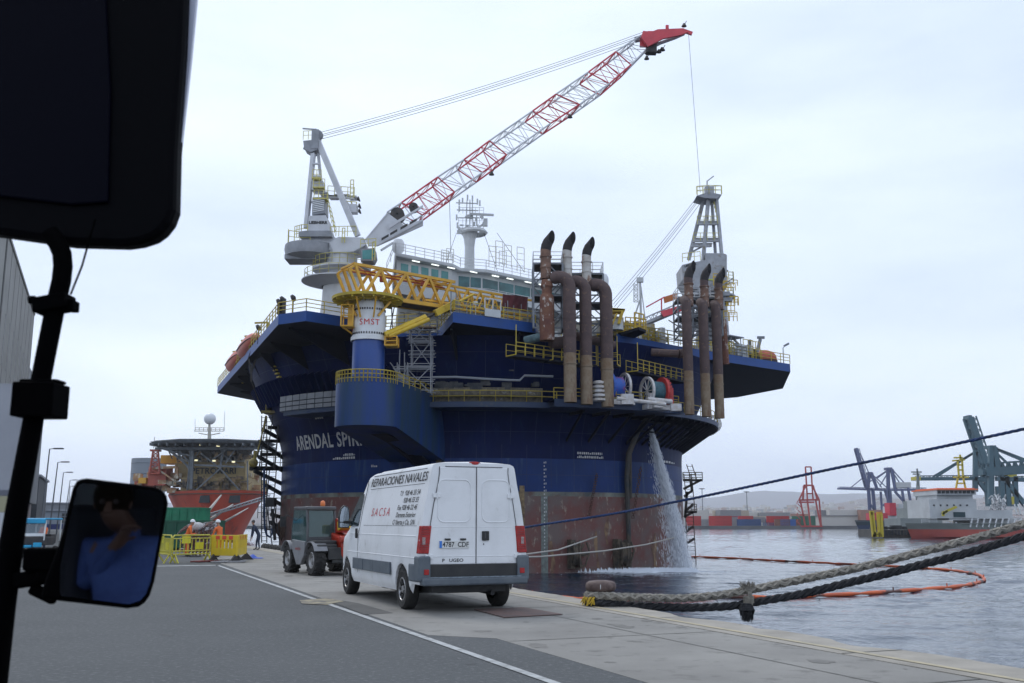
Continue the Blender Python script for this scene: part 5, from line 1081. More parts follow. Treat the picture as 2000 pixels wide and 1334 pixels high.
for i in range(N_ - 1):
    A = [TF[i], TNn[i], BNn[i], BF[i]]; B = [TF[i + 1], TNn[i + 1], BNn[i + 1], BF[i + 1]]
    L_ = (TF[i + 1] - TF[i]).length
    mb.truss(A, B, .10, .038, max(2, round(L_ / 1.1)), mi=cols[i], mid=0 if not cols[i] else 1)
    for a_, b__ in ((A[0], A[1]), (A[1], A[2]), (A[2], A[3]), (A[3], A[0])): mb.tube(a_, b__, .08, n=5, mi=max(cols[i], cols[i - 1] if i else 0))
boom = mb.build('boom', [CWH, CRD], cr)
mb = MB(); heel = [(712, 468), (756, 415), (790, 440), (826, 428), (826, 440), (737, 480), (720, 480)]
for dy in (0, -2.0): mb.prism([at(x, y, lerp(YA, YBm, max(0, (x - 716) / 546)) + dy) for x, y in heel], (0, .25, 0))
mb.prism([at(712, 468, YA - 2), at(756, 415, YA - 1.6), at(756, 415, YA + .8), at(712, 468, YA + .2)], (.05, 0, -.1)); mb.prism([at(737, 480, YA - 2), at(826, 432, YA - .6), at(826, 432, YA + 1.8), at(737, 480, YA + .2)], (.05, 0, .1))
mb.prism([at(760, 440, YA - 1.9), at(826, 400, YA - .8), at(826, 404, YA - .8), at(760, 446, YA - 1.9)], (0, .2, 0)); mb.beam(at(744, 489, YA - 1.5), at(768, 474, YA - 1.2), .25, .2); mb.build('boom_heel', CWH, boom)
mb = MB()
for x0_, y0_ in ((745, 465), (762, 455), (782, 444), (800, 434)): mb.prism([at(x0_, y0_, YA - 2.03), at(x0_ + 14, y0_ - 8, YA - 1.9), at(x0_ + 14, y0_ - 3, YA - 1.9), at(x0_, y0_ + 5, YA - 2.03)], (0, .02, 0))
mb.lathe([(.1, -.6), (.75, -.6), (.75, .6), (.1, .6)], at(777, 421, YA - .5), 12, axis=Matrix.Rotation(R(90), 3, 'X')); mb.lathe([(.1, -.4), (.5, -.4), (.5, .4), (.1, .4)], at(808, 406, YA - .3), 12, axis=Matrix.Rotation(R(90), 3, 'X')); mb.build('hoist_drum', DARK, boom)
mb = MB(); hp = [(1252, 72), (1256, 60), (1272, 62), (1285, 57), (1335, 55), (1345, 62), (1330, 68), (1295, 75), (1278, 84), (1266, 90)]
for dy in (-1.9, .1): mb.prism([at(x, y, YBm + dy) for x, y in hp], (0, .3, 0))
mb.beam(at(1335, 60, YBm - .8), at(1352, 66, YBm - .8), .3, .4); mb.box(at(1275, 73, YBm - .8), (1.5, 2, .6)); mb.beam(at(1262, 76, YBm - 1), at(1262, 92, YBm - 1), .3, 1.5); mb.box(at(1303, 53.5, YBm - .8), (.35, .3, .5)); mb.build('boom_head', CRD, boom)
mb = MB(); mb.path([at(1262, 98, YBm - .8), at(1290, 84, YBm - .8), at(1318, 74, YBm - .8), at(1336, 66, YBm - .8)], .2, 6)
mb.beam(at(1309, 70, YBm - .8), at(1312, 76, YBm - .8), .1); mb.beam(at(1240, 78, YBm - .8), at(1258, 74, YBm - .8), .6, .5)
mb.build('jib', mat('crane_grey', (.20, .21, .23), .5), boom)
mb = MB()
for x, y in ((1263, 114), (1264, 103), (1276, 92), (1287, 101), (1294, 97), (1113, 228), (960, 340), (1336, 50)): mb.cut(); mb.lathe([(.05, .3), (.12, .28), (.32, -.1), (.05, -.15)], at(x, y, YBm - .8 if x > 1200 else lerp(YA, YBm, (x - 716) / 546)), 10); mb.tube(at(x, y, YBm - .8 if x > 1200 else lerp(YA, YBm, (x - 716) / 546)), at(x + 5, y - 9, YBm - .8 if x > 1200 else lerp(YA, YBm, (x - 716) / 546)), .04, n=4)
mb.cut(); mb.box(at(1272, 97, YBm - .8), (1.2, 1, 1.0)); mb.build_each('lamp', DARK, boom)
mb = MB()
for a, b_ in (((624, 259), (1258, 62)), ((624, 264), (1256, 67)), ((625, 267), (1255, 71)), ((626, 272), (1254, 77))):
    for dy in (-.4, .4): A_ = at(*a, Y1 + dy * .5); B_ = at(*b_, YBm - .8 + dy); mb.path(cat_curve(A_, B_, .55, 14), .028, 4)
mb.build('luffing_wire', mat('wire_grey', (.12, .13, .15), .5), cr)
mb = MB(); A_ = at(1345, 68, YBm - .8); B_ = at(1367, 362, YBm - .8); mb.tube(A_, B_, .025, n=4); mb.build('hoist_wire', mat('wire_grey', (.12, .13, .15), .5), cr)

# ------------------------------------------------------------------ second crane on the right
Y2 = 121.0; cx_ = at(1388, 560, Y2); CWH = mat('crane_weathered', (.40, .41, .44), .6, c2=(.28, .29, .31), sc=.7, c3=(.2, .16, .1), sc3=1.5, lo3=.58, hi3=.72)
c2 = thing('pedestal_crane', 'white pedestal crane on the right with a four-legged mast and lowered red boom', 'crane', V(cx_.x, Y2, ZD))
mb = MB(); mb.lathe([(2.2, ZD), (1.9, zof(1388, 600, Y2)), (1.7, zof(1388, 575, Y2)), (1.7, zof(1388, 548, Y2))], (cx_.x, Y2, 0), 22); mb.build('pedestal', CWH, c2, smooth=True)
mb = MB(); mb.prism(*ppoly([(1334, 545), (1332, 517), (1352, 512), (1378, 508), (1378, 494), (1412, 494), (1420, 497), (1420, 560), (1412, 575), (1350, 570)], Y2 - 2.2, 4.5)); hs = mb.build('machine_house', CWH, c2, bevel=.08)
mb = MB(); mb.prism(*ppoly([(1384, 545), (1410, 545), (1410, 549), (1384, 547)], Y2 - 2.3, .05)); mb.build('house_strip', mat('yellow_strip', (.5, .6, .1), .6), hs)  # plain yellow-green strip along the house front
mb = MB(); mb.text('LIEBHERR', .38, lambda x, y: at(1337, 522, Y2 - 2.25) + V(x * .9, 0, y + x * .2), align='LEFT', bold=.02); mb.build('lettering', INK, hs)
mb = MB(); ftp = at(1386, 388, Y2)
for x, y, dx in ((1345, 508, -.7), (1372, 525, -.25), (1399, 520, .35), (1412, 525, .75)): mb.beam(at(x, y, Y2 + (-1.6 if dx in (-.25, .75) else 1.4)), ftp + V(dx, (-.5 if dx in (-.25, .75) else .4), 0), .33, .4)
for y, xa, xb in ((437, 1362, 1402), (470, 1355, 1408), (480, 1350, 1390)): 
    mb.beam(at(xa, y, Y2 - 1), at(xb, y, Y2 - 1), .22, .3); mb.beam(at(xa, y - 3, Y2 + 1), at(xb, y - 3, Y2 + 1), .2, .3); mb.box(at((xa + xb) / 2, y - 1, Y2), ((xb - xa) / 16.2, 1.6, .1))
mb.beam(at(1352, 492, Y2), at(1378, 478, Y2), .2); mb.build('mast', CWH, c2)
mb = MB(); mb.prism(*ppoly([(1361, 382), (1384, 375), (1410, 380), (1400, 388), (1374, 386)], Y2 - 1.4, 2.8)); mb.build('top_platform', mat('crane_grey', (.20, .21, .23), .5), c2)
mb = MB(); mb.rail([at(1361, 380, Y2 - 1.4), at(1385, 378, Y2 - 1.6), at(1410, 379, Y2 - 1)], 1.1, .045, .8, 1); mb.rail([at(1362, 381, Y2 + 1.4), at(1409, 379, Y2 + 1.4)], 1.1, .045, .8, 1)
for y, xa, xb in ((437, 1362, 1402), (470, 1355, 1408)): mb.rail([at(xa, y, Y2 - 1.2), at(xb, y, Y2 - 1.2)], 1.0, .04, .8, 1)
mb.rail([at(1333, 512, Y2 - 2), at(1368, 508, Y2 - 2)], 1.1, .045, .8, 1); mb.rail([at(1403, 438, Y2 - 1), at(1392, 392, Y2)], .9, .04, .6, 1)
for y in (548, 578): mb.rail([at(1405, y, Y2 - 2), at(1433, y + 2, Y2 - 1.5), at(1432, y, Y2 + 1)], 1.2, .05, .7, 2)
mb.build('handrail', YP, c2)
mb = MB(); mb.box(at(1385, 372, Y2), (1.1, .8, .9)); mb.beam(at(1381, 372, Y2), at(1381, 353, Y2), .14); mb.beam(at(1381, 354, Y2), at(1394, 344, Y2), .12); mb.tube(at(1366, 362, Y2), at(1368, 376, Y2), .03, n=4)
for y in (550, 580): mb.cut(); mb.prism([at(1402, y, Y2 - 2), at(1432, y + 2, Y2 - 2), at(1432, y + 2, Y2 + 1), at(1402, y, Y2 + 1)], (0, 0, .12))
mb.cut(); mb.lathe([(1.7, zof(1380, 585, Y2)), (3.0, zof(1380, 583, Y2)), (3.0, zof(1380, 580, Y2))], (cx_.x, Y2, 0), 20); mb.build_each('service_platform', CWH, c2)
mb = MB()
bA = [at(1335, 588, Y2), at(1335, 588, Y2 - 2), at(1335, 602, Y2 - 2), at(1335, 602, Y2)]; bB = [at(1215, 640, Y2 - 5), at(1215, 640, Y2 - 7), at(1215, 652, Y2 - 7), at(1215, 652, Y2 - 5)]
mb.truss(bA, bB, .09, .04, 12, mi=0)
mb.prism([at(1240, 636, Y2 - 6.5), at(1335, 596, Y2 - 2.2), at(1335, 602, Y2 - 2.2), at(1240, 642, Y2 - 6.5)], (0, 2, 0)); mb.build('boom', CWH, c2)
mb = MB(); mb.prism([at(1290, 608, Y2 - 4.5), at(1330, 596, Y2 - 2.5), at(1336, 606, Y2 - 2.5), at(1296, 619, Y2 - 4.5)], (0, .2, 0)); mb.beam(at(1292, 584, Y2 - 4.2), at(1292, 605, Y2 - 4.2), .15); mb.beam(at(1262, 600, Y2 - 4), at(1298, 580, Y2 - 4), .14); mb.beam(at(1205, 652, Y2 - 6), at(1236, 634, Y2 - 6), .14); mb.beam(at(1205, 652, Y2 - 6), at(1255, 655, Y2 - 6), .3); mb.build('boom_section', CRD, c2)
mb = MB(); mb.prism([at(1296, 580, Y2 - 3.5), at(1322, 572, Y2 - 2.8), at(1322, 584, Y2 - 2.8), at(1298, 592, Y2 - 3.5)], (0, .2, 0)); mb.build('orange_panel', mat('orange_panel', (.5, .16, .05), .7), c2)
mb = MB()
for a, b_ in (((1362, 384), (1196, 588)), ((1364, 388), (1198, 594)), ((1366, 390), (1200, 599)), ((1367, 398), (1204, 603))):
    for dy in (-.3, .3): mb.path(cat_curve(at(*a, Y2 + dy), at(*b_, Y2 - 8 + dy), .25, 8), .035, 4)
mb.build('luffing_wire', mat('wire_pale', (.25, .26, .28), .5), c2)
# small deck things between the cranes
o = thing('davit_crane', 'small yellow deck crane beside the elbowed exhaust pipes', 'crane', V(at(1205, 645, 102).x, 102, ZD))
mb = MB(); mb.prism([at(1196, 602, 102), at(1220, 604, 102), at(1212, 632, 102), at(1206, 632, 102), at(1213, 608, 102), at(1198, 608, 102)], (0, 1.5, 0)); mb.beam(at(1205, 612, 102), at(1196, 634, 102), .18); mb.prism([at(1196, 601, 102), at(1221, 603, 102), at(1221, 606, 102), at(1196, 606, 102)], (0, 2.2, 0)); mb.build('frame', YEL, o)
mb = MB(); mb.tube(at(1205, 645, 103), at(1205, 625, 103), .7, .6, n=14); mb.build('base', AW, o)
o = thing('light_mast', 'slender white lattice light mast on the rig deck left of the far crane', 'mast', V(at(1250, 650, 106).x, 106, ZD))
mb = MB(); mb.truss([at(1238, 590, 106) , at(1246, 590, 106), at(1246, 590, 107), at(1238, 590, 107)], [at(1238, 553, 106), at(1246, 553, 106), at(1246, 553, 107), at(1238, 553, 107)], .05, .03, 6); mb.tube(at(1252, 622, 106), at(1250, 546, 106), .12); mb.tube(at(1238, 622, 106), at(1252, 580, 106), .09); mb.tube(at(1260, 622, 106), at(1252, 560, 106), .06); mb.box(at(1250, 547, 106), (.7, .5, .5)); mb.build('mast_frame', AW, o)
mb = MB(); mb.rail([at(1222, 648, 104), at(1262, 652, 104)], 1.6, .06, .6, 3); mb.rail([at(1240, 648, 103.6), at(1258, 652, 103.6)], 2.1, .08, .5, 3); mb.build('base_frame', YEL, o)
mb = MB(); mb.prism([zat(1205, 657, 20.9), zat(1248, 644, 20.9), zat(1262, 650, 20.9), zat(1222, 668, 20.9)], (0, 0, .3)); mb.build('laydown_platform', UND, rig)
mb = MB(); rn = random.Random(4)
for k in range(70):
    t_ = rn.random(); p = P_[10].lerp(P_[11], t_) if k % 2 else zat(1205, 652, ZD).lerp(zat(1325, 672, ZD), t_); n_ = V(-.6, .8, 0); p = V(p.x, p.y, ZD) + n_ * rn.uniform(.8, 8)
    mb.box(p + V(0, 0, rn.uniform(.3, 2.2)), (rn.uniform(.3, 2.0), rn.uniform(.3, 1), rn.uniform(.15, 1.2)), rz=rn.choice((.66, -.9)))
mb.build('deck_equipment', mat('deck_clutter', (.2, .17, .12), .7), rig)
mb = MB()
for k in range(5): 
    a = zat(1215 + k * 8, 655, ZD); mb.rail([V(P_[10].x + k * 1.6, P_[10].y + 1.2 * k + 2, ZD + .2), V(P_[10].x + k * 1.6 + 4, P_[10].y + 1.2 * k + 5, ZD + .2)], 1.5, .05, 1.0, 2)
mb.build('handrail', YR, rig)
# right-hand overhang: hut, liferaft, stored pipes, lamps
dR = (P_[12] - P_[11]).normalized(); nR = V(-dR.y, dR.x, 0)
def onr(x, back, z=0): 
    p = zat(x, 676 + (x - 1325) * (711 - 676) / (1543 - 1325), ZD); return V(p.x, p.y, ZD + z) + nR * back
rr2 = math.atan2(dR.y, dR.x)
o = thing('deck_hut', 'small white open-sided deck hut with a flat roof on the right overhang', 'hut', onr(1449, 1.2))
mb = MB(); mb.box(onr(1449, 1.5, .6), (1.9, 1.5, 1.2), rz=rr2); mb.build('wall', AW, o)
mb = MB(); mb.box(onr(1449, 1.5, 2.5), (2.6, 1.9, .12), rz=rr2)
for dx in (-.9, 0, .9):
    for dy in (-.7, .7): mb.beam(onr(1449, 1.5, 1.2) + dR * dx + nR * dy, onr(1449, 1.5, 2.5) + dR * dx + nR * dy, .09)
mb.build('roof', mat('hut_grey', (.25, .26, .3), .6), o)
o = thing('life_raft', 'orange domed life raft behind the yellow rail at the right deck tip', 'life raft', onr(1517, 1.6))
mb = MB(); mb.lathe([(1.5, 0), (1.62, .3), (1.5, .9), (1.2, 1.3), (.6, 1.55), (.01, 1.6)], onr(1517, 1.9, .1), 16); mb.build('canopy', mat('raft_orange', (.55, .13, .07), .6, c2=(.4, .1, .07), sc=2), o, smooth=True)
mb = MB(); mb.lathe([(1.3, -.1), (1.66, .0), (1.66, .25), (1.5, .3)], onr(1517, 1.9, .1), 16); mb.build('buoyancy_tube', mat('raft_dark', (.06, .05, .05), .7), o, smooth=True)
mb = MB()
for k in range(7): mb.tube(onr(1466, 1.0 + .12 * k, .3 + .22 * k), onr(1500, 1.0 + .12 * k, .25 + .2 * k), .12, n=6)
tag(mb.build('pipe_stack', mat('dark_pipe', (.04, .04, .035), .8)), 'stack of dark pipes stowed behind the yellow rail on the right overhang', 'pipes')
mb = MB(); mb.tube(onr(1536, .4, 0), onr(1536, .4, 2.0), .06); mb.tube(onr(1536, .4, 2.0), onr(1541, .4, 2.4), .05); mb.box(onr(1543, .4, 2.5), (.7, .3, .25), M=Matrix.Rotation(-.5, 3, 'Y'))
tag(mb.build('deck_lamp', mat('lamp_grey', (.2, .22, .25), .6)), 'grey floodlight on a bent post at the far right deck corner', 'floodlight')
mb = MB(); mb.beam(onr(1500, 1.6, 1.2), onr(1508, 1.6, 3.0), .25, .35); mb.box(onr(1509, 1.6, 3.2), (.9, .3, .3)); mb.box(onr(1479, 1.0, 1.9), (.3, .3, 1.2)); 
tag(mb.build('davit', mat('lamp_grey', (.2, .22, .25), .6)), 'grey davit arm leaning beside the orange life raft', 'davit')
# dirty red tarpaulin, white gate panel and sign on the front deck edge
o = thing('tarpaulin', 'dark red tarpaulin hung behind the yellow rail of the front deck edge', 'tarpaulin', zat(1010, 626, ZD))
mb = MB(); a = at(982, 574, 97.2); b_ = at(1031, 580, 99.5); c = at(1029, 609, 99.5); d = at(980, 602, 97.2)
mb.grid(lambda u, v_: a.lerp(b_, u).lerp(d.lerp(c, u), v_) + V(0, .12 * math.sin(u * 9) + .05 * math.sin(u * 23 + v_ * 4), 0), 24, 10); mb.build('cloth', mat('dull_red_cloth', (.10, .022, .028), .85, c2=(.15, .04, .045), sc=1), o, smooth=True)
o = thing('gate_panel', 'white half-height panel with an open frame above on the front deck edge', 'gate', zat(962, 620, ZD))
p0, p1 = zat(947, 617, ZD), zat(978, 621, ZD); mb = MB(); up = lambda p, z: V(p.x, p.y - .05, ZD + z)
mb.prism([up(p0, 0), up(p1, 0), up(p1, .75), up(p0, .75)], (0, .06, 0)); mb.build('panel', AW, o)
mb = MB()
for t_ in (0, .5, 1): mb.beam(up(p0.lerp(p1, t_), .7), up(p0.lerp(p1, t_), 1.75), .1)
mb.beam(up(p0, 1.75), up(p1, 1.75), .1); mb.build('frame', AW, o)
mb = MB(); s_ = at(929, 592, 93.4); mb.box(s_, (.42, .05, .36)); mb.tube(s_ - V(0, -.05, 0), s_ - V(0, -.05, 1.4), .035); tag(mb.build('notice_board', AW), 'small white notice board on a post above the front deck edge', 'sign')
# lifeboats on the left overhang
LB = mat('lifeboat_orange', (.60, .15, .10), .45, c2=(.5, .13, .10), sc=1); LBD = mat('lifeboat_trim', (.4, .42, .45), .5)
ld = V(P_[0].x - P_[1].x, P_[0].y - P_[1].y, 0).normalized(); lo = V(-ld.y, ld.x, 0)
for (x, y, lab) in ((487, 680, 'orange enclosed lifeboat on the left overhang, the nearer and higher of two'), (462, 709, 'orange enclosed lifeboat on the left overhang, the farther one at the deck tip')):
    yy = zat(x + 14, y + 14, ZD).y; c = at(x, y, yy); o = thing('lifeboat', lab, 'lifeboat', c - V(0, 0, 1.5))
    mb = MB(); Lh = 6.0
    for part, zo in (('a', 0),):
        def hf(u, v_):
            s_ = (u - .5) * 2; k = max(0, 1 - abs(s_) ** 2.6) ** .5; a = v_ * 2 * math.pi; wz = 1.2 if math.sin(a) > 0 else 1.1
            return c + ld * (s_ * Lh) + lo * (math.cos(a) * 1.2 * k) + V(0, 0, math.sin(a) * wz * k + (.35 * s_ * s_))
        mb.grid(hf, 22, 16)
    h_ = mb.build('hull', LB, o, smooth=True)
    mb = MB(); mb.path([c + ld * (s_ * Lh * .98) + lo * (1.24 * max(0, 1 - abs(s_) ** 2.6) ** .5 * sg) + V(0, 0, .35 * s_ * s_) for sg in (1,) for s_ in [(-1 + i * .1) for i in range(21)]], .07, 5); mb.path([c + ld * (s_ * Lh * .98) - lo * (1.24 * max(0, 1 - abs(s_) ** 2.6) ** .5) + V(0, 0, .35 * s_ * s_) for s_ in [(-1 + i * .1) for i in range(21)]], .07, 5); mb.build('rubbing_strake', mat('strake_dark', (.06, .05, .06), .6), o)
    mb = MB()
    for s_ in (-.75, .75): p = c + ld * (Lh * s_) - lo * 1.4; mb.beam(p + V(0, 0, -2), p + V(0, 0, 2.4), .2, .3); mb.beam(p + V(0, 0, 2.4), p + lo * 1.5 + V(0, 0, 2.2), .15, .2)
    mb.build('davit', YR, o)
mb = MB()
for x, y in ((505, 640), (545, 590), (552, 585), (573, 582)): mb.cut(); p = at(x, y, 100 + (552 - x) * .12 if x < 560 else 99); mb.lathe([(.08, .25), (.38, .1), (.38, -.15), (.08, -.25)], p, 10, axis=Matrix.Rotation(R(60), 3, 'Y')); mb.tube(p - V(0, 0, 1.8), p, .06)
for x, y in ((547, 600), (553, 598)): mb.cut(); p = at(x, y, 98); mb.box(p, (.5, .4, 1.5))
mb.build_each('floodlight', DARK, rig)
# fall wires at the left overhang and small ladder marks on the hull
mb = MB()
for x0_, x1_ in ((486, 490), (500, 491)): mb.beam(at(x0_, 700, 112), at(x1_, 728, 112), .16)
mb.beam(at(490, 712, 112), at(491, 745, 112), .2); mb.tube(at(491, 745, 112), at(508, 790, 114), .06); mb.tube(at(500, 665, 110), at(486, 700, 112), .15); mb.build('boat_fall', DARK, rig)
mb = MB(); p = phi_at(530, 29)
for k in range(6): mb.box(pol(p + k * .22, hr(18.6 - k * .38) + .12, 18.6 - k * .38), (.75, .3, .14), rz=R(p))
mb.build('step_iron', YR, rig)

rn = random.Random(77); mb = MB()
for k in range(60):
    x = rn.uniform(1335, 1408); y = rn.uniform(555, 655); p = at(x, y, Y2 + rn.uniform(-4, 3)); mb.beam(p, p + V(rn.choice((0, 0, rn.uniform(-2, 2))), 0, rn.uniform(.5, 2.5)), rn.uniform(.06, .16))
for k in range(34):
    p = at(rn.uniform(1332, 1428), rn.uniform(560, 650), Y2 - 3 + rn.uniform(-1, 1)); mb.box(p, (rn.uniform(.3, 1.6), .6, rn.uniform(.2, 1.0)))
mb.build('ladders_and_cabinets', mat('crane_grey', (.30, .31, .34), .5), c2)
mb = MB()
for k in range(16): p = at(rn.uniform(1380, 1425), rn.uniform(548, 630), Y2 - 3.4); mb.rail([p, p + V(rn.uniform(.8, 2), 0, 0)], rn.uniform(.7, 1.2), .05, .5, 1)
mb.build('cage_rail', YEL, c2)
mats_ = [AW, YR, mat('deck_clutter', (.2, .17, .12), .7), WRL, mat('frame_grey', (.22, .24, .27), .5)]
for mi_, nm_ in enumerate(('cabinet', 'barrier_rail', 'pipework', 'vent', 'stanchion')):
    mb = MB()
    for k in range(40):
        x = rn.uniform(1200, 1322) if k % 3 else rn.uniform(1425, 1500); b0 = zat(x, 652 + (x - 1205) * .16, ZD); p = V(b0.x, b0.y, ZD) + V(-.6, .8, 0) * rn.uniform(1, 12)
        if mi_ in (1, 4): mb.rail([p, p + V(.79, .61, 0) * rn.uniform(1.5, 4)], rn.uniform(1, 2.4), .05, .8, 2)
        elif mi_ == 2: mb.beam(p + V(0, 0, rn.uniform(.3, 3)), p + V(.79, .61, 0) * rn.uniform(1, 6) + V(0, 0, rn.uniform(.3, 3)), rn.uniform(.08, .25))
        else: mb.box(p + V(0, 0, rn.uniform(.3, 1.6)), (rn.uniform(.3, 1.2), .6, rn.uniform(.5, 2.4)), rz=.66)
    mb.build(nm_, mats_[mi_], rig)
mb = MB()
for k in range(30):
    t_ = rn.random(); p = gp(9 + t_ * (GL - 8), -1.6 - rn.random() * .8, 21); mb.beam(p, p + V(0, 0, rn.uniform(.8, 2.4)), rn.uniform(.05, .12))
for k in range(24): p = kb(rn.uniform(3, 20), rn.uniform(-4.5, -1), 21 + rn.uniform(.2, 1.8)); mb.box(p, (rn.uniform(.3, 1.6), .5, rn.uniform(.3, 1.3)), rz=.66)
mb.build('deck_cabinet', mats_[4], rig)
# ------------------------------------------------------------------ access towers on the hull
def ladder(mb, a, b_, w_, r_=.05, sp=.45):
    a = Vector(a); b_ = Vector(b_); x = V(w_ / 2, 0, 0); mb.beam(a - x, b_ - x, r_ * 2); mb.beam(a + x, b_ + x, r_ * 2); n = max(2, int((b_ - a).length / sp))
    for i in range(n): p = a.lerp(b_, (i + .5) / n); mb.tube(p - x, p + x, r_ * .6, n=4)
BKS = mat('stair_black', (.012, .013, .018), .6, c2=(.03, .03, .03), sc=1); BRS = mat('stair_rust', (.16, .10, .07), .8, c2=(.07, .05, .045), sc=1)
YL_ = 116.0
st = thing('stair_tower', 'black access ladder tower with a work platform hung on the left of the hull', 'stair tower', V(at(525, 1085, YL_).x, YL_, SEA))
mb = MB(); p_ = lambda x, y, d=0: at(x, y, YL_ + d)
ladder(mb, p_(527, 812), p_(512, 915), .75); ladder(mb, p_(516, 812, 2), p_(516, 1060, 2), .6); ladder(mb, p_(533, 918), p_(527, 985), .8); ladder(mb, p_(528, 985), p_(540, 1070), .9)
mb.build('ladder', BKS, st)
mb = MB()
for a, b_ in (((512, 838), (556, 862)), ((505, 862), (562, 900)), ((505, 892), (560, 924)), ((497, 920), (553, 946)), ((520, 948), (552, 966)), ((525, 835), (552, 836)), ((520, 861), (548, 862)), ((510, 888), (545, 887)), ((535, 978), (548, 985)), ((530, 1005), (548, 1010)), ((528, 1020), (545, 1030))):
    mb.beam(p_(*a), at(b_[0], b_[1], YL_ + 6), .28, .4)
mb.beam(p_(490, 915), at(562, 915, YL_ + 5), .5, .5); mb.beam(p_(519, 812), p_(503, 892), .12); mb.beam(p_(544, 830), p_(536, 918), .14); mb.box(p_(529, 981), (1.0, 1.0, 1.0)); mb.beam(p_(532, 994), p_(537, 1055), .3)
mb.beam(p_(520, 795), p_(556, 812, 3), .4); mb.build('bracket', BKS, st)
mb = MB(); mb.rail([p_(494, 914), p_(560, 914, 4)], 1.9, .05, 1.0, 2); mb.rail([p_(520, 1005), p_(548, 1005, 2)], 1.9, .045, .7, 2); mb.rail([p_(503, 1012), p_(524, 1012)], 1.9, .045, .7, 2); mb.build('handrail', mat('rail_dark', (.10, .11, .10), .6), st)
mb = MB(); mb.rail([p_(519, 805), p_(545, 800, 2)], 1.3, .06, .7, 3); mb.rail([p_(519, 805, 2), p_(545, 800, 4)], 1.3, .06, .7, 3); mb.box(p_(532, 806, 1), (2.0, 2.4, .25)); mb.beam(p_(521, 812), p_(499, 898), .14); mb.ball(p_(495, 904), .55, 10, 8); mb.beam(p_(499, 880), p_(493, 912), .25); mb.build('davit', mat('davit_yellow', (.38, .30, .06), .6, c2=(.15, .12, .06), sc=2), st)
mb = MB(); mb.path([p_(516, 915), p_(516, 980), p_(517, 1030), p_(521, 1045), p_(527, 1049), p_(532, 1042), p_(531, 1032)], .13, 6); mb.build('hose', mat('hose_blue', (.02, .05, .12), .6), st, smooth=True)
mb = MB(); c = p_(550, 1034, 1); mb.prism([c + V(-.9, 0, 0), c + V(0, 0, 1.5), c + V(.55, 0, 0), c + V(0, 0, -1.3)], (0, .25, 0)); mb.beam(c + V(-2.0, 0, 0), c + V(1.2, 0, 0), .18, .18); mb.beam(c + V(0, -.2, 1.4), c + V(0, -.2, -1.2), .12); mb.build('fender_fin', BRS, st)
YRt = 131.0; st2 = thing('stair_tower', 'rusty zigzag ladder hung on the right side of the hull above the water', 'stair tower', V(at(1345, 1090, YRt).x, YRt, SEA))
mb = MB(); p_ = lambda x, y, d=0: at(x, y, YRt + d)
ladder(mb, p_(1346, 907), p_(1356, 938), .7); ladder(mb, p_(1343, 925), p_(1350, 1000), 1.0); ladder(mb, p_(1346, 1000), p_(1352, 1100), 1.0); mb.build('ladder', BRS, st2)
mb = MB()
for a, b_ in (((1335, 955), (1370, 937)), ((1336, 970), (1352, 958)), ((1340, 997), (1354, 985)), ((1336, 1010), (1354, 1000)), ((1338, 1040), (1354, 1028)), ((1340, 1062), (1356, 1052)), ((1334, 938), (1372, 938)), ((1337, 1000), (1361, 1000)), ((1338, 1010), (1342, 960)), ((1352, 960), (1349, 940))): mb.beam(p_(*a), p_(*b_), .26, .3)
mb.build('bracket', mat('bracket_brown', (.06, .05, .045), .7), st2)
mb = MB(); mb.rail([p_(1334, 937), p_(1372, 937)], .95, .06, .8, 2); mb.rail([p_(1350, 1000), p_(1361, 1000)], 1.0, .05, .5, 2); mb.build('handrail', mat('rail_olive', (.10, .10, .08), .6), st2)
for nm, x, y in (('cable_coil', 1400, 832),):
    mb = MB()
    for k in range(4): c = at(x - 6, y - 4, 128); mb.path([c + V(math.cos(a) * (1 - .1 * k), .1 * k, math.sin(a) * (1.1 - .1 * k)) for a in [i * .5 for i in range(13)]], .04, 4, closed=True)
    tag(mb.build(nm, DARK), 'loose cable coil hanging at the right end of the ring walkway', 'cable')

# ------------------------------------------------------------------ water discharged from the hull
WAT = mat('falling_water', (.82, .85, .9), .5, alpha=.5)
rn = random.Random(21); mb = MB(); pa = pol(phi_at(1270, 25.9), hr(11.9) + .3, 0); ya = pa.y
fall = thing('water_jet', 'white jet of water pouring from a hull outlet down into the harbour', 'water jet', at(1330, 1100, ya - 1.5))
def fpos(t_):    # t 0 at the outlet, 1 at the water
    x = interp([(0, 1271), (.12, 1281), (.3, 1293), (.5, 1309), (.68, 1320), (.85, 1329), (1, 1336)], t_); y = lerp(836, 1108, t_); return at(x, y, ya - 2.2 * t_)
for i in range(15000):
    t_ = rn.random() ** .85; c = fpos(t_); sp = .12 + .75 * t_ ** .9
    dx = rn.gauss(0, sp * .48) - (.0 if rn.random() < .7 else abs(rn.gauss(0, sp * 1.0))); p = c + V(dx, rn.gauss(0, sp * .6), rn.uniform(-.4, .4)); s_ = rn.uniform(.010, .036); L_ = rn.uniform(.15, .7)
    if p.z < SEA + .2: continue
    d = (fpos(min(1, t_ + .03)) - c).normalized() * L_
    mb.add([p, p + V(s_, 0, 0) + d * .4, p + d, p + V(-s_, s_, 0) + d * .5, p + V(-s_ * .5, -s_, 0) + d * .5], [(0, 1, 4), (0, 3, 1), (0, 4, 3), (2, 4, 1), (2, 1, 3), (2, 3, 4)])
tag(mb.build('spray', WAT, fall), kind='stuff')
mb = MB(); mb.path([fpos(t_ / 20) for t_ in range(21)], [.16 + .36 * (t_ / 20) for t_ in range(21)], 9)
mb.build('jet_core', mat('water_core', (.78, .82, .88), .6, alpha=.42), fall, smooth=True)
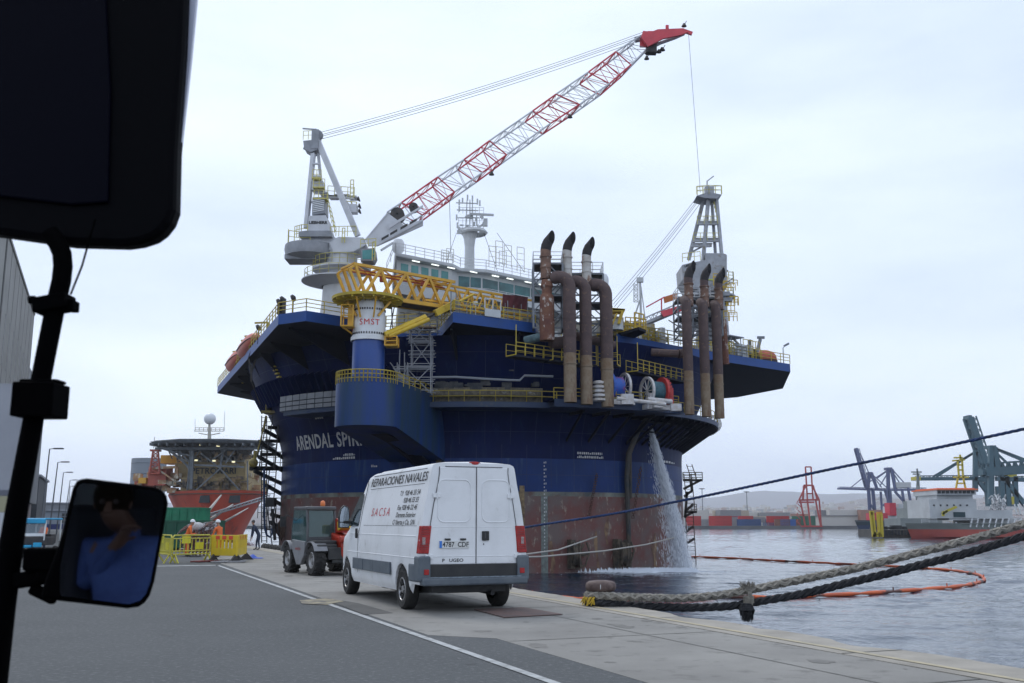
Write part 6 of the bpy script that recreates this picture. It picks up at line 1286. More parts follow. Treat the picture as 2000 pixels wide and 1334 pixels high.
mb = MB(); mb.path([fpos(t_ / 20) + V(-.25 * t_ / 20, 0, 0) for t_ in range(21)], [.2 + .7 * (t_ / 20) for t_ in range(21)], 14)
mb.build('mist', mat('water_mist', (.8, .84, .9), .8, alpha=.13), fall, smooth=True)
mb = MB(); fc = fpos(1); fc.z = SEA
for i in range(7000):
    r_ = abs(rn.gauss(0, 1)); a = rn.uniform(0, 2 * math.pi); p = fc + V(math.cos(a) * r_ * 3.4 - (abs(rn.gauss(0, 4.5)) if rn.random() < .75 else 0), math.sin(a) * r_ * 2.4 - rn.random() * 2.0, .03); s_ = rn.uniform(.03, .2) / (1 + .4 * r_); h_ = rn.uniform(.003, .02) if r_ > .35 else rn.uniform(.02, .5)
    mb.add([p + V(-s_, -s_ * .6, 0), p + V(s_ * 1.3, -s_ * .3, 0), p + V(s_ * .4, s_, 0), p + V(0, 0, h_)], [(0, 1, 3), (1, 2, 3), (2, 0, 3)])
tag(mb.build('foam', mat('foam_white', (.72, .76, .82), .8), None), 'white foam spreading on the water where the jet lands', 'foam', kind='stuff')

# ------------------------------------------------------------------ barriers and the work party
def barrier(a, b_, style, label, ym=YEL):
    a = Vector((a.x, a.y, 0)); b_ = Vector((b_.x, b_.y, 0)); o = thing('barrier', label, 'barrier', a, group='yellow barriers round the quay works')
    d = (b_ - a).normalized(); n_ = V(-d.y, d.x, 0); L_ = (b_ - a).length; H = 1.02; zb = .32 if style == 'bars' else .24
    mb = MB(); P2 = lambda s_, z: a + d * s_ + V(0, 0, z)
    if style == 'bars':
        mb.path([P2(.03, zb), P2(.0, H - .08), P2(.08, H), P2(L_ - .08, H), P2(L_, H - .08), P2(L_ - .03, zb)], .032, 6, closed=True)
        mb.path([P2(0, zb + .12), P2(L_, zb + .12)], .022, 5); mb.path([P2(0, H - .12), P2(L_, H - .12)], .022, 5)
        k = max(4, int(L_ / .17))
        for i in range(1, k): mb.beam(P2(L_ * i / k, zb), P2(L_ * i / k, H - .1), .035, .02)
        mb.build('frame', ym, o)
        for s_ in ([.35, .7] if L_ > 1.3 else []): mb = MB(); mb.box(P2(L_ * s_, .62 if s_ > .5 else .85), (.4, .03, .26), rz=math.atan2(d.y, d.x)); mb.build('plate', mat('plate_yellow', (.62, .56, .03), .5), o)
    else:
        # moulded plastic panel with slots
        mb.prism([P2(0, H - .2), P2(L_, H - .2), P2(L_, H), P2(0, H)], n_ * .06); mb.prism([P2(0, zb), P2(L_, zb), P2(L_, zb + .28), P2(0, zb + .28)], n_ * .06)
        k = max(3, int(L_ / .18))
        for i in range(k + 1): w2 = .05 if 0 < i < k else .09; c = min(max(L_ * i / k, w2), L_ - w2); mb.prism([P2(c - w2, zb + .28), P2(c + w2, zb + .28), P2(c + w2, H - .2), P2(c - w2, H - .2)], n_ * .06)
        mb.build('panel', ym, o, bevel=.01)
        mb = MB()
        for i in range(3): c = L_ * (.25 + .25 * i) ; mb.prism([P2(c - .1, H - .17) - n_ * .004, P2(c + .1, H - .17) - n_ * .004, P2(c + .1, H - .03) - n_ * .004, P2(c - .1, H - .03) - n_ * .004], n_ * -.006)
        mb.build('reflector', mat('reflector_red', (.6, .06, .03), .4), o)
    for s_ in (.12, L_ - .12):
        mb = MB()
        if style == 'bars': mb.beam(P2(s_, zb) - n_ * .02, P2(s_, 0) - n_ * .22, .05, .05); mb.beam(P2(s_, zb), P2(s_, 0) + n_ * .22, .05, .05); mb.build('foot', ym, o)
        else: mb.prism([P2(s_, zb + .05), P2(s_, 0) - n_ * .3, P2(s_, 0) + n_ * .3], d * .08); mb.build('foot', DARK, o)
    return o
YB1 = mat('barrier_yellow', (.68, .47, .01), .45, c2=(.55, .4, .03), sc=2); YB2 = mat('barrier_lemon', (.55, .50, .06), .5, c2=(.4, .36, .06), sc=3)
bgp = lambda x, Y_: V((x - 1000) / F * Y_ * 1.0, Y_, 0)
barrier(bgp(322, 39.5), bgp(348, 37.5), 'bars', 'lemon yellow barred barrier, leftmost, nearest the black mirror', YB2)
barrier(bgp(350, 37.6), bgp(423, 39.2), 'bars', 'lemon yellow barred barrier with two blank plates, in front of the workers', YB2)
barrier(bgp(424, 39.2), bgp(474, 38.6), 'panel', 'deep yellow moulded barrier with red and white reflectors', YB1)
barrier(bgp(475, 38.6), bgp(493, 41.6), 'panel', 'deep yellow moulded barrier at the right end, seen almost end on', YB1)

def skin_mesh(nodes, edges, sub=2):
    me = bpy.data.meshes.new('s'); me.from_pydata([n_[0] for n_ in nodes], edges, []); o = bpy.data.objects.new('s', me); COL.objects.link(o)
    m = o.modifiers.new('skin', 'SKIN'); m.use_smooth_shade = True
    for i, n_ in enumerate(nodes): r_ = n_[1]; me.skin_vertices[0].data[i].radius = (r_, r_) if not isinstance(r_, tuple) else r_; me.skin_vertices[0].data[i].use_root = (i == 0)
    s_ = o.modifiers.new('sub', 'SUBSURF'); s_.levels = sub; s_.render_levels = sub
    dg = bpy.context.evaluated_depsgraph_get(); dg.update(); out_ = bpy.data.meshes.new_from_object(o.evaluated_get(dg), depsgraph=dg); bpy.data.objects.remove(o); bpy.data.meshes.remove(me); return out_
def person(loc, rz, label, hands, head=(0, .02, 0), lean=0.0, feet=((-.13, .0), (.13, .12)), top=None, legs=None, scale=.93, helmet=True, seated=False, skin=None, hair=None):
    """a clothed figure facing local +y; hands = wrist positions (left, right)"""
    N = []; E_ = []
    def add(p, r_, par=None): N.append((Vector(p), r_)); (E_.append((par, len(N) - 1)) if par is not None else None); return len(N) - 1
    L = lambda y, z: V(0, y, z)
    pel = add((0, 0, .95), (.15, .12)); w1 = add((0, lean * .35, 1.12), (.14, .11), pel); ch = add((0, lean * .8, 1.32), (.17, .12), w1); nk0 = add((0, lean, 1.46), (.09, .08), ch); nk = add((0, lean + .02, 1.53), .055, nk0)
    hx, hy, hz = head; h1 = add((hx, lean + .03 + hy, 1.60 + hz), (.07, .08), nk); h2 = add((hx * 1.2, lean + .03 + hy * 1.3, 1.69 + hz), (.075, .09), h1); add((hx * 1.2, lean + .02 + hy * 1.3, 1.76 + hz), (.055, .06), h2)
    wr = []
    for sx, hnd in zip((-1, 1), hands):
        sh = add((sx * .19, lean * .95, 1.42), .07, ch); hnd = Vector(hnd); s0 = N[sh][0]; mid = (s0 + hnd) / 2; dd = hnd - s0
        bend = math.sqrt(max(.0, .29 ** 2 - (dd.length / 2) ** 2)); el = mid + V(sx * .35, -.35, -.85).normalized() * bend
        e_ = add(el, .05, sh); wv = add(hnd, .032, e_); fd = (hnd - el).normalized(); side_ = fd.cross(V(0, 0, 1)).normalized(); dn = side_.cross(fd).normalized()
        pm = add(hnd + fd * .05, (.034, .02), wv); kn = add(hnd + fd * .085, (.036, .018), pm)
        for k in range(4):
            o_ = side_ * ((k - 1.5) * .02); ln = (.06, .07, .065, .05)[k]; f1 = add(hnd + fd * .11 + o_, .0095, kn); f2 = add(hnd + fd * (.11 + ln * .55) + o_ - dn * .018, .0088, f1); add(hnd + fd * (.11 + ln * .8) + o_ - dn * .045, .0075, f2)
        t1 = add(hnd + fd * .04 - side_ * sx * .035 - dn * .01, .012, pm); add(hnd + fd * .075 - side_ * sx * .05 - dn * .03, .009, t1); wr.append(hnd)
    for sx, (fx, fy) in zip((-1, 1), feet):
        hp = add((sx * .09, 0, .88), .095, pel)
        if seated: kn_ = add((sx * .13, .42, .90), .07, hp); an = add((fx, fy + .45, .5), .045, kn_); add((fx, fy + .6, .47), .04, an)
        else: kn_ = add((lerp(sx * .1, fx, .5), fy * .5 + .04, .5), .066, hp); an = add((fx, fy - .02, .1), .045, kn_); hl = add((fx, fy + .06, .05), .045, an); add((fx, fy + .17, .04), .036, hl)
    me = skin_mesh(N, E_); me.name = 'body'
    sk = skin or mat('skin', (.32, .17, .11), .6); me.materials.clear()
    for m_ in (top, legs or top, sk, DARK): me.materials.append(m_)
    for p in me.polygons:
        c = p.center; i = 0 if c.z > .98 else 1
        if c.z > 1.515: i = 2
        if any((c - w_).length < .17 and (c - N[2][0]).length > (w_ - N[2][0]).length - .01 for w_ in wr): i = 2
        if c.z < .13 and not seated: i = 3
        p.material_index = i
    o = thing('person', label, 'person', loc, rz); o.scale = (scale,) * 3
    b_ = bpy.data.objects.new('body', me); COL.objects.link(b_); b_.parent = o
    hc = N[h2 if False else 6][0]
    mb = MB(); mb.ball(hc + V(-.032, .088, .0), .012, 8, 6); mb.ball(hc + V(.032, .088, .0), .012, 8, 6); mb.build('eye', mat('eye_dark', (.03, .02, .02), .3), o, smooth=True, local=True)
    mb = MB(); mb.prism([hc + V(-.012, .085, .0), hc + V(.012, .085, .0), hc + V(.018, .112, -.04), hc + V(-.018, .112, -.04)], (0, .004, -.008)); mb.box(hc + V(0, .082, -.068), (.045, .012, .008))
    for sx in (-1, 1): mb.ball(hc + V(sx * .085, .0, -.01), .02, 8, 6, (.5, .8, 1.3))
    mb.build('face', sk, o, smooth=True, local=True)
    if helmet:
        mb = MB(); mb.lathe([(.118, -.01), (.125, .0), (.12, .05), (.095, .1), (.05, .13), (.001, .138)], hc + V(0, -.005, .03), 18); mb.prism([hc + V(-.08, .08, .025), hc + V(.08, .08, .025), hc + V(.05, .165, .02), hc + V(-.05, .165, .02)], (0, 0, .012)); mb.build('helmet', mat('helmet_white', (.72, .73, .74), .35), o, smooth=40, local=True)
    elif hair:
        mb = MB(); mb.ball(hc + V(0, -.02, .025), .105, 16, 10, (.95, 1.05, 1.0)); mb.build('hair', hair, o, smooth=True, local=True)
    return o
ORG = mat('coverall_orange', (.72, .15, .03), .75, c2=(.6, .12, .03), sc=4, bump=.3, bsc=18); NVY = mat('trousers_dark', (.03, .04, .07), .8)
person(at(366, 1020, 45).to_2d().to_3d(), R(-75), 'worker in orange coveralls and white helmet left of the hose pile, seen from the side', ((-.18, .42, 1.12), (.2, .42, 1.08)), head=(0, .05, -.04), lean=.16, top=ORG, scale=.9)
person(at(431, 1020, 44).to_2d().to_3d(), R(60), 'worker in orange coveralls and white helmet at the right end of the hose pile', ((-.22, .40, 1.02), (.16, .44, 1.0)), head=(0, .04, -.03), lean=.1, top=ORG, scale=.89)
person(at(507, 1020, 56).to_2d().to_3d() + V(0, 0, 0), R(120), 'person in dark clothes bending on the quay edge beside the hull ladder', ((-.15, .45, .8), (.15, .45, .7)), lean=.35, top=NVY, scale=.9, helmet=False, hair=DARK)
# hose and scrap pile on a skid
pl_ = thing('hose_pile', 'pile of grey hoses, cables and white sacks on a skid between the two workers', 'pile', bgp(400, 46))
mb = MB(); rn = random.Random(6)
for k in range(60):
    c = bgp(rn.uniform(372, 428), 46 + rn.uniform(-.6, .6)); c.z = rn.uniform(.5, 1.35); r_ = rn.uniform(.12, .4); ph = rn.uniform(0, 3); mb.path([c + V(math.cos(a) * r_, rn.uniform(-.05, .05) + math.sin(a) * r_ * .4, math.sin(a + ph) * r_ * .7) for a in [i * .7 for i in range(9)]], rn.uniform(.018, .04), 5, closed=True)
mb.build('hoses', mat('hose_mix', (.10, .11, .13), .7, c2=(.25, .12, .09), sc=3, c3=(.4, .4, .42), sc3=4, lo3=.55, hi3=.6), pl_)
mb = MB()
for x, z, r_ in ((392, 1.35, .18), (397, 1.3, .24), (403, 1.1, .2), (409, 1.2, .14), (385, 1.1, .13)): c = bgp(x, 45.6); mb.ball(c + V(0, 0, z), r_, 9, 7, (1.2, .8, .85))
mb.build('sack', mat('sack_white', (.6, .6, .63), .8, c2=(.4, .38, .36), sc=6, bump=.8, bsc=14), pl_, smooth=True)
mb = MB(); mb.box(bgp(400, 46) + V(0, 0, .25), (1.4, 1.4, .12)); 
for x in (382, 390, 396, 404, 411, 418): mb.beam(bgp(x, 45.4) + V(0, 0, .05), bgp(x, 45.4) + V(0, 0, 1.15), .07)
mb.build('skid', mat('skid_brown', (.16, .07, .05), .8, c2=(.08, .05, .05), sc=3), pl_)
mb = MB()
for k in range(9): p0 = bgp(rn.uniform(386, 402), 38.6); mb.path([p0 + V(0, 0, .03), p0 + V(.4, .2, .05), p0 + V(.9, .35, .04), p0 + V(1.2 + rn.random() * .3, .9, .02)], .03, 5)
tag(mb.build('hose_bundle', mat('hose_maroon', (.16, .03, .03), .7)), 'maroon hoses lying on the ground under the middle barrier', 'hoses')
mb = MB()
for k in range(14): c = bgp(rn.uniform(440, 478), 38.6 + rn.uniform(-.6, .9)); mb.path([c + V(math.cos(a) * .35, math.sin(a) * .5, .03 + .02 * (k % 3)) for a in [i * .6 + k for i in range(10)]], .018, 4)
tag(mb.build('cable_tangle', mat('cable_grey', (.2, .2, .21), .7)), 'grey cable tangle on the ground under the moulded barriers', 'cables')
mb = MB(); c = bgp(502, 42.5); mb.grid(lambda u, v_: c + V((u - .5) * 1.0, (v_ - .5) * .5, .02 + .11 * math.sin(u * 3.1) * math.sin(v_ * 3.1) * (1 + .6 * math.sin(u * 14))), 18, 8)
tag(mb.build('tarpaulin', mat('blue_tarp', (.02, .07, .38), .6), smooth=True), 'crumpled blue tarpaulin on the quay right of the yellow barriers', 'tarpaulin')
# green skips
GRN = mat('skip_green', (.015, .20, .10), .5, c2=(.012, .13, .07), sc=1.2); GRD = mat('skip_dark_green', (.008, .085, .045), .5, c2=(.006, .06, .035), sc=1.2)
def skip(x0, x1, Y_, h_, dep, m_, label, num=None):
    a, b_ = bgp(x0, Y_), bgp(x1, Y_); W_ = b_.x - a.x; o = thing('waste_skip', label, 'skip', V((a.x + b_.x) / 2, Y_, 0))
    mb = MB()
    for (c, s_) in (((0, 0, h_ / 2 + .08), (W_, .05, h_ - .16)), ((0, dep, h_ / 2 + .08), (W_, .05, h_ - .16)), ((-W_ / 2, dep / 2, h_ / 2 + .08), (.05, dep, h_ - .16)), ((W_ / 2, dep / 2, h_ / 2 + .08), (.05, dep, h_ - .16)), ((0, dep / 2, .15), (W_, dep, .06))): mb.box(c, s_)
    mb.build('tub', m_, o, local=True)
    mb = MB(); mb.box((0, 0, h_), (W_ + .1, .12, .1)); mb.box((0, dep, h_), (W_ + .1, .12, .1)); mb.box((-W_ / 2, dep / 2, h_), (.12, dep, .1)); mb.box((W_ / 2, dep / 2, h_), (.12, dep, .1))
    n = 5
    for i in range(n): mb.box((-W_ / 2 + W_ * (i + .5) / n, -.05, h_ / 2), (.08, .07, h_ - .2))
    for i in (-1, 1): mb.tube((i * W_ * .35, 0, .08), (i * W_ * .35, dep, .08), .08, n=8)
    mb.build('rim', m_, o, local=True)
    if num: mb = MB(); mb.text(num, .34, lambda x, y: V(W_ * .36 + x * 1.3, -.1, h_ - .42 + y), bold=.012); mb.build('number', WHITE, o, local=True)
    return o
skip(324, 428, 55, 1.55, 2.0, GRD, 'dark green waste skip marked 93 behind the workers', '93')
skip(322, 396, 62, 2.35, 2.4, GRN, 'bright green waste skip standing behind the darker one')
# blue canopied three-wheeler
tk = thing('motor_tricycle', 'small three-wheeled cart with bright blue canopy and bumper beyond the mirror arm', 'tricycle', bgp(83, 43))
TB = mat('canopy_blue', (.02, .36, .62), .5, c2=(.02, .28, .5), sc=3)
mb = MB(); mb.box((0, .6, 1.64), (1.15, 1.6, .07)); mb.box((0, -.2, 1.55), (1.12, .06, .2)); mb.build('canopy', TB, tk, bevel=.03, local=True)
mb = MB()
for x in (-.53, .53): mb.beam((x, -.2, .75), (x, -.1, 1.6), .05); mb.beam((x, 1.3, .7), (x, 1.3, 1.6), .05)
mb.box((0, -.22, .98), (1.1, .06, .12)); mb.build('frame', WHITE, tk, local=True)
mb = MB(); mb.box((0, -.16, 1.28), (1.0, .02, .5)); mb.build('windscreen', mat('cart_screen', (.25, .3, .34), .15, alpha=.5), tk, local=True)
mb = MB(); mb.box((0, .3, .72), (1.05, 1.1, .35)); mb.box((0, .9, .8), (.9, .5, .4)); mb.build('body', DARK, tk, bevel=.04, local=True)
mb = MB(); mb.box((-.25, -.35, .5), (.75, .16, .12)); mb.box((.35, -.35, .56), (.3, .2, .2)); mb.build('bumper', TB, tk, bevel=.03, local=True)
for x, y in ((-.5, 1.0), (.5, 1.0), (-.3, -.35)): wheel(tk, x, y, .25, .12, 1 if x > 0 else -1, .6, 'bolts')
person(bgp(102, 46) , R(160), 'person in dark clothes and orange vest standing beside the blue cart', ((-.2, .3, 1.0), (.2, .3, .95)), top=ORG, legs=NVY, scale=.86, helmet=False, hair=DARK)

# ------------------------------------------------------------------ left quay side: warehouse, sheds, lamps, tank
PC = mat('precast_grey', (.36, .355, .34), .85, c2=(.30, .295, .28), sc=.3); CR = mat('corrugated_grey', (.34, .35, .37), .5, c2=(.28, .29, .31), sc=.4)
wh_ = thing('warehouse', 'tall grey precast warehouse with slot windows and a ribbed metal end bay', 'building', q(82, -8))
def qbox(mb, u0, u1, v0, v1, z0, z1): mb.prism([q(u0, v0, z0), q(u1, v0, z0), q(u1, v1, z0), q(u0, v1, z0)], (0, 0, z1 - z0))
mb = MB(); qbox(mb, 82, 114, -60, -8, 0, 23.0); mb.build('wall', PC, wh_)
mb = MB(); qbox(mb, 114, 146, -60, -8.2, 3.8, 17.6)
for k in range(52): qbox(mb, 114.2 + k * .61, 114.5 + k * .61, -8.2, -8.02, 3.8, 17.5)
mb.build('ribbed_wall', CR, wh_)
mb = MB(); qbox(mb, 114.5, 145.5, -59, -8.6, 0, 3.8); mb.build('ground_floor', mat('dark_glazing', (.04, .045, .055), .3), wh_)
mb = MB()
for k in range(8): mb.cut(); qbox(mb, 85.2 + k * 3.9, 85.9 + k * 3.9, -8.1, -7.98, 13.5, 17.5)
for k in range(8): mb.cut(); qbox(mb, 81.96, 82.02, -12 - k * 4, -11.3 - k * 4, 13.5, 17.5)
mb.build_each('window', mat('slot_dark', (.03, .035, .04), .4), wh_)
mb = MB()
for k in range(9): qbox(mb, 82 + k * 4, 82.08 + k * 4, -8.05, -7.985, 0, 23)
for k in range(12): qbox(mb, 81.98, 82.03, -8.1 - k * 4, -8.02 - k * 4, 0, 23)
mb.build('panel_joint', mat('joint_grey', (.08, .08, .08), .9), wh_)
mb = MB(); qbox(mb, 81.9, 114, -60, -7.9, 22.9, 23.15); mb.build('parapet', PC, wh_)
mb = MB()
for z, r_ in ((14.2, .5), (13.3, .8), (12.4, .9), (11.6, .7), (11.0, .9)): mb.lathe([(.01, -.05), (r_, -.05), (r_, .05), (.01, .05)], q(126, -7.9, z), 12, axis=Matrix.Rotation(QA, 3, 'Z') @ Matrix.Rotation(R(90), 3, 'Y'))
mb.build('wall_emblem', mat('emblem_white', (.6, .61, .62), .6), wh_)
for k, (u0, v0, u1, v1, h_, lb) in enumerate(((165, -40, 190, -9, 8.2, 'dark flat-roofed shed beyond the tall warehouse'), (240, -60, 262, -2.5, 3.9, 'low pale grey harbour building with small-paned windows and blue base'), (300, -60, 330, 4, 6.5, 'grey long shed far down the quay'))):
    o = thing('shed', lb, 'building', q(u0, v1)); mb = MB(); qbox(mb, u0, u1, v0, v1, 0, h_); mb.build('wall', (mat('shed_dark', (.05, .055, .065), .7), mat('shed_pale', (.22, .25, .29), .7), mat('shed_grey', (.2, .21, .23), .7))[k], o)
    mb = MB(); qbox(mb, u0 - .4, u1, v0, v1 + .3, h_, h_ + .3); mb.build('roof', GREY, o)
    if k == 1:
        mb = MB(); qbox(mb, u0 - .06, u0, v0, v1, 0, 1.1); mb.build('plinth', mat('plinth_blue', (.02, .03, .12), .6), o)
        for i in range(3):
            mb = MB()
            for a in range(2):
                for b__ in range(3): v_ = -8.0 - i * 7 + a * 1.5; qbox(mb, u0 - .1, u0 - .02, v_, v_ + 1.2, 1.3 + b__ * .75, 1.9 + b__ * .75)
            mb.build('window', mat('slot_dark', (.03, .035, .04), .4), o)
lp0 = None; LPM = mat('lamp_post_grey', (.16, .17, .19), .5)
for k, (xb, xt, yt, Y_) in enumerate(((77, 97, 877, 84), (95, 113, 903, 102), (110, 124, 923, 123), (122, 137, 938, 147), (129, 137, 950, 170), (134, 143, 958, 195), (139, 146, 965, 220))):
    B_ = at(xb, 1020 + 1.5 * 1976 / Y_, Y_); B_.z = 0; T_ = at(xt, yt, Y_)
    o = thing('street_lamp', 'slim grey lamp post, number %s along the quay from the near end' % ('one two three four five six seven'.split()[k]), 'street lamp', B_, group='lamp posts down the quay')
    mb = MB(); mb.tube(B_, T_, .09, .05, n=8); mb.build('pole', LPM, o); mb = MB(); mb.beam(T_, T_ + V(.5, 0, .05), .06); mb.box(T_ + V(.75, 0, .04), (.8, .3, .12)); mb.build('lamp_head', LPM, o, bevel=.03)
    o['label'] = ['nearest and tallest-looking lamp post, beside the warehouse end', 'second lamp post from the warehouse end', 'third lamp post from the warehouse end', 'fourth lamp post from the warehouse, near the mirror edge', 'fifth lamp post from the warehouse, close by the mirror edge', 'sixth lamp post from the warehouse, half lost behind the mirror', 'farthest lamp post from the warehouse, lost behind the mirror'][k]
tn = thing('storage_tank', 'grey ribbed cylindrical storage tank behind the orange ship', 'tank', at(285, 1020, 480).to_2d().to_3d())
c = at(285, 1000, 480); zt = at(285, 897, 480).z; mb = MB(); mb.lathe([(8, 0), (8, zt), (7.9, zt + .2), (.01, zt + .6)], (c.x, 480, 0), 36)
for z in range(4, int(zt), 5): mb.lathe([(8, z), (8.25, z + .2), (8, z + .4)], (c.x, 480, 0), 36)
mb.build('shell', mat('tank_grey', (.17, .19, .22), .6), tn, smooth=30)

# ------------------------------------------------------------------ orange offshore ship with a helideck
YS = 340.0; shp = thing('offshore_ship', 'orange-hulled offshore ship with dark helideck and white radome moored beyond the skips', 'ship', V(at(430, 1040, YS).x, YS, SEA))
sp_ = lambda x, y, d=0: at(x, y, YS + d)
SRD = mat('ship_orange', (.60, .095, .05), .55, c2=(.48, .075, .045), sc=.1, c3=(.2, .06, .05), sc3=.3, lo3=.6, hi3=.75, st3=(1, 1, .2))
cx0 = sp_(416, 1000).x; zt = sp_(430, 959).z
def hullf(u, v_):      # u around the bow from port side to starboard, v from keel to rail
    a = (u - .5) * 2; w_ = lerp(9.5, 17.0, v_ ** 1.2); ln = 70
    yb = -lerp(2, 9, v_); yy = yb + (abs(a) ** 2.2) * 30 if abs(a) < .8 else yb + (.8 ** 2.2) * 30 + (abs(a) - .8) * 250
    xx = math.copysign(min(1, abs(a) / .8) ** .7, a) * w_ - (yy * .35)
    return V(cx0 + xx + 2, YS + yy, lerp(SEA - .5, zt, v_) + (max(0, a) * .0))
mb = MB(); mb.grid(hullf, 40, 8); mb.build('hull', SRD, shp, smooth=True)
mb = MB(); rn = random.Random(90)
for k in range(110): x = rn.uniform(345, 486); y = rn.choice((rn.uniform(872, 902), rn.uniform(932, 958))); p = at(x, y, YS + rn.uniform(-1, 1.6)); mb.box(p, (rn.uniform(.3, 2.4), .5, rn.uniform(.2, 1.6))); mb.beam(p, p + V(rn.uniform(-2.5, 2.5), 0, rn.uniform(-1.5, 1.5)), rn.uniform(.08, .22))
mb.build('deck_gear', mat('gear_dark', (.06, .055, .05), .8, c2=(.30, .20, .10), sc=.3, lo=.45, hi=.6), shp)
mb = MB(); mb.grid(lambda u, v_: (lambda p: V(p.x, p.y - .15, lerp(SEA - .5, SEA + 1.8, v_)))(hullf(u, v_ * .12)), 40, 2); mb.build('boot_top', mat('boot_top', (.05, .05, .055), .7), shp)
mb = MB(); mb.prism([hullf(u / 40, 1) - V(0, 0, 1.2) for u in range(4, 37)], (0, 0, .3)); mb.build('deck', mat('ship_deck', (.12, .07, .05), .8), shp)
BG = mat('ship_beige', (.42, .33, .17), .7, c2=(.34, .25, .12), sc=.3, c3=(.25, .12, .05), sc3=.3, lo3=.58, hi3=.75, st3=(1, 1, .2)); SGR = mat('ship_grey', (.16, .18, .2), .6, c2=(.1, .11, .12), sc=.5); SDK = mat('ship_dark', (.035, .04, .045), .7)
def pb(mb, x0, x1, y0, y1, d0, d1): # box between photo columns and rows, d metres behind the bow
    a, b_ = sp_(x0, y1, d0), sp_(x1, y0, d0); mb.box(((a.x + b_.x) / 2, YS + (d0 + d1) / 2, (a.z + b_.z) / 2), (b_.x - a.x, d1 - d0, b_.z - a.z))
mb = MB(); pb(mb, 352, 483, 933, 961, 2, 30); pb(mb, 340, 480, 905, 934, 8, 30); pb(mb, 355, 478, 884, 906, 10, 26); mb.build('superstructure', BG, shp)
mb = MB(); pb(mb, 356, 478, 890, 902, 9.6, 9.9); mb.build('bridge_front', mat('ship_white', (.5, .48, .42), .6), shp)
for k in range(12): mb = MB(); pb(mb, 380 + k * 8, 385 + k * 8, 904 - 12, 904 - 5, 9.2, 9.5); mb.build('bridge_window', SDK, shp)
mb = MB(); mb.text('PETROMARI', 2.9, lambda x, y: sp_(417, 925, 7.7) + V(x * .98, 0, y), bold=.08, spacing=1.05); mb.build('lettering', SDK, shp)
mb = MB()
for k in range(4): mb.cut(); pb(mb, 362 + k * 24, 368 + k * 24, 941, 952, 1.6, 1.9)
mb.cut(); pb(mb, 446, 453, 935, 948, 1.5, 1.9); mb.build_each('window', SDK, shp)
hz_ = sp_(410, 866, -8).z
mb = MB(); c = sp_(418, 872, 2); mb.prism([V(c.x + math.cos(R(22.5 + 45 * i)) * 20, YS + 2 + math.sin(R(22.5 + 45 * i)) * 14, hz_) for i in range(8)], (0, 0, 1.3)); mb.build('helideck', SDK, shp)
mb = MB(); 
for i in range(8): a0, a1 = R(22.5 + 45 * i), R(67.5 + 45 * i); p0 = V(c.x + math.cos(a0) * 20, YS + 2 + math.sin(a0) * 14, hz_); p1 = V(c.x + math.cos(a1) * 20, YS + 2 + math.sin(a1) * 14, hz_); mb.prism([p0, p1, p1 + V(math.cos(a1) * 1.5, math.sin(a1), .8), p0 + V(math.cos(a0) * 1.5, math.sin(a0), .8)], (0, 0, .15))
for k in range(14): x = c.x - 18 + k * 2.8; mb.beam(V(x, YS - 9, hz_ - .3), V(x, YS + 14, hz_ - .3), .4, .9)
mb.prism([V(c.x - 15, YS - 3, hz_ - 1.2), V(c.x + 15, YS - 3, hz_ - 1.2), V(c.x + 11, YS + 6, hz_ - 3.6), V(c.x - 11, YS + 6, hz_ - 3.6)], (0, 1, .2))
for k in range(11): x = c.x - 14 + k * 2.8; mb.beam(V(x, YS - 5, hz_ - .5), V(x + 1.4, YS + 6, hz_ - 4.2), .3); mb.beam(V(x, YS - 5, hz_ - .5), V(x - 1.4, YS + 6, hz_ - 4.2), .3)
mb.beam(V(c.x - 18, YS - 4, hz_ - 1.4), V(c.x + 18, YS - 4, hz_ - 1.4), .5, .8); mb.build('safety_net', SGR, shp)
mb = MB()
for (x0_, y0_, x1_, y1_, w_) in ((373, 955, 376, 880, 1.4), (366, 957, 372, 880, .8), (430, 915, 382, 958, .6), (430, 915, 470, 960, .6), (430, 915, 392, 885, .6), (430, 915, 436, 870, .8), (380, 908, 476, 912, .9), (430, 885, 470, 912, .5), (330, 880, 370, 912, .7), (345, 880, 375, 925, .6), (390, 880, 372, 905, .5), (483, 900, 484, 960, .5), (412, 900, 440, 880, .5), (372, 905, 350, 882, .6), (316, 876, 345, 884, .8), (345, 884, 372, 890, .6), (458, 880, 440, 905, .5)): mb.beam(sp_(x0_, y0_, -3), sp_(x1_, y1_, -4 if y1_ < 900 else -3), w_ * .7)
mb.build('support_lattice', SGR, shp)
mb = MB()
for x, y in ((393, 869), (426, 871), (383, 899), (418, 900), (456, 902)): mb.cut(); mb.box(sp_(x, y, -7), (1.0, .3, .5))
mb.build_each('floodlight', mat('lamp_cream', (.8, .75, .5), .5, emis=(1, .9, .5, .8)), shp)
mb = MB(); mb.tube(sp_(409, 860, 8), sp_(409, 828, 8), .7, .4, n=8); mb.beam(sp_(379, 842, 8), sp_(437, 842, 8), .25); mb.beam(sp_(388, 846, 8), sp_(409, 850, 8), .3); mb.beam(sp_(430, 846, 8), sp_(409, 850, 8), .3); mb.rail([sp_(381, 842, 8), sp_(437, 842, 8)], 1.2, .1, 1.4, 1); mb.tube(sp_(381, 842, 8), sp_(381, 818, 8), .08, n=4); mb.tube(sp_(438, 842, 8), sp_(439, 803, 8), .08, n=4); mb.tube(sp_(300, 876, 8), sp_(302, 853, 8), .12, n=4); mb.build('mast', mat('mast_beige', (.4, .38, .33), .6), shp)
mb = MB(); mb.ball(sp_(410, 818, 8), 2.05, 20, 12); mb.build('radome', mat('dome_white', (.68, .7, .72), .4), shp, smooth=True)
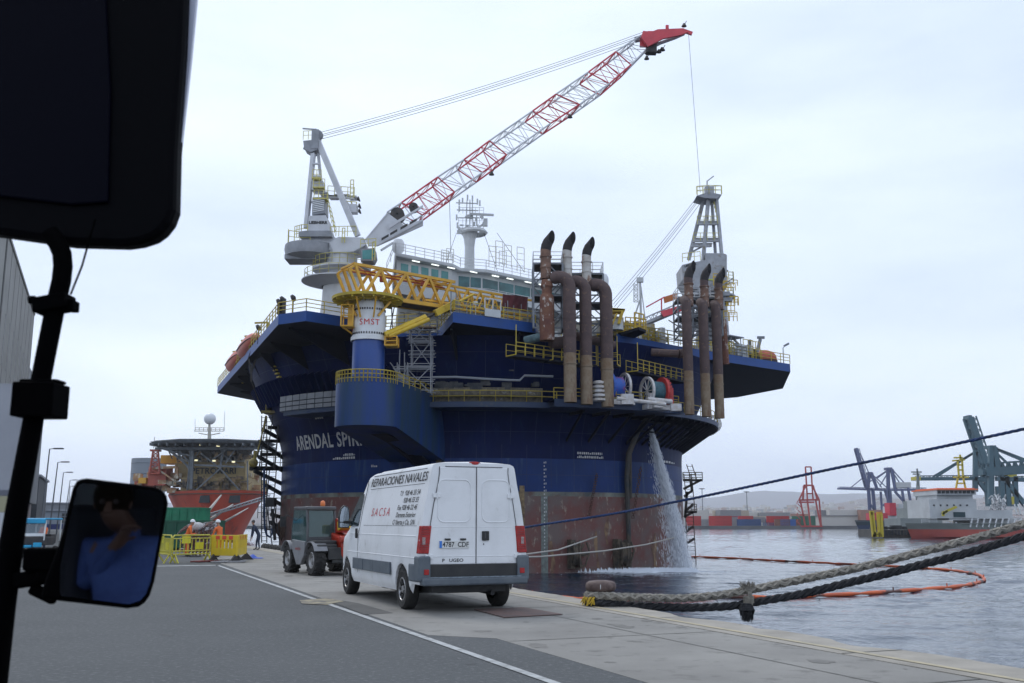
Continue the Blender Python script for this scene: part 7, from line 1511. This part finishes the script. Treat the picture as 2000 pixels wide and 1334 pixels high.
mb = MB(); mb.truss([sp_(292, 925), sp_(312, 925), sp_(312, 925, 4), sp_(292, 925, 4)], [sp_(299, 882), sp_(309, 882), sp_(309, 882, 2), sp_(299, 882, 2)], .35, .2, 5); mb.box(sp_(304, 880, 2), (3, 3, .6)); pb(mb, 288, 325, 912, 948, 3, 10); pb(mb, 262, 300, 940, 962, 4, 10); mb.build('derrick', mat('derrick_red', (.45, .10, .06), .6, c2=(.35, .08, .06), sc=.4), shp)
mb = MB(); pb(mb, 313, 345, 889, 905, 10, 20); pb(mb, 270, 285, 933, 944, 2, 6); mb.build('equipment_house', mat('house_yellow', (.62, .33, .03), .6), shp)
mb = MB(); rn = random.Random(15)
for k in range(70): x = rn.uniform(262, 350); y = rn.uniform(928, 960); mb.box(sp_(x, y, rn.uniform(3, 14)), (rn.uniform(.5, 3), 1.5, rn.uniform(.4, 2.5)))
for k in range(26): x = rn.uniform(484, 512); y = rn.uniform(925, 960); mb.box(sp_(x, y, rn.uniform(8, 20)), (rn.uniform(.5, 3), 1.5, rn.uniform(.3, 1.5)))
mb.beam(sp_(292, 915, 1), sp_(346, 912, 1), 1.0, .8); mb.beam(sp_(310, 918, 1), sp_(350, 945, 1), .5); mb.beam(sp_(346, 912, 1), sp_(346, 935, 1), .8); mb.build('deck_machinery', mat('machinery_mix', (.45, .30, .16), .7, c2=(.3, .14, .08), sc=.3, lo=.4, hi=.6, c3=(.5, .45, .36), sc3=.4, lo3=.5, hi3=.55), shp)
mb = MB()
for x0_, x1_ in ((391, 409), (449, 468)): mb.cut(); mb.prism([sp_(x0_, 968, -8.6), sp_(x1_, 967, -8.2), sp_(x1_, 982, -8.2), sp_(x0_ - 3, 982, -8.6)], (0, .8, 0))
mb.build_each('hawse_opening', SDK, shp)
mb = MB(); mb.truss([at(392, 1013, 120), at(392, 1009, 120), at(392, 1009, 122), at(392, 1013, 122)], [at(528, 972, 180), at(528, 966, 180), at(528, 966, 182), at(528, 972, 182)], .1, .06, 18)
tag(mb.build('ship_gangway', mat('gangway_grey', (.3, .31, .33), .5)), 'grey lattice gangway sloping up in front of the orange ship', 'gangway')
line([at(395, 1013, 110), at(432, 967, 330)], .25, WR, 'mooring_line', 'pale mooring line rising to the orange ship bow, upper left of three'); line([at(412, 1014, 110), at(455, 985, 330)], .2, WR, 'mooring_line', 'pale mooring line rising to the orange ship bow, middle of three'); line([at(437, 1020, 110), at(485, 992, 330)], .15, WR, 'mooring_line', 'thin pale mooring line rising to the orange ship bow, lowest of three')
mb = MB(); a, b_ = zat(496, 1078, 0), zat(560, 1084, 0)
for k in range(9): p = q(52 + k * 1.3, EDGE + .25, -.35); mb.cut(); mb.lathe([(.25, -.15), (.5, -.18), (.6, -.08), (.6, .08), (.5, .18), (.25, .15), (.25, -.15)], p, 14, axis=Matrix.Rotation(QA, 3, 'Z') @ Matrix.Rotation(R(90), 3, 'Y'))
for o in mb.build_each('tyre_fender', TYR): tag(o, 'black tyre hung as a fender on the quay edge before the red hull', 'fender', 'tyre fenders on the quay edge')
# ------------------------------------------------------------------ far shore
ZQ = -1.3
mb = MB(); FQ = mat('far_quay', (.10, .105, .11), .9, c2=(.16, .15, .15), sc=.05)
mb.prism([V(-2500, 800, SEA - 1), V(330, 800, SEA - 1), V(560, 700, SEA - 1), V(2500, 500, SEA - 1), V(7500, 3200, SEA - 1), V(6000, 11000, SEA - 1), V(-6000, 11000, SEA - 1)], (0, 0, ZQ - SEA + 1))
tag(mb.build('far_quay', FQ), kind='structure')
# hills: a low brown ridge, with a hazier one behind
def hills(nm, Y0, prof_, dep, m_, seed):
    rn = random.Random(seed); ph = [rn.uniform(0, 6) for _ in range(6)]
    def f_(u, v_):
        px = lerp(-400, 2600, u); top = interp(prof_, px) + 2.2 * math.sin(px * .021 + ph[0]) + 1.2 * math.sin(px * .057 + ph[1]); P0 = at(px, 1020, Y0 + dep); h_ = max(2, (1020 - top) / 1976 * (Y0 + dep))
        y = Y0 + dep * v_; return V((px - 1000) / F * y * CP * 1.03, y, ZQ + h_ * (math.sin(v_ * math.pi / 2) ** 1.3) + 4 * math.sin(px * .09 + v_ * 9 + ph[2]) * v_ * (1 - v_))
    mb = MB(); mb.grid(f_, 220, 14); return tag(mb.build(nm, m_, smooth=True), kind='structure'), f_
_, hf1 = hills('hills', 3800, [(-400, 1000), (1300, 998), (1400, 992), (1540, 990), (1620, 984), (1700, 974), (1800, 972), (1900, 976), (2100, 984), (2600, 1000)], 2600, mat('hill_brown', (.16, .12, .11), .95, c2=(.11, .09, .09), sc=.004), 3)
hills('far_hills', 8000, [(-400, 985), (900, 985), (1350, 972), (1480, 958), (1560, 966), (1700, 962), (1850, 968), (2600, 980)], 1500, mat('hill_grey', (.14, .14, .17), .95), 5)
# the town: houses beyond counting on the slopes
mb = MB(); rn = random.Random(31)
for i in range(2600):
    u = rn.uniform(.42, .92); v_ = abs(rn.gauss(0, .33)) % 1; p = hf1(u, min(.95, v_)); s_ = rn.uniform(10, 36); h_ = rn.choice((7, 9, 12, 16, 20)) * (1 if u < .68 else .6)
    if u > .66 and rn.random() < .6: continue
    mb.box(p + V(0, 0, h_ / 2 - 1), (s_, s_, h_), mi=rn.choice((0, 0, 1, 2, 3)))
tag(mb.build('town', [mat('town_white', (.5, .48, .45), .9), mat('town_cream', (.4, .34, .27), .9), mat('town_grey', (.22, .22, .23), .9), mat('town_red', (.3, .17, .13), .9)]), 'hazy white and cream town spread over the hillside behind the containers', 'town', kind='stuff')
mb = MB()
for i in range(420):
    y = rn.uniform(840, 1700); x = rn.uniform(-.1, .42) * y; h_ = rn.choice((4, 5, 7, 9, 13)); mb.box(V(x, y, ZQ + h_ / 2), (rn.uniform(10, 50), rn.uniform(8, 20), h_), mi=rn.choice((0, 1, 2, 2, 3)))
tag(mb.build('harbour_buildings', [MATS['town_white'], MATS['town_cream'], MATS['town_grey'], MATS['town_red']]), 'jumble of low harbour buildings between the containers and the hills', 'buildings', kind='stuff')
# containers
CC_ = {'red': (.50, .03, .03), 'dark blue': (.03, .07, .20), 'blue': (.03, .12, .42), 'green': (.03, .17, .10), 'grey': (.28, .29, .3), 'white': (.5, .5, .48), 'brown': (.2, .08, .05)}
def cont_proto(cn):
    o = thing('shipping_container', '%s shipping container stacked on the far quay' % cn, 'container', (0, 0, 0), group='%s shipping containers on the far quay' % cn)
    m_ = mat('container_' + cn.replace(' ', '_'), CC_[cn], .6, c2=tuple(c * .7 for c in CC_[cn]), sc=.2)
    mb = MB(); mb.box((0, 0, 1.3), (12.1, 2.4, 2.5)); 
    for k in range(20): mb.box((-5.7 + k * .6, -1.21, 1.3), (.3, .06, 2.3))
    mb.build('shell', m_, o, local=True)
    mb = MB()
    for x in (-6.05, 6.05): mb.box((x, -1.2, 1.3), (.16, .16, 2.58))
    mb.box((0, -1.2, .05), (12.2, .16, .14)); mb.box((0, -1.2, 2.55), (12.2, .16, .12)); mb.build('corner_frame', m_, o, local=True)
    return o
protos = {}
def cont(cn, px, lev, Y_=812):
    loc = V((px - 1000) / F * Y_ * CP * 1.03, Y_, ZQ + lev * 2.62)
    if cn not in protos: protos[cn] = cont_proto(cn); protos[cn].location = loc; return
    copy_tree(protos[cn], loc)
for cn, x0, n, hgt in (('red', 1388, 2, 3), ('grey', 1372, 1, 2), ('red', 1412, 1, 3), ('dark blue', 1441, 2, 2), ('red', 1443, 1, 3), ('grey', 1452, 2, 1), ('red', 1455, 1, 2), ('white', 1472, 1, 1), ('dark blue', 1474, 2, 2), ('dark blue', 1489, 2, 1), ('red', 1497, 2, 3), ('blue', 1523, 1, 2), ('blue', 1528, 1, 2), ('brown', 1533, 1, 2), ('green', 1545, 2, 3), ('green', 1556, 1, 3), ('red', 1344, 1, 3), ('dark blue', 1428, 1, 3), ('white', 1466, 1, 2), ('brown', 1512, 1, 2)):
    for i in range(n):
        for k in range(hgt): cont(cn, x0 + i * 16 if cn != 'red' or n < 2 else x0 + i * 14, k, 812 + 16 * ((x0 // 3) % 3) + i * 3)
for i, (x, y0) in enumerate(((1371, 955), (1458, 961))):
    o = thing('high_mast_light', ('left of the two', 'right of the two')[i] + ' tall thin light masts behind the container stacks', 'light mast', V((x - 1000) / F * 900, 900, ZQ)); T_ = at(x, y0, 900)
    mb = MB(); mb.tube(V(T_.x, 900, ZQ), T_, .5, .3, n=6); mb.build('pole', LPM, o); mb = MB(); mb.lathe([(.5, -.4), (2.6, 0), (2.6, .5), (.5, .6)], T_, 10); mb.build('lamp_ring', LPM, o)
o = thing('port_warehouse', 'long low white warehouse behind the red portal crane', 'building', V(270, 860, ZQ)); mb = MB(); a, b_ = at(1600, 1012, 850), at(1705, 1012, 850); mb.box(((a.x + b_.x) / 2, 860, ZQ + 4), (b_.x - a.x, 20, 8)); mb.build('wall', MATS['town_white'], o); mb = MB(); mb.box(((a.x + b_.x) / 2, 860, ZQ + 8.3), (b_.x - a.x + 2, 22, .6)); mb.build('roof', MATS['town_grey'], o)

# port cranes, drawn as real lattices at their distance
def bars(mb, Yc, L_, w_, dep=0):
    for a, b_ in L_: mb.beam(at(a[0], a[1], Yc + dep), at(b_[0], b_[1], Yc + dep), w_)
YC = 800
pc = thing('portal_crane', 'red portal crane with upright boom on the far quay behind the containers', 'crane', V(at(1582, 1030, YC).x, YC, ZQ))
pr = mat('port_red', (.46, .06, .05), .6, c2=(.36, .05, .05), sc=.1)
mb = MB()
for d in (0, 16): bars(mb, YC, [((1563, 977), (1573, 1028)), ((1593, 977), (1603, 1028)), ((1574, 948), (1560, 978)), ((1588, 948), (1597, 978)), ((1577, 978), (1583, 1028)), ((1563, 1006), (1571, 1006))], 1.1, d)
bars(mb, YC, [((1560, 977), (1597, 976)), ((1560, 981), (1590, 981)), ((1570, 948), (1588, 948)), ((1570, 948), (1568, 977)), ((1564, 1028), (1606, 1028))], 1.3); bars(mb, YC + 8, [((1560, 977), (1597, 976)), ((1586, 948), (1600, 976)), ((1600, 976), (1604, 1028))], 1.0)
for x in (1563, 1593, 1573, 1603): mb.beam(at(x, 978 if x < 1600 and x != 1573 else 1028, YC), at(x, 978 if x < 1600 and x != 1573 else 1028, YC + 16), .9)
mb.build('portal', pr, pc)
mb = MB(); bars(mb, YC, [((1573, 912), (1577, 978)), ((1584, 912), (1588, 978)), ((1573, 912), (1584, 912)), ((1573, 924), (1584, 924)), ((1575, 948), (1586, 948)), ((1576, 964), (1587, 964))], 1.0, 3); mb.build('boom', pr, pc)
mb = MB(); bars(mb, YC, [((1558, 978 + k * 6), (1564 if k % 2 else 1556, 984 + k * 6)) for k in range(8)], .5); mb.build('stair', pr, pc)
def sts(nm_lab, Yc, m_, portal, boomL, stays, house, w_):
    o = thing('container_crane', nm_lab, 'crane', V(at(portal[0][0][0], 1020, Yc).x, Yc, ZQ)); 
    mb = MB(); bars(mb, Yc, portal, w_); bars(mb, Yc + 18, [((a[0] + 3, a[1] + 1), (b_[0] + 2, b_[1])) for a, b_ in portal[: max(2, len(portal) // 2)]], w_ * .9); mb.build('portal', m_, o)
    mb = MB()
    for a, b_, wd in boomL:
        A_, B_ = at(*a, Yc), at(*b_, Yc); 
        for dy in (0, 6):
            mb.beam(A_ + V(0, dy, 0), B_ + V(0, dy, 0), wd * .4, wd * .62); up_ = (B_ - A_).cross(V(0, 1, 0)).normalized() * wd * .62; mb.beam(A_ + V(0, dy, 0) + up_, B_ + V(0, dy, 0) + up_, wd * .12); m__ = max(3, int((A_ - B_).length / 3.5))
            for i in range(m__): p = A_.lerp(B_, i / m__) + V(0, dy, 0); p2 = A_.lerp(B_, (i + .5) / m__) + V(0, dy, 0) + up_; p3 = A_.lerp(B_, (i + 1) / m__) + V(0, dy, 0); mb.beam(p, p2, wd * .09); mb.beam(p2, p3, wd * .09)
        n = max(2, int((A_ - B_).length / 6))
        for i in range(n): p = A_.lerp(B_, i / n); mb.beam(p, p + V(0, 6, 0), wd * .4)
    mb.build('boom', m_, o)
    mb = MB(); bars(mb, Yc + 3, stays, w_ * .45); mb.build('stay', m_, o)
    for x0, x1, y0, y1, hm in house:
        mb = MB(); a, b_ = at(x0, y1, Yc), at(x1, y0, Yc); mb.box(((a.x + b_.x) / 2, Yc + 3, (a.z + b_.z) / 2), (b_.x - a.x, 8, b_.z - a.z)); mb.build('machine_house', hm, o)
    return o
pbl = mat('port_hazed_blue', (.09, .11, .22), .6, c2=(.07, .085, .18), sc=.1); pgr = mat('port_hazed_green', (.05, .115, .145), .55, c2=(.045, .095, .12), sc=.08); pwh = mat('port_white', (.45, .46, .47), .7); pye = mat('port_yellow', (.5, .42, .05), .6)  # crane blue and green lightened, distance haze put into their colour
sts('dark blue container crane with its boom raised, left of the blue pair', 900, pbl, [((1695, 955), (1699, 1020)), ((1703, 955), (1710, 1020)), ((1697, 922), (1694, 955)), ((1700, 922), (1712, 955)), ((1720, 960), (1724, 1020)), ((1690, 955), (1735, 958)), ((1700, 985), (1722, 1015)), ((1728, 958), (1745, 1010))], [((1674, 876), (1695, 952), 3.2), ((1640, 954), (1735, 957), 2.4)], [((1697, 924), (1662, 952)), ((1701, 924), (1722, 952)), ((1680, 885), (1697, 924)), ((1703, 926), (1735, 955)), ((1700, 930), (1712, 950))], [(1697, 1703, 922, 927, pbl)], 1.6)
sts('dark blue container crane with white machine house, right of the blue pair', 880, pbl, [((1733, 915), (1735, 1010)), ((1740, 915), (1749, 960)), ((1736, 958), (1740, 1010)), ((1773, 950), (1780, 990)), ((1762, 958), (1766, 985)), ((1725, 985), (1745, 1000)), ((1748, 960), (1770, 985))], [((1730, 957), (1810, 956), 2.6)], [((1737, 916), (1700, 940)), ((1738, 916), (1712, 935)), ((1742, 916), (1772, 950)), ((1741, 918), (1760, 948)), ((1736, 920), (1718, 950))], [(1750, 1778, 942, 952, pwh), (1732, 1742, 913, 918, pbl)], 1.8)
sts('tall green container crane with a massive raised boom at the right', 620, pgr, [((1905, 880), (1904, 960)), ((1924, 920), (1930, 990)), ((1932, 920), (1938, 985)), ((1902, 935), (1935, 940)), ((1907, 882), (1926, 935)), ((1948, 950), (1950, 975)), ((1912, 940), (1938, 975))], [((1895, 815), (1932, 925), 6.0), ((1795, 935), (1935, 934), 3.0)], [((1905, 882), (1822, 931)), ((1903, 884), (1830, 931)), ((1905, 880), (1935, 930)), ((1908, 884), (1920, 915))], [(1891, 1897, 811, 818, pgr), (1788, 1797, 931, 938, pye)], 2.3)
sts('tall green container crane with thick girder and stays at the right edge', 560, pgr, [((1935, 873), (1934, 985)), ((1941, 873), (1950, 930)), ((1965, 930), (1970, 990)), ((1982, 930), (1984, 990)), ((1955, 925), (1958, 985)), ((1945, 935), (2030, 938)), ((1960, 935), (2005, 990))], [((1925, 922), (2080, 912), 7.5), ((1960, 935), (2080, 934), 2.2)], [((1937, 874), (2010, 905)), ((1937, 876), (1975, 912)), ((1938, 876), (1960, 915)), ((1940, 874), (2040, 912)), ((1935, 876), (1930, 920)), ((1939, 880), (1950, 925))], [(1932, 1944, 870, 876, pgr), (1967, 1984, 924, 934, pye), (1975, 1985, 970, 985, pye)], 2.4)

# ships on the right
def ship_hull(o, x0, x1, ytop, ywl, Yc, beam_, m_top, m_bot, ymid, bow=-1):
    a, b_ = at(x0, ywl, Yc), at(x1, ywl, Yc); zt = at(x0, ytop, Yc).z; zm = at(x0, ymid, Yc).z; L_ = b_.x - a.x
    def sec(u, z): k = 1 - max(0, 1 - u / .16) ** 2 * (1 if z > SEA + 1 else 1.0); return k
    for nm, z0, z1, m_ in (('hull', zm, zt, m_top), ('lower_hull', SEA - .6, zm, m_bot)):
        mb = MB()
        def f_(u, v_):
            s_, t_ = (u * 2, -1) if u < .5 else ((1 - u) * 2, 1); z = lerp(z0, z1, v_); k = (max(0.0, min(1, s_ / .2))) ** .55; rake = (z - zt) * -.35 * (1 - min(1, s_ / .3))
            return V(a.x + rake + L_ * s_, Yc + beam_ / 2 + t_ * beam_ / 2 * k * (1 if z > SEA else .8), z)
        mb.grid(f_, 60, 3); mb.build(nm, m_, o, smooth=30)
    mb = MB(); n = 24; top = []
    for i in range(n + 1): s_ = i / n; k = min(1, s_ / .2) ** .55; top.append(V(a.x + L_ * s_, Yc + beam_ / 2 - beam_ / 2 * k, zt - .6))
    top += [V(p.x, 2 * Yc + beam_ - p.y, p.z) for p in reversed(top[1:])]; mb.prism(top, (0, 0, .2)); mb.build('deck', mat('ship_deck_grey', (.16, .17, .17), .8), o)
YD_ = 318.0; dg = thing('dredger', 'grey ship with red lower hull, white superstructure and orange-topped bridge on the right', 'ship', V(at(1900, 1052, YD_).x, YD_, SEA))
SWH = mat('ship_white_paint', (.52, .54, .55), .6, c2=(.42, .43, .44), sc=.2)
ship_hull(dg, 1797, 2200, 1022, 1056, YD_, 22, mat('ship_olive', (.13, .15, .14), .6, c2=(.17, .19, .18), sc=.1), mat('ship_red_bottom', (.42, .085, .06), .6, c2=(.33, .07, .06), sc=.1), 1034)
def db(mb, x0, x1, y0, y1, d0=2, d1=20):
    a, b_ = at(x0, y1, YD_), at(x1, y0, YD_); mb.box(((a.x + b_.x) / 2, YD_ + (d0 + d1) / 2, (a.z + b_.z) / 2), (b_.x - a.x, d1 - d0, b_.z - a.z))
mb = MB(); db(mb, 1822, 1912, 975, 1012); db(mb, 1838, 1908, 966, 976, 3, 18); db(mb, 1833, 1909, 957, 966, 1, 20); db(mb, 1911, 1986, 996, 1013, 3, 18); db(mb, 1860, 1915, 1000, 1016, 2.5, 19); db(mb, 1911, 2000, 1013, 1026, 6, 18); mb.build('superstructure', SWH, dg)
mb = MB(); a, b_ = at(1831, 957, YD_), at(1910, 957, YD_); mb.prism([V(a.x, YD_, a.z), V(a.x, YD_ + 21, a.z), V(b_.x, YD_ + 21, a.z), V(b_.x, YD_, a.z)], (0, 0, .4)); db(mb, 1834, 1906, 953, 957.5, 1, 19); mb.build('bridge_roof', mat('bridge_orange', (.72, .16, .06), .6), dg)
for k in range(9): mb = MB(); x = 1834 + k * 8.2; db(mb, x, x + 5.4, 958.5, 963.5, .7, 1.0); mb.build('window', SDK, dg)
for k in range(6): mb = MB(); x = 1828 + k * 13; db(mb, x, x + 2.2, 985, 988, 1.7, 2.0); mb.build('porthole', SDK, dg)
mb = MB(); db(mb, 1868, 1890, 1000, 1010, 1.8, 2.2); mb.build('lifeboat_bay', mat('bay_dark', (.02, .05, .06), .7), dg)
mb = MB(); bars(mb, YD_ + 5, [((1867, 955), (1871, 932)), ((1886, 955), (1881, 932)), ((1862, 932), (1892, 932)), ((1873, 932), (1870, 898)), ((1881, 932), (1879, 898)), ((1860, 900), (1884, 898)), ((1863, 894), (1880, 894)), ((1869, 944), (1885, 944)), ((1872, 918), (1880, 918)), ((1871, 908), (1880, 908)), ((1876, 898), (1875, 888))], .5); bars(mb, YD_ + 9, [((1867, 955), (1871, 932)), ((1886, 955), (1881, 932)), ((1873, 932), (1870, 898)), ((1881, 932), (1879, 898))], .5); mb.build('mast', pye, dg)
mb = MB(); bars(mb, YD_, [((1842, 1008), (1842, 999)), ((1842, 1001), (1868, 990)), ((1840, 1004), (1850, 998))], .7); mb.build('deck_crane', pye, dg)
mb = MB(); rn = random.Random(44)
for k in range(60): x = rn.uniform(1935, 1965); y = rn.uniform(965, 996); mb.beam(at(x, y, YD_ + 4), at(x + rn.uniform(-5, 5), y + rn.uniform(4, 14), YD_ + 4 + rn.uniform(-3, 5)), .28)
for k in range(9): x = 1895 + k * 12; mb.beam(at(x, 1030, YD_ - .3), at(x + 4, 1013, YD_ + 1), .35)
for k in range(16): x = rn.uniform(1985, 2040); mb.beam(at(x, 1005, YD_ + 4), at(x + rn.uniform(-6, 6), 985, YD_ + 6), .4)
mb.rail([at(1800, 1022, YD_ + 3), at(1830, 1020, YD_ + 1)], 1.2, .08, 2, 2); mb.rail([at(1911, 996, YD_ + 3), at(1986, 996, YD_ + 3)], 1.1, .08, 2, 2); mb.build('rigging', SWH, dg)
mb = MB()
for x in (1847, 1852, 1857, 1866): db(mb, x, x + 2.5, 1019.5, 1022, -.2, .2)
mb.build('name_marks', SWH, dg)
YP_ = 520.0; ps = thing('supply_ship', 'dark-bowed ship with red funnel and white bridge behind the yellow pile frame', 'ship', V(at(1740, 1036, YP_).x, YP_, SEA))
ship_hull(ps, 1684, 1810, 1016, 1037, YP_, 20, mat('ship_dark_teal', (.035, .06, .075), .6, c2=(.03, .04, .05), sc=.1), mat('ship_dark_blue', (.03, .05, .11), .6), 1026)
def eb(mb, x0, x1, y0, y1, d0=2, d1=18): a, b_ = at(x0, y1, YP_), at(x1, y0, YP_); mb.box(((a.x + b_.x) / 2, YP_ + (d0 + d1) / 2, (a.z + b_.z) / 2), (b_.x - a.x, d1 - d0, b_.z - a.z))
mb = MB(); eb(mb, 1750, 1782, 990, 1008); eb(mb, 1738, 1790, 1008, 1018); eb(mb, 1758, 1778, 984, 990); mb.build('superstructure', SWH, ps)
mb = MB(); eb(mb, 1740, 1751, 982, 1007, 1, 8); eb(mb, 1708, 1735, 1002, 1018, 1, 12); eb(mb, 1779, 1787, 1010, 1018, 0, 2); mb.build('funnel', mat('funnel_red', (.50, .035, .06), .6), ps)
mb = MB()
for k in range(6): mb.cut(); eb(mb, 1753 + k * 5, 1756 + k * 5, 993, 996, 1.6, 1.9)
mb.build_each('window', SDK, ps)
gs = thing('naval_ship', 'grey ship with a tall radar mast behind the orange-topped bridge ship', 'ship', V(at(1800, 1036, 460).x, 460, SEA))
def gb(mb, x0, x1, y0, y1, d0=2, d1=16): a, b_ = at(x0, y1, 460), at(x1, y0, 460); mb.box(((a.x + b_.x) / 2, 460 + (d0 + d1) / 2, (a.z + b_.z) / 2), (b_.x - a.x, d1 - d0, b_.z - a.z))
gm_ = mat('naval_grey', (.22, .24, .23), .6, c2=(.18, .2, .2), sc=.2)
mb = MB(); gb(mb, 1778, 1830, 992, 1012); gb(mb, 1788, 1815, 978, 992, 4, 14); gb(mb, 1760, 1840, 1012, 1038, 0, 20); mb.build('superstructure', gm_, gs)
mb = MB(); bars(mb, 466, [((1790, 978), (1792, 925)), ((1797, 978), (1793, 925)), ((1780, 922), (1800, 922)), ((1783, 926), (1797, 926)), ((1786, 960), (1800, 958)), ((1792, 925), (1791, 915))], .6)
mb.box(at(1795, 965, 466), (3, 2, 3)); mb.build('mast', gm_, gs)
pf = thing('pile_frame', 'yellow mooring frame standing in the water before the red-funnelled ship', 'pile frame', V(at(1712, 1050, 330).x, 330, SEA))
mb = MB(); bars(mb, 330, [((1700, 998), (1706, 1049)), ((1704, 998), (1709, 1049)), ((1715, 1003), (1718, 1049)), ((1721, 1003), (1723, 1049)), ((1704, 1046), (1722, 1046)), ((1706, 1042), (1720, 1042)), ((1700, 1003), (1704, 1003))], .8); bars(mb, 333, [((1700, 998), (1706, 1049)), ((1721, 1003), (1723, 1049)), ((1704, 1046), (1722, 1046))], .8); mb.build('frame', mat('frame_yellow', (.52, .40, .03), .6), pf)
mb = MB(); mb.box(at(1718, 1018, 331), (1.3, 2, 6)); mb.build('orange_box', mat('box_orange', (.6, .28, .03), .6), pf)
mb = MB(); a, b_ = at(1724, 1048, 345), at(1800, 1048, 345); mb.prism([V(a.x, 345, SEA - 1), V(b_.x + 30, 345, SEA - 1), V(b_.x + 30, 375, SEA - 1), V(a.x + 2, 375, SEA - 1)], (0, 0, 3.6)); pon = thing('pontoon', 'long dark pontoon moored behind the yellow pile frame', 'pontoon', V(a.x, 345, SEA)); mb.build('hull', mat('pontoon_dark', (.05, .05, .05), .8, c2=(.1, .09, .08), sc=.2), pon)
mb = MB()
for k in range(12): mb.cut(); p = V(lerp(a.x, b_.x, k / 12), 344.9, SEA + 1.6); mb.box(p, (.6, .4, 1.6))
mb.cut()
for k in range(7): mb.box(V(lerp(a.x, b_.x, rn.random()), 355, SEA + 3.1), (rn.uniform(1, 5), 2, rn.uniform(.5, 2)))
mb.build_each('fender', SDK, pon)

# ------------------------------------------------------------------ haze over the whole harbour
hm = bpy.data.materials.new('haze'); hm.use_nodes = True; t = hm.node_tree; t.nodes.clear()
ov = t.nodes.new('ShaderNodeOutputMaterial'); pv = t.nodes.new('ShaderNodeVolumePrincipled'); pv.inputs['Color'].default_value = (.93, .96, 1, 1); pv.inputs['Density'].default_value = .000085; pv.inputs['Anisotropy'].default_value = .55
t.links.new(pv.outputs[0], ov.inputs['Volume'])
mb = MB(); mb.box((0, 5400, 240), (16000, 12400, 520)); hz = mb.build('haze', hm); hz['kind'] = 'stuff'; hz['label'] = 'thin pale haze over the whole harbour'; hz['category'] = 'haze'

# ------------------------------------------------------------------ the cab round the camera and its driver
CABM = mat('cab_dark_trim', (.022, .024, .03), .85); SEATM = mat('seat_cloth', (.02, .022, .03), .95)
cb_ = thing('vehicle_cab', 'dark cab interior of the vehicle the mirror belongs to', 'vehicle cab', (0, -.5, .5))
mb = MB(); mb.box((.1, -.55, 2.05), (2.0, 2.1, .06)); mb.build('roof', CABM, cb_)
mb = MB(); mb.box((.1, -1.6, 1.6), (2.0, .06, .95)); mb.build('back_wall', mat('cab_liner', (.42, .47, .50), .9), cb_); mb = MB(); mb.box((.1, -1.56, 1.5), (1.0, .02, .5)); mb.build('rear_window', mat('rear_glass_grey', (.10, .12, .15), .2), cb_)
mb = MB(); mb.box((.1, -.7, .5), (2.0, 2.0, .06)); mb.build('floor', CABM, cb_)
mb = MB(); mb.box((1.1, -.7, 1.25), (.05, 1.9, 1.55)); mb.build('door', CABM, cb_)
for x in (-.1, .5):
    mb = MB(); mb.box((x, -.3, .92), (.5, .5, .14)); mb.box((x, -.58, 1.2), (.5, .12, .7)); mb.build('seat', SEATM, cb_, bevel=.04)
SH = mat('shirt_blue', (.045, .085, .25), .8, c2=(.03, .055, .18), sc=5, bump=1.0, bsc=9)
dv = person((.48, -.36, .02), R(38), 'driver in a blue shirt resting his hand by his chin, seen in the small mirror', ((-.02, .16, 1.45), (.26, .34, 1.1)), head=(-.05, .09, -.03), top=SH, legs=NVY, scale=.93, helmet=False, seated=True, skin=mat('skin_brown', (.10, .05, .032), .6), hair=mat('hair_dark', (.01, .007, .005), .95, spec=.05))
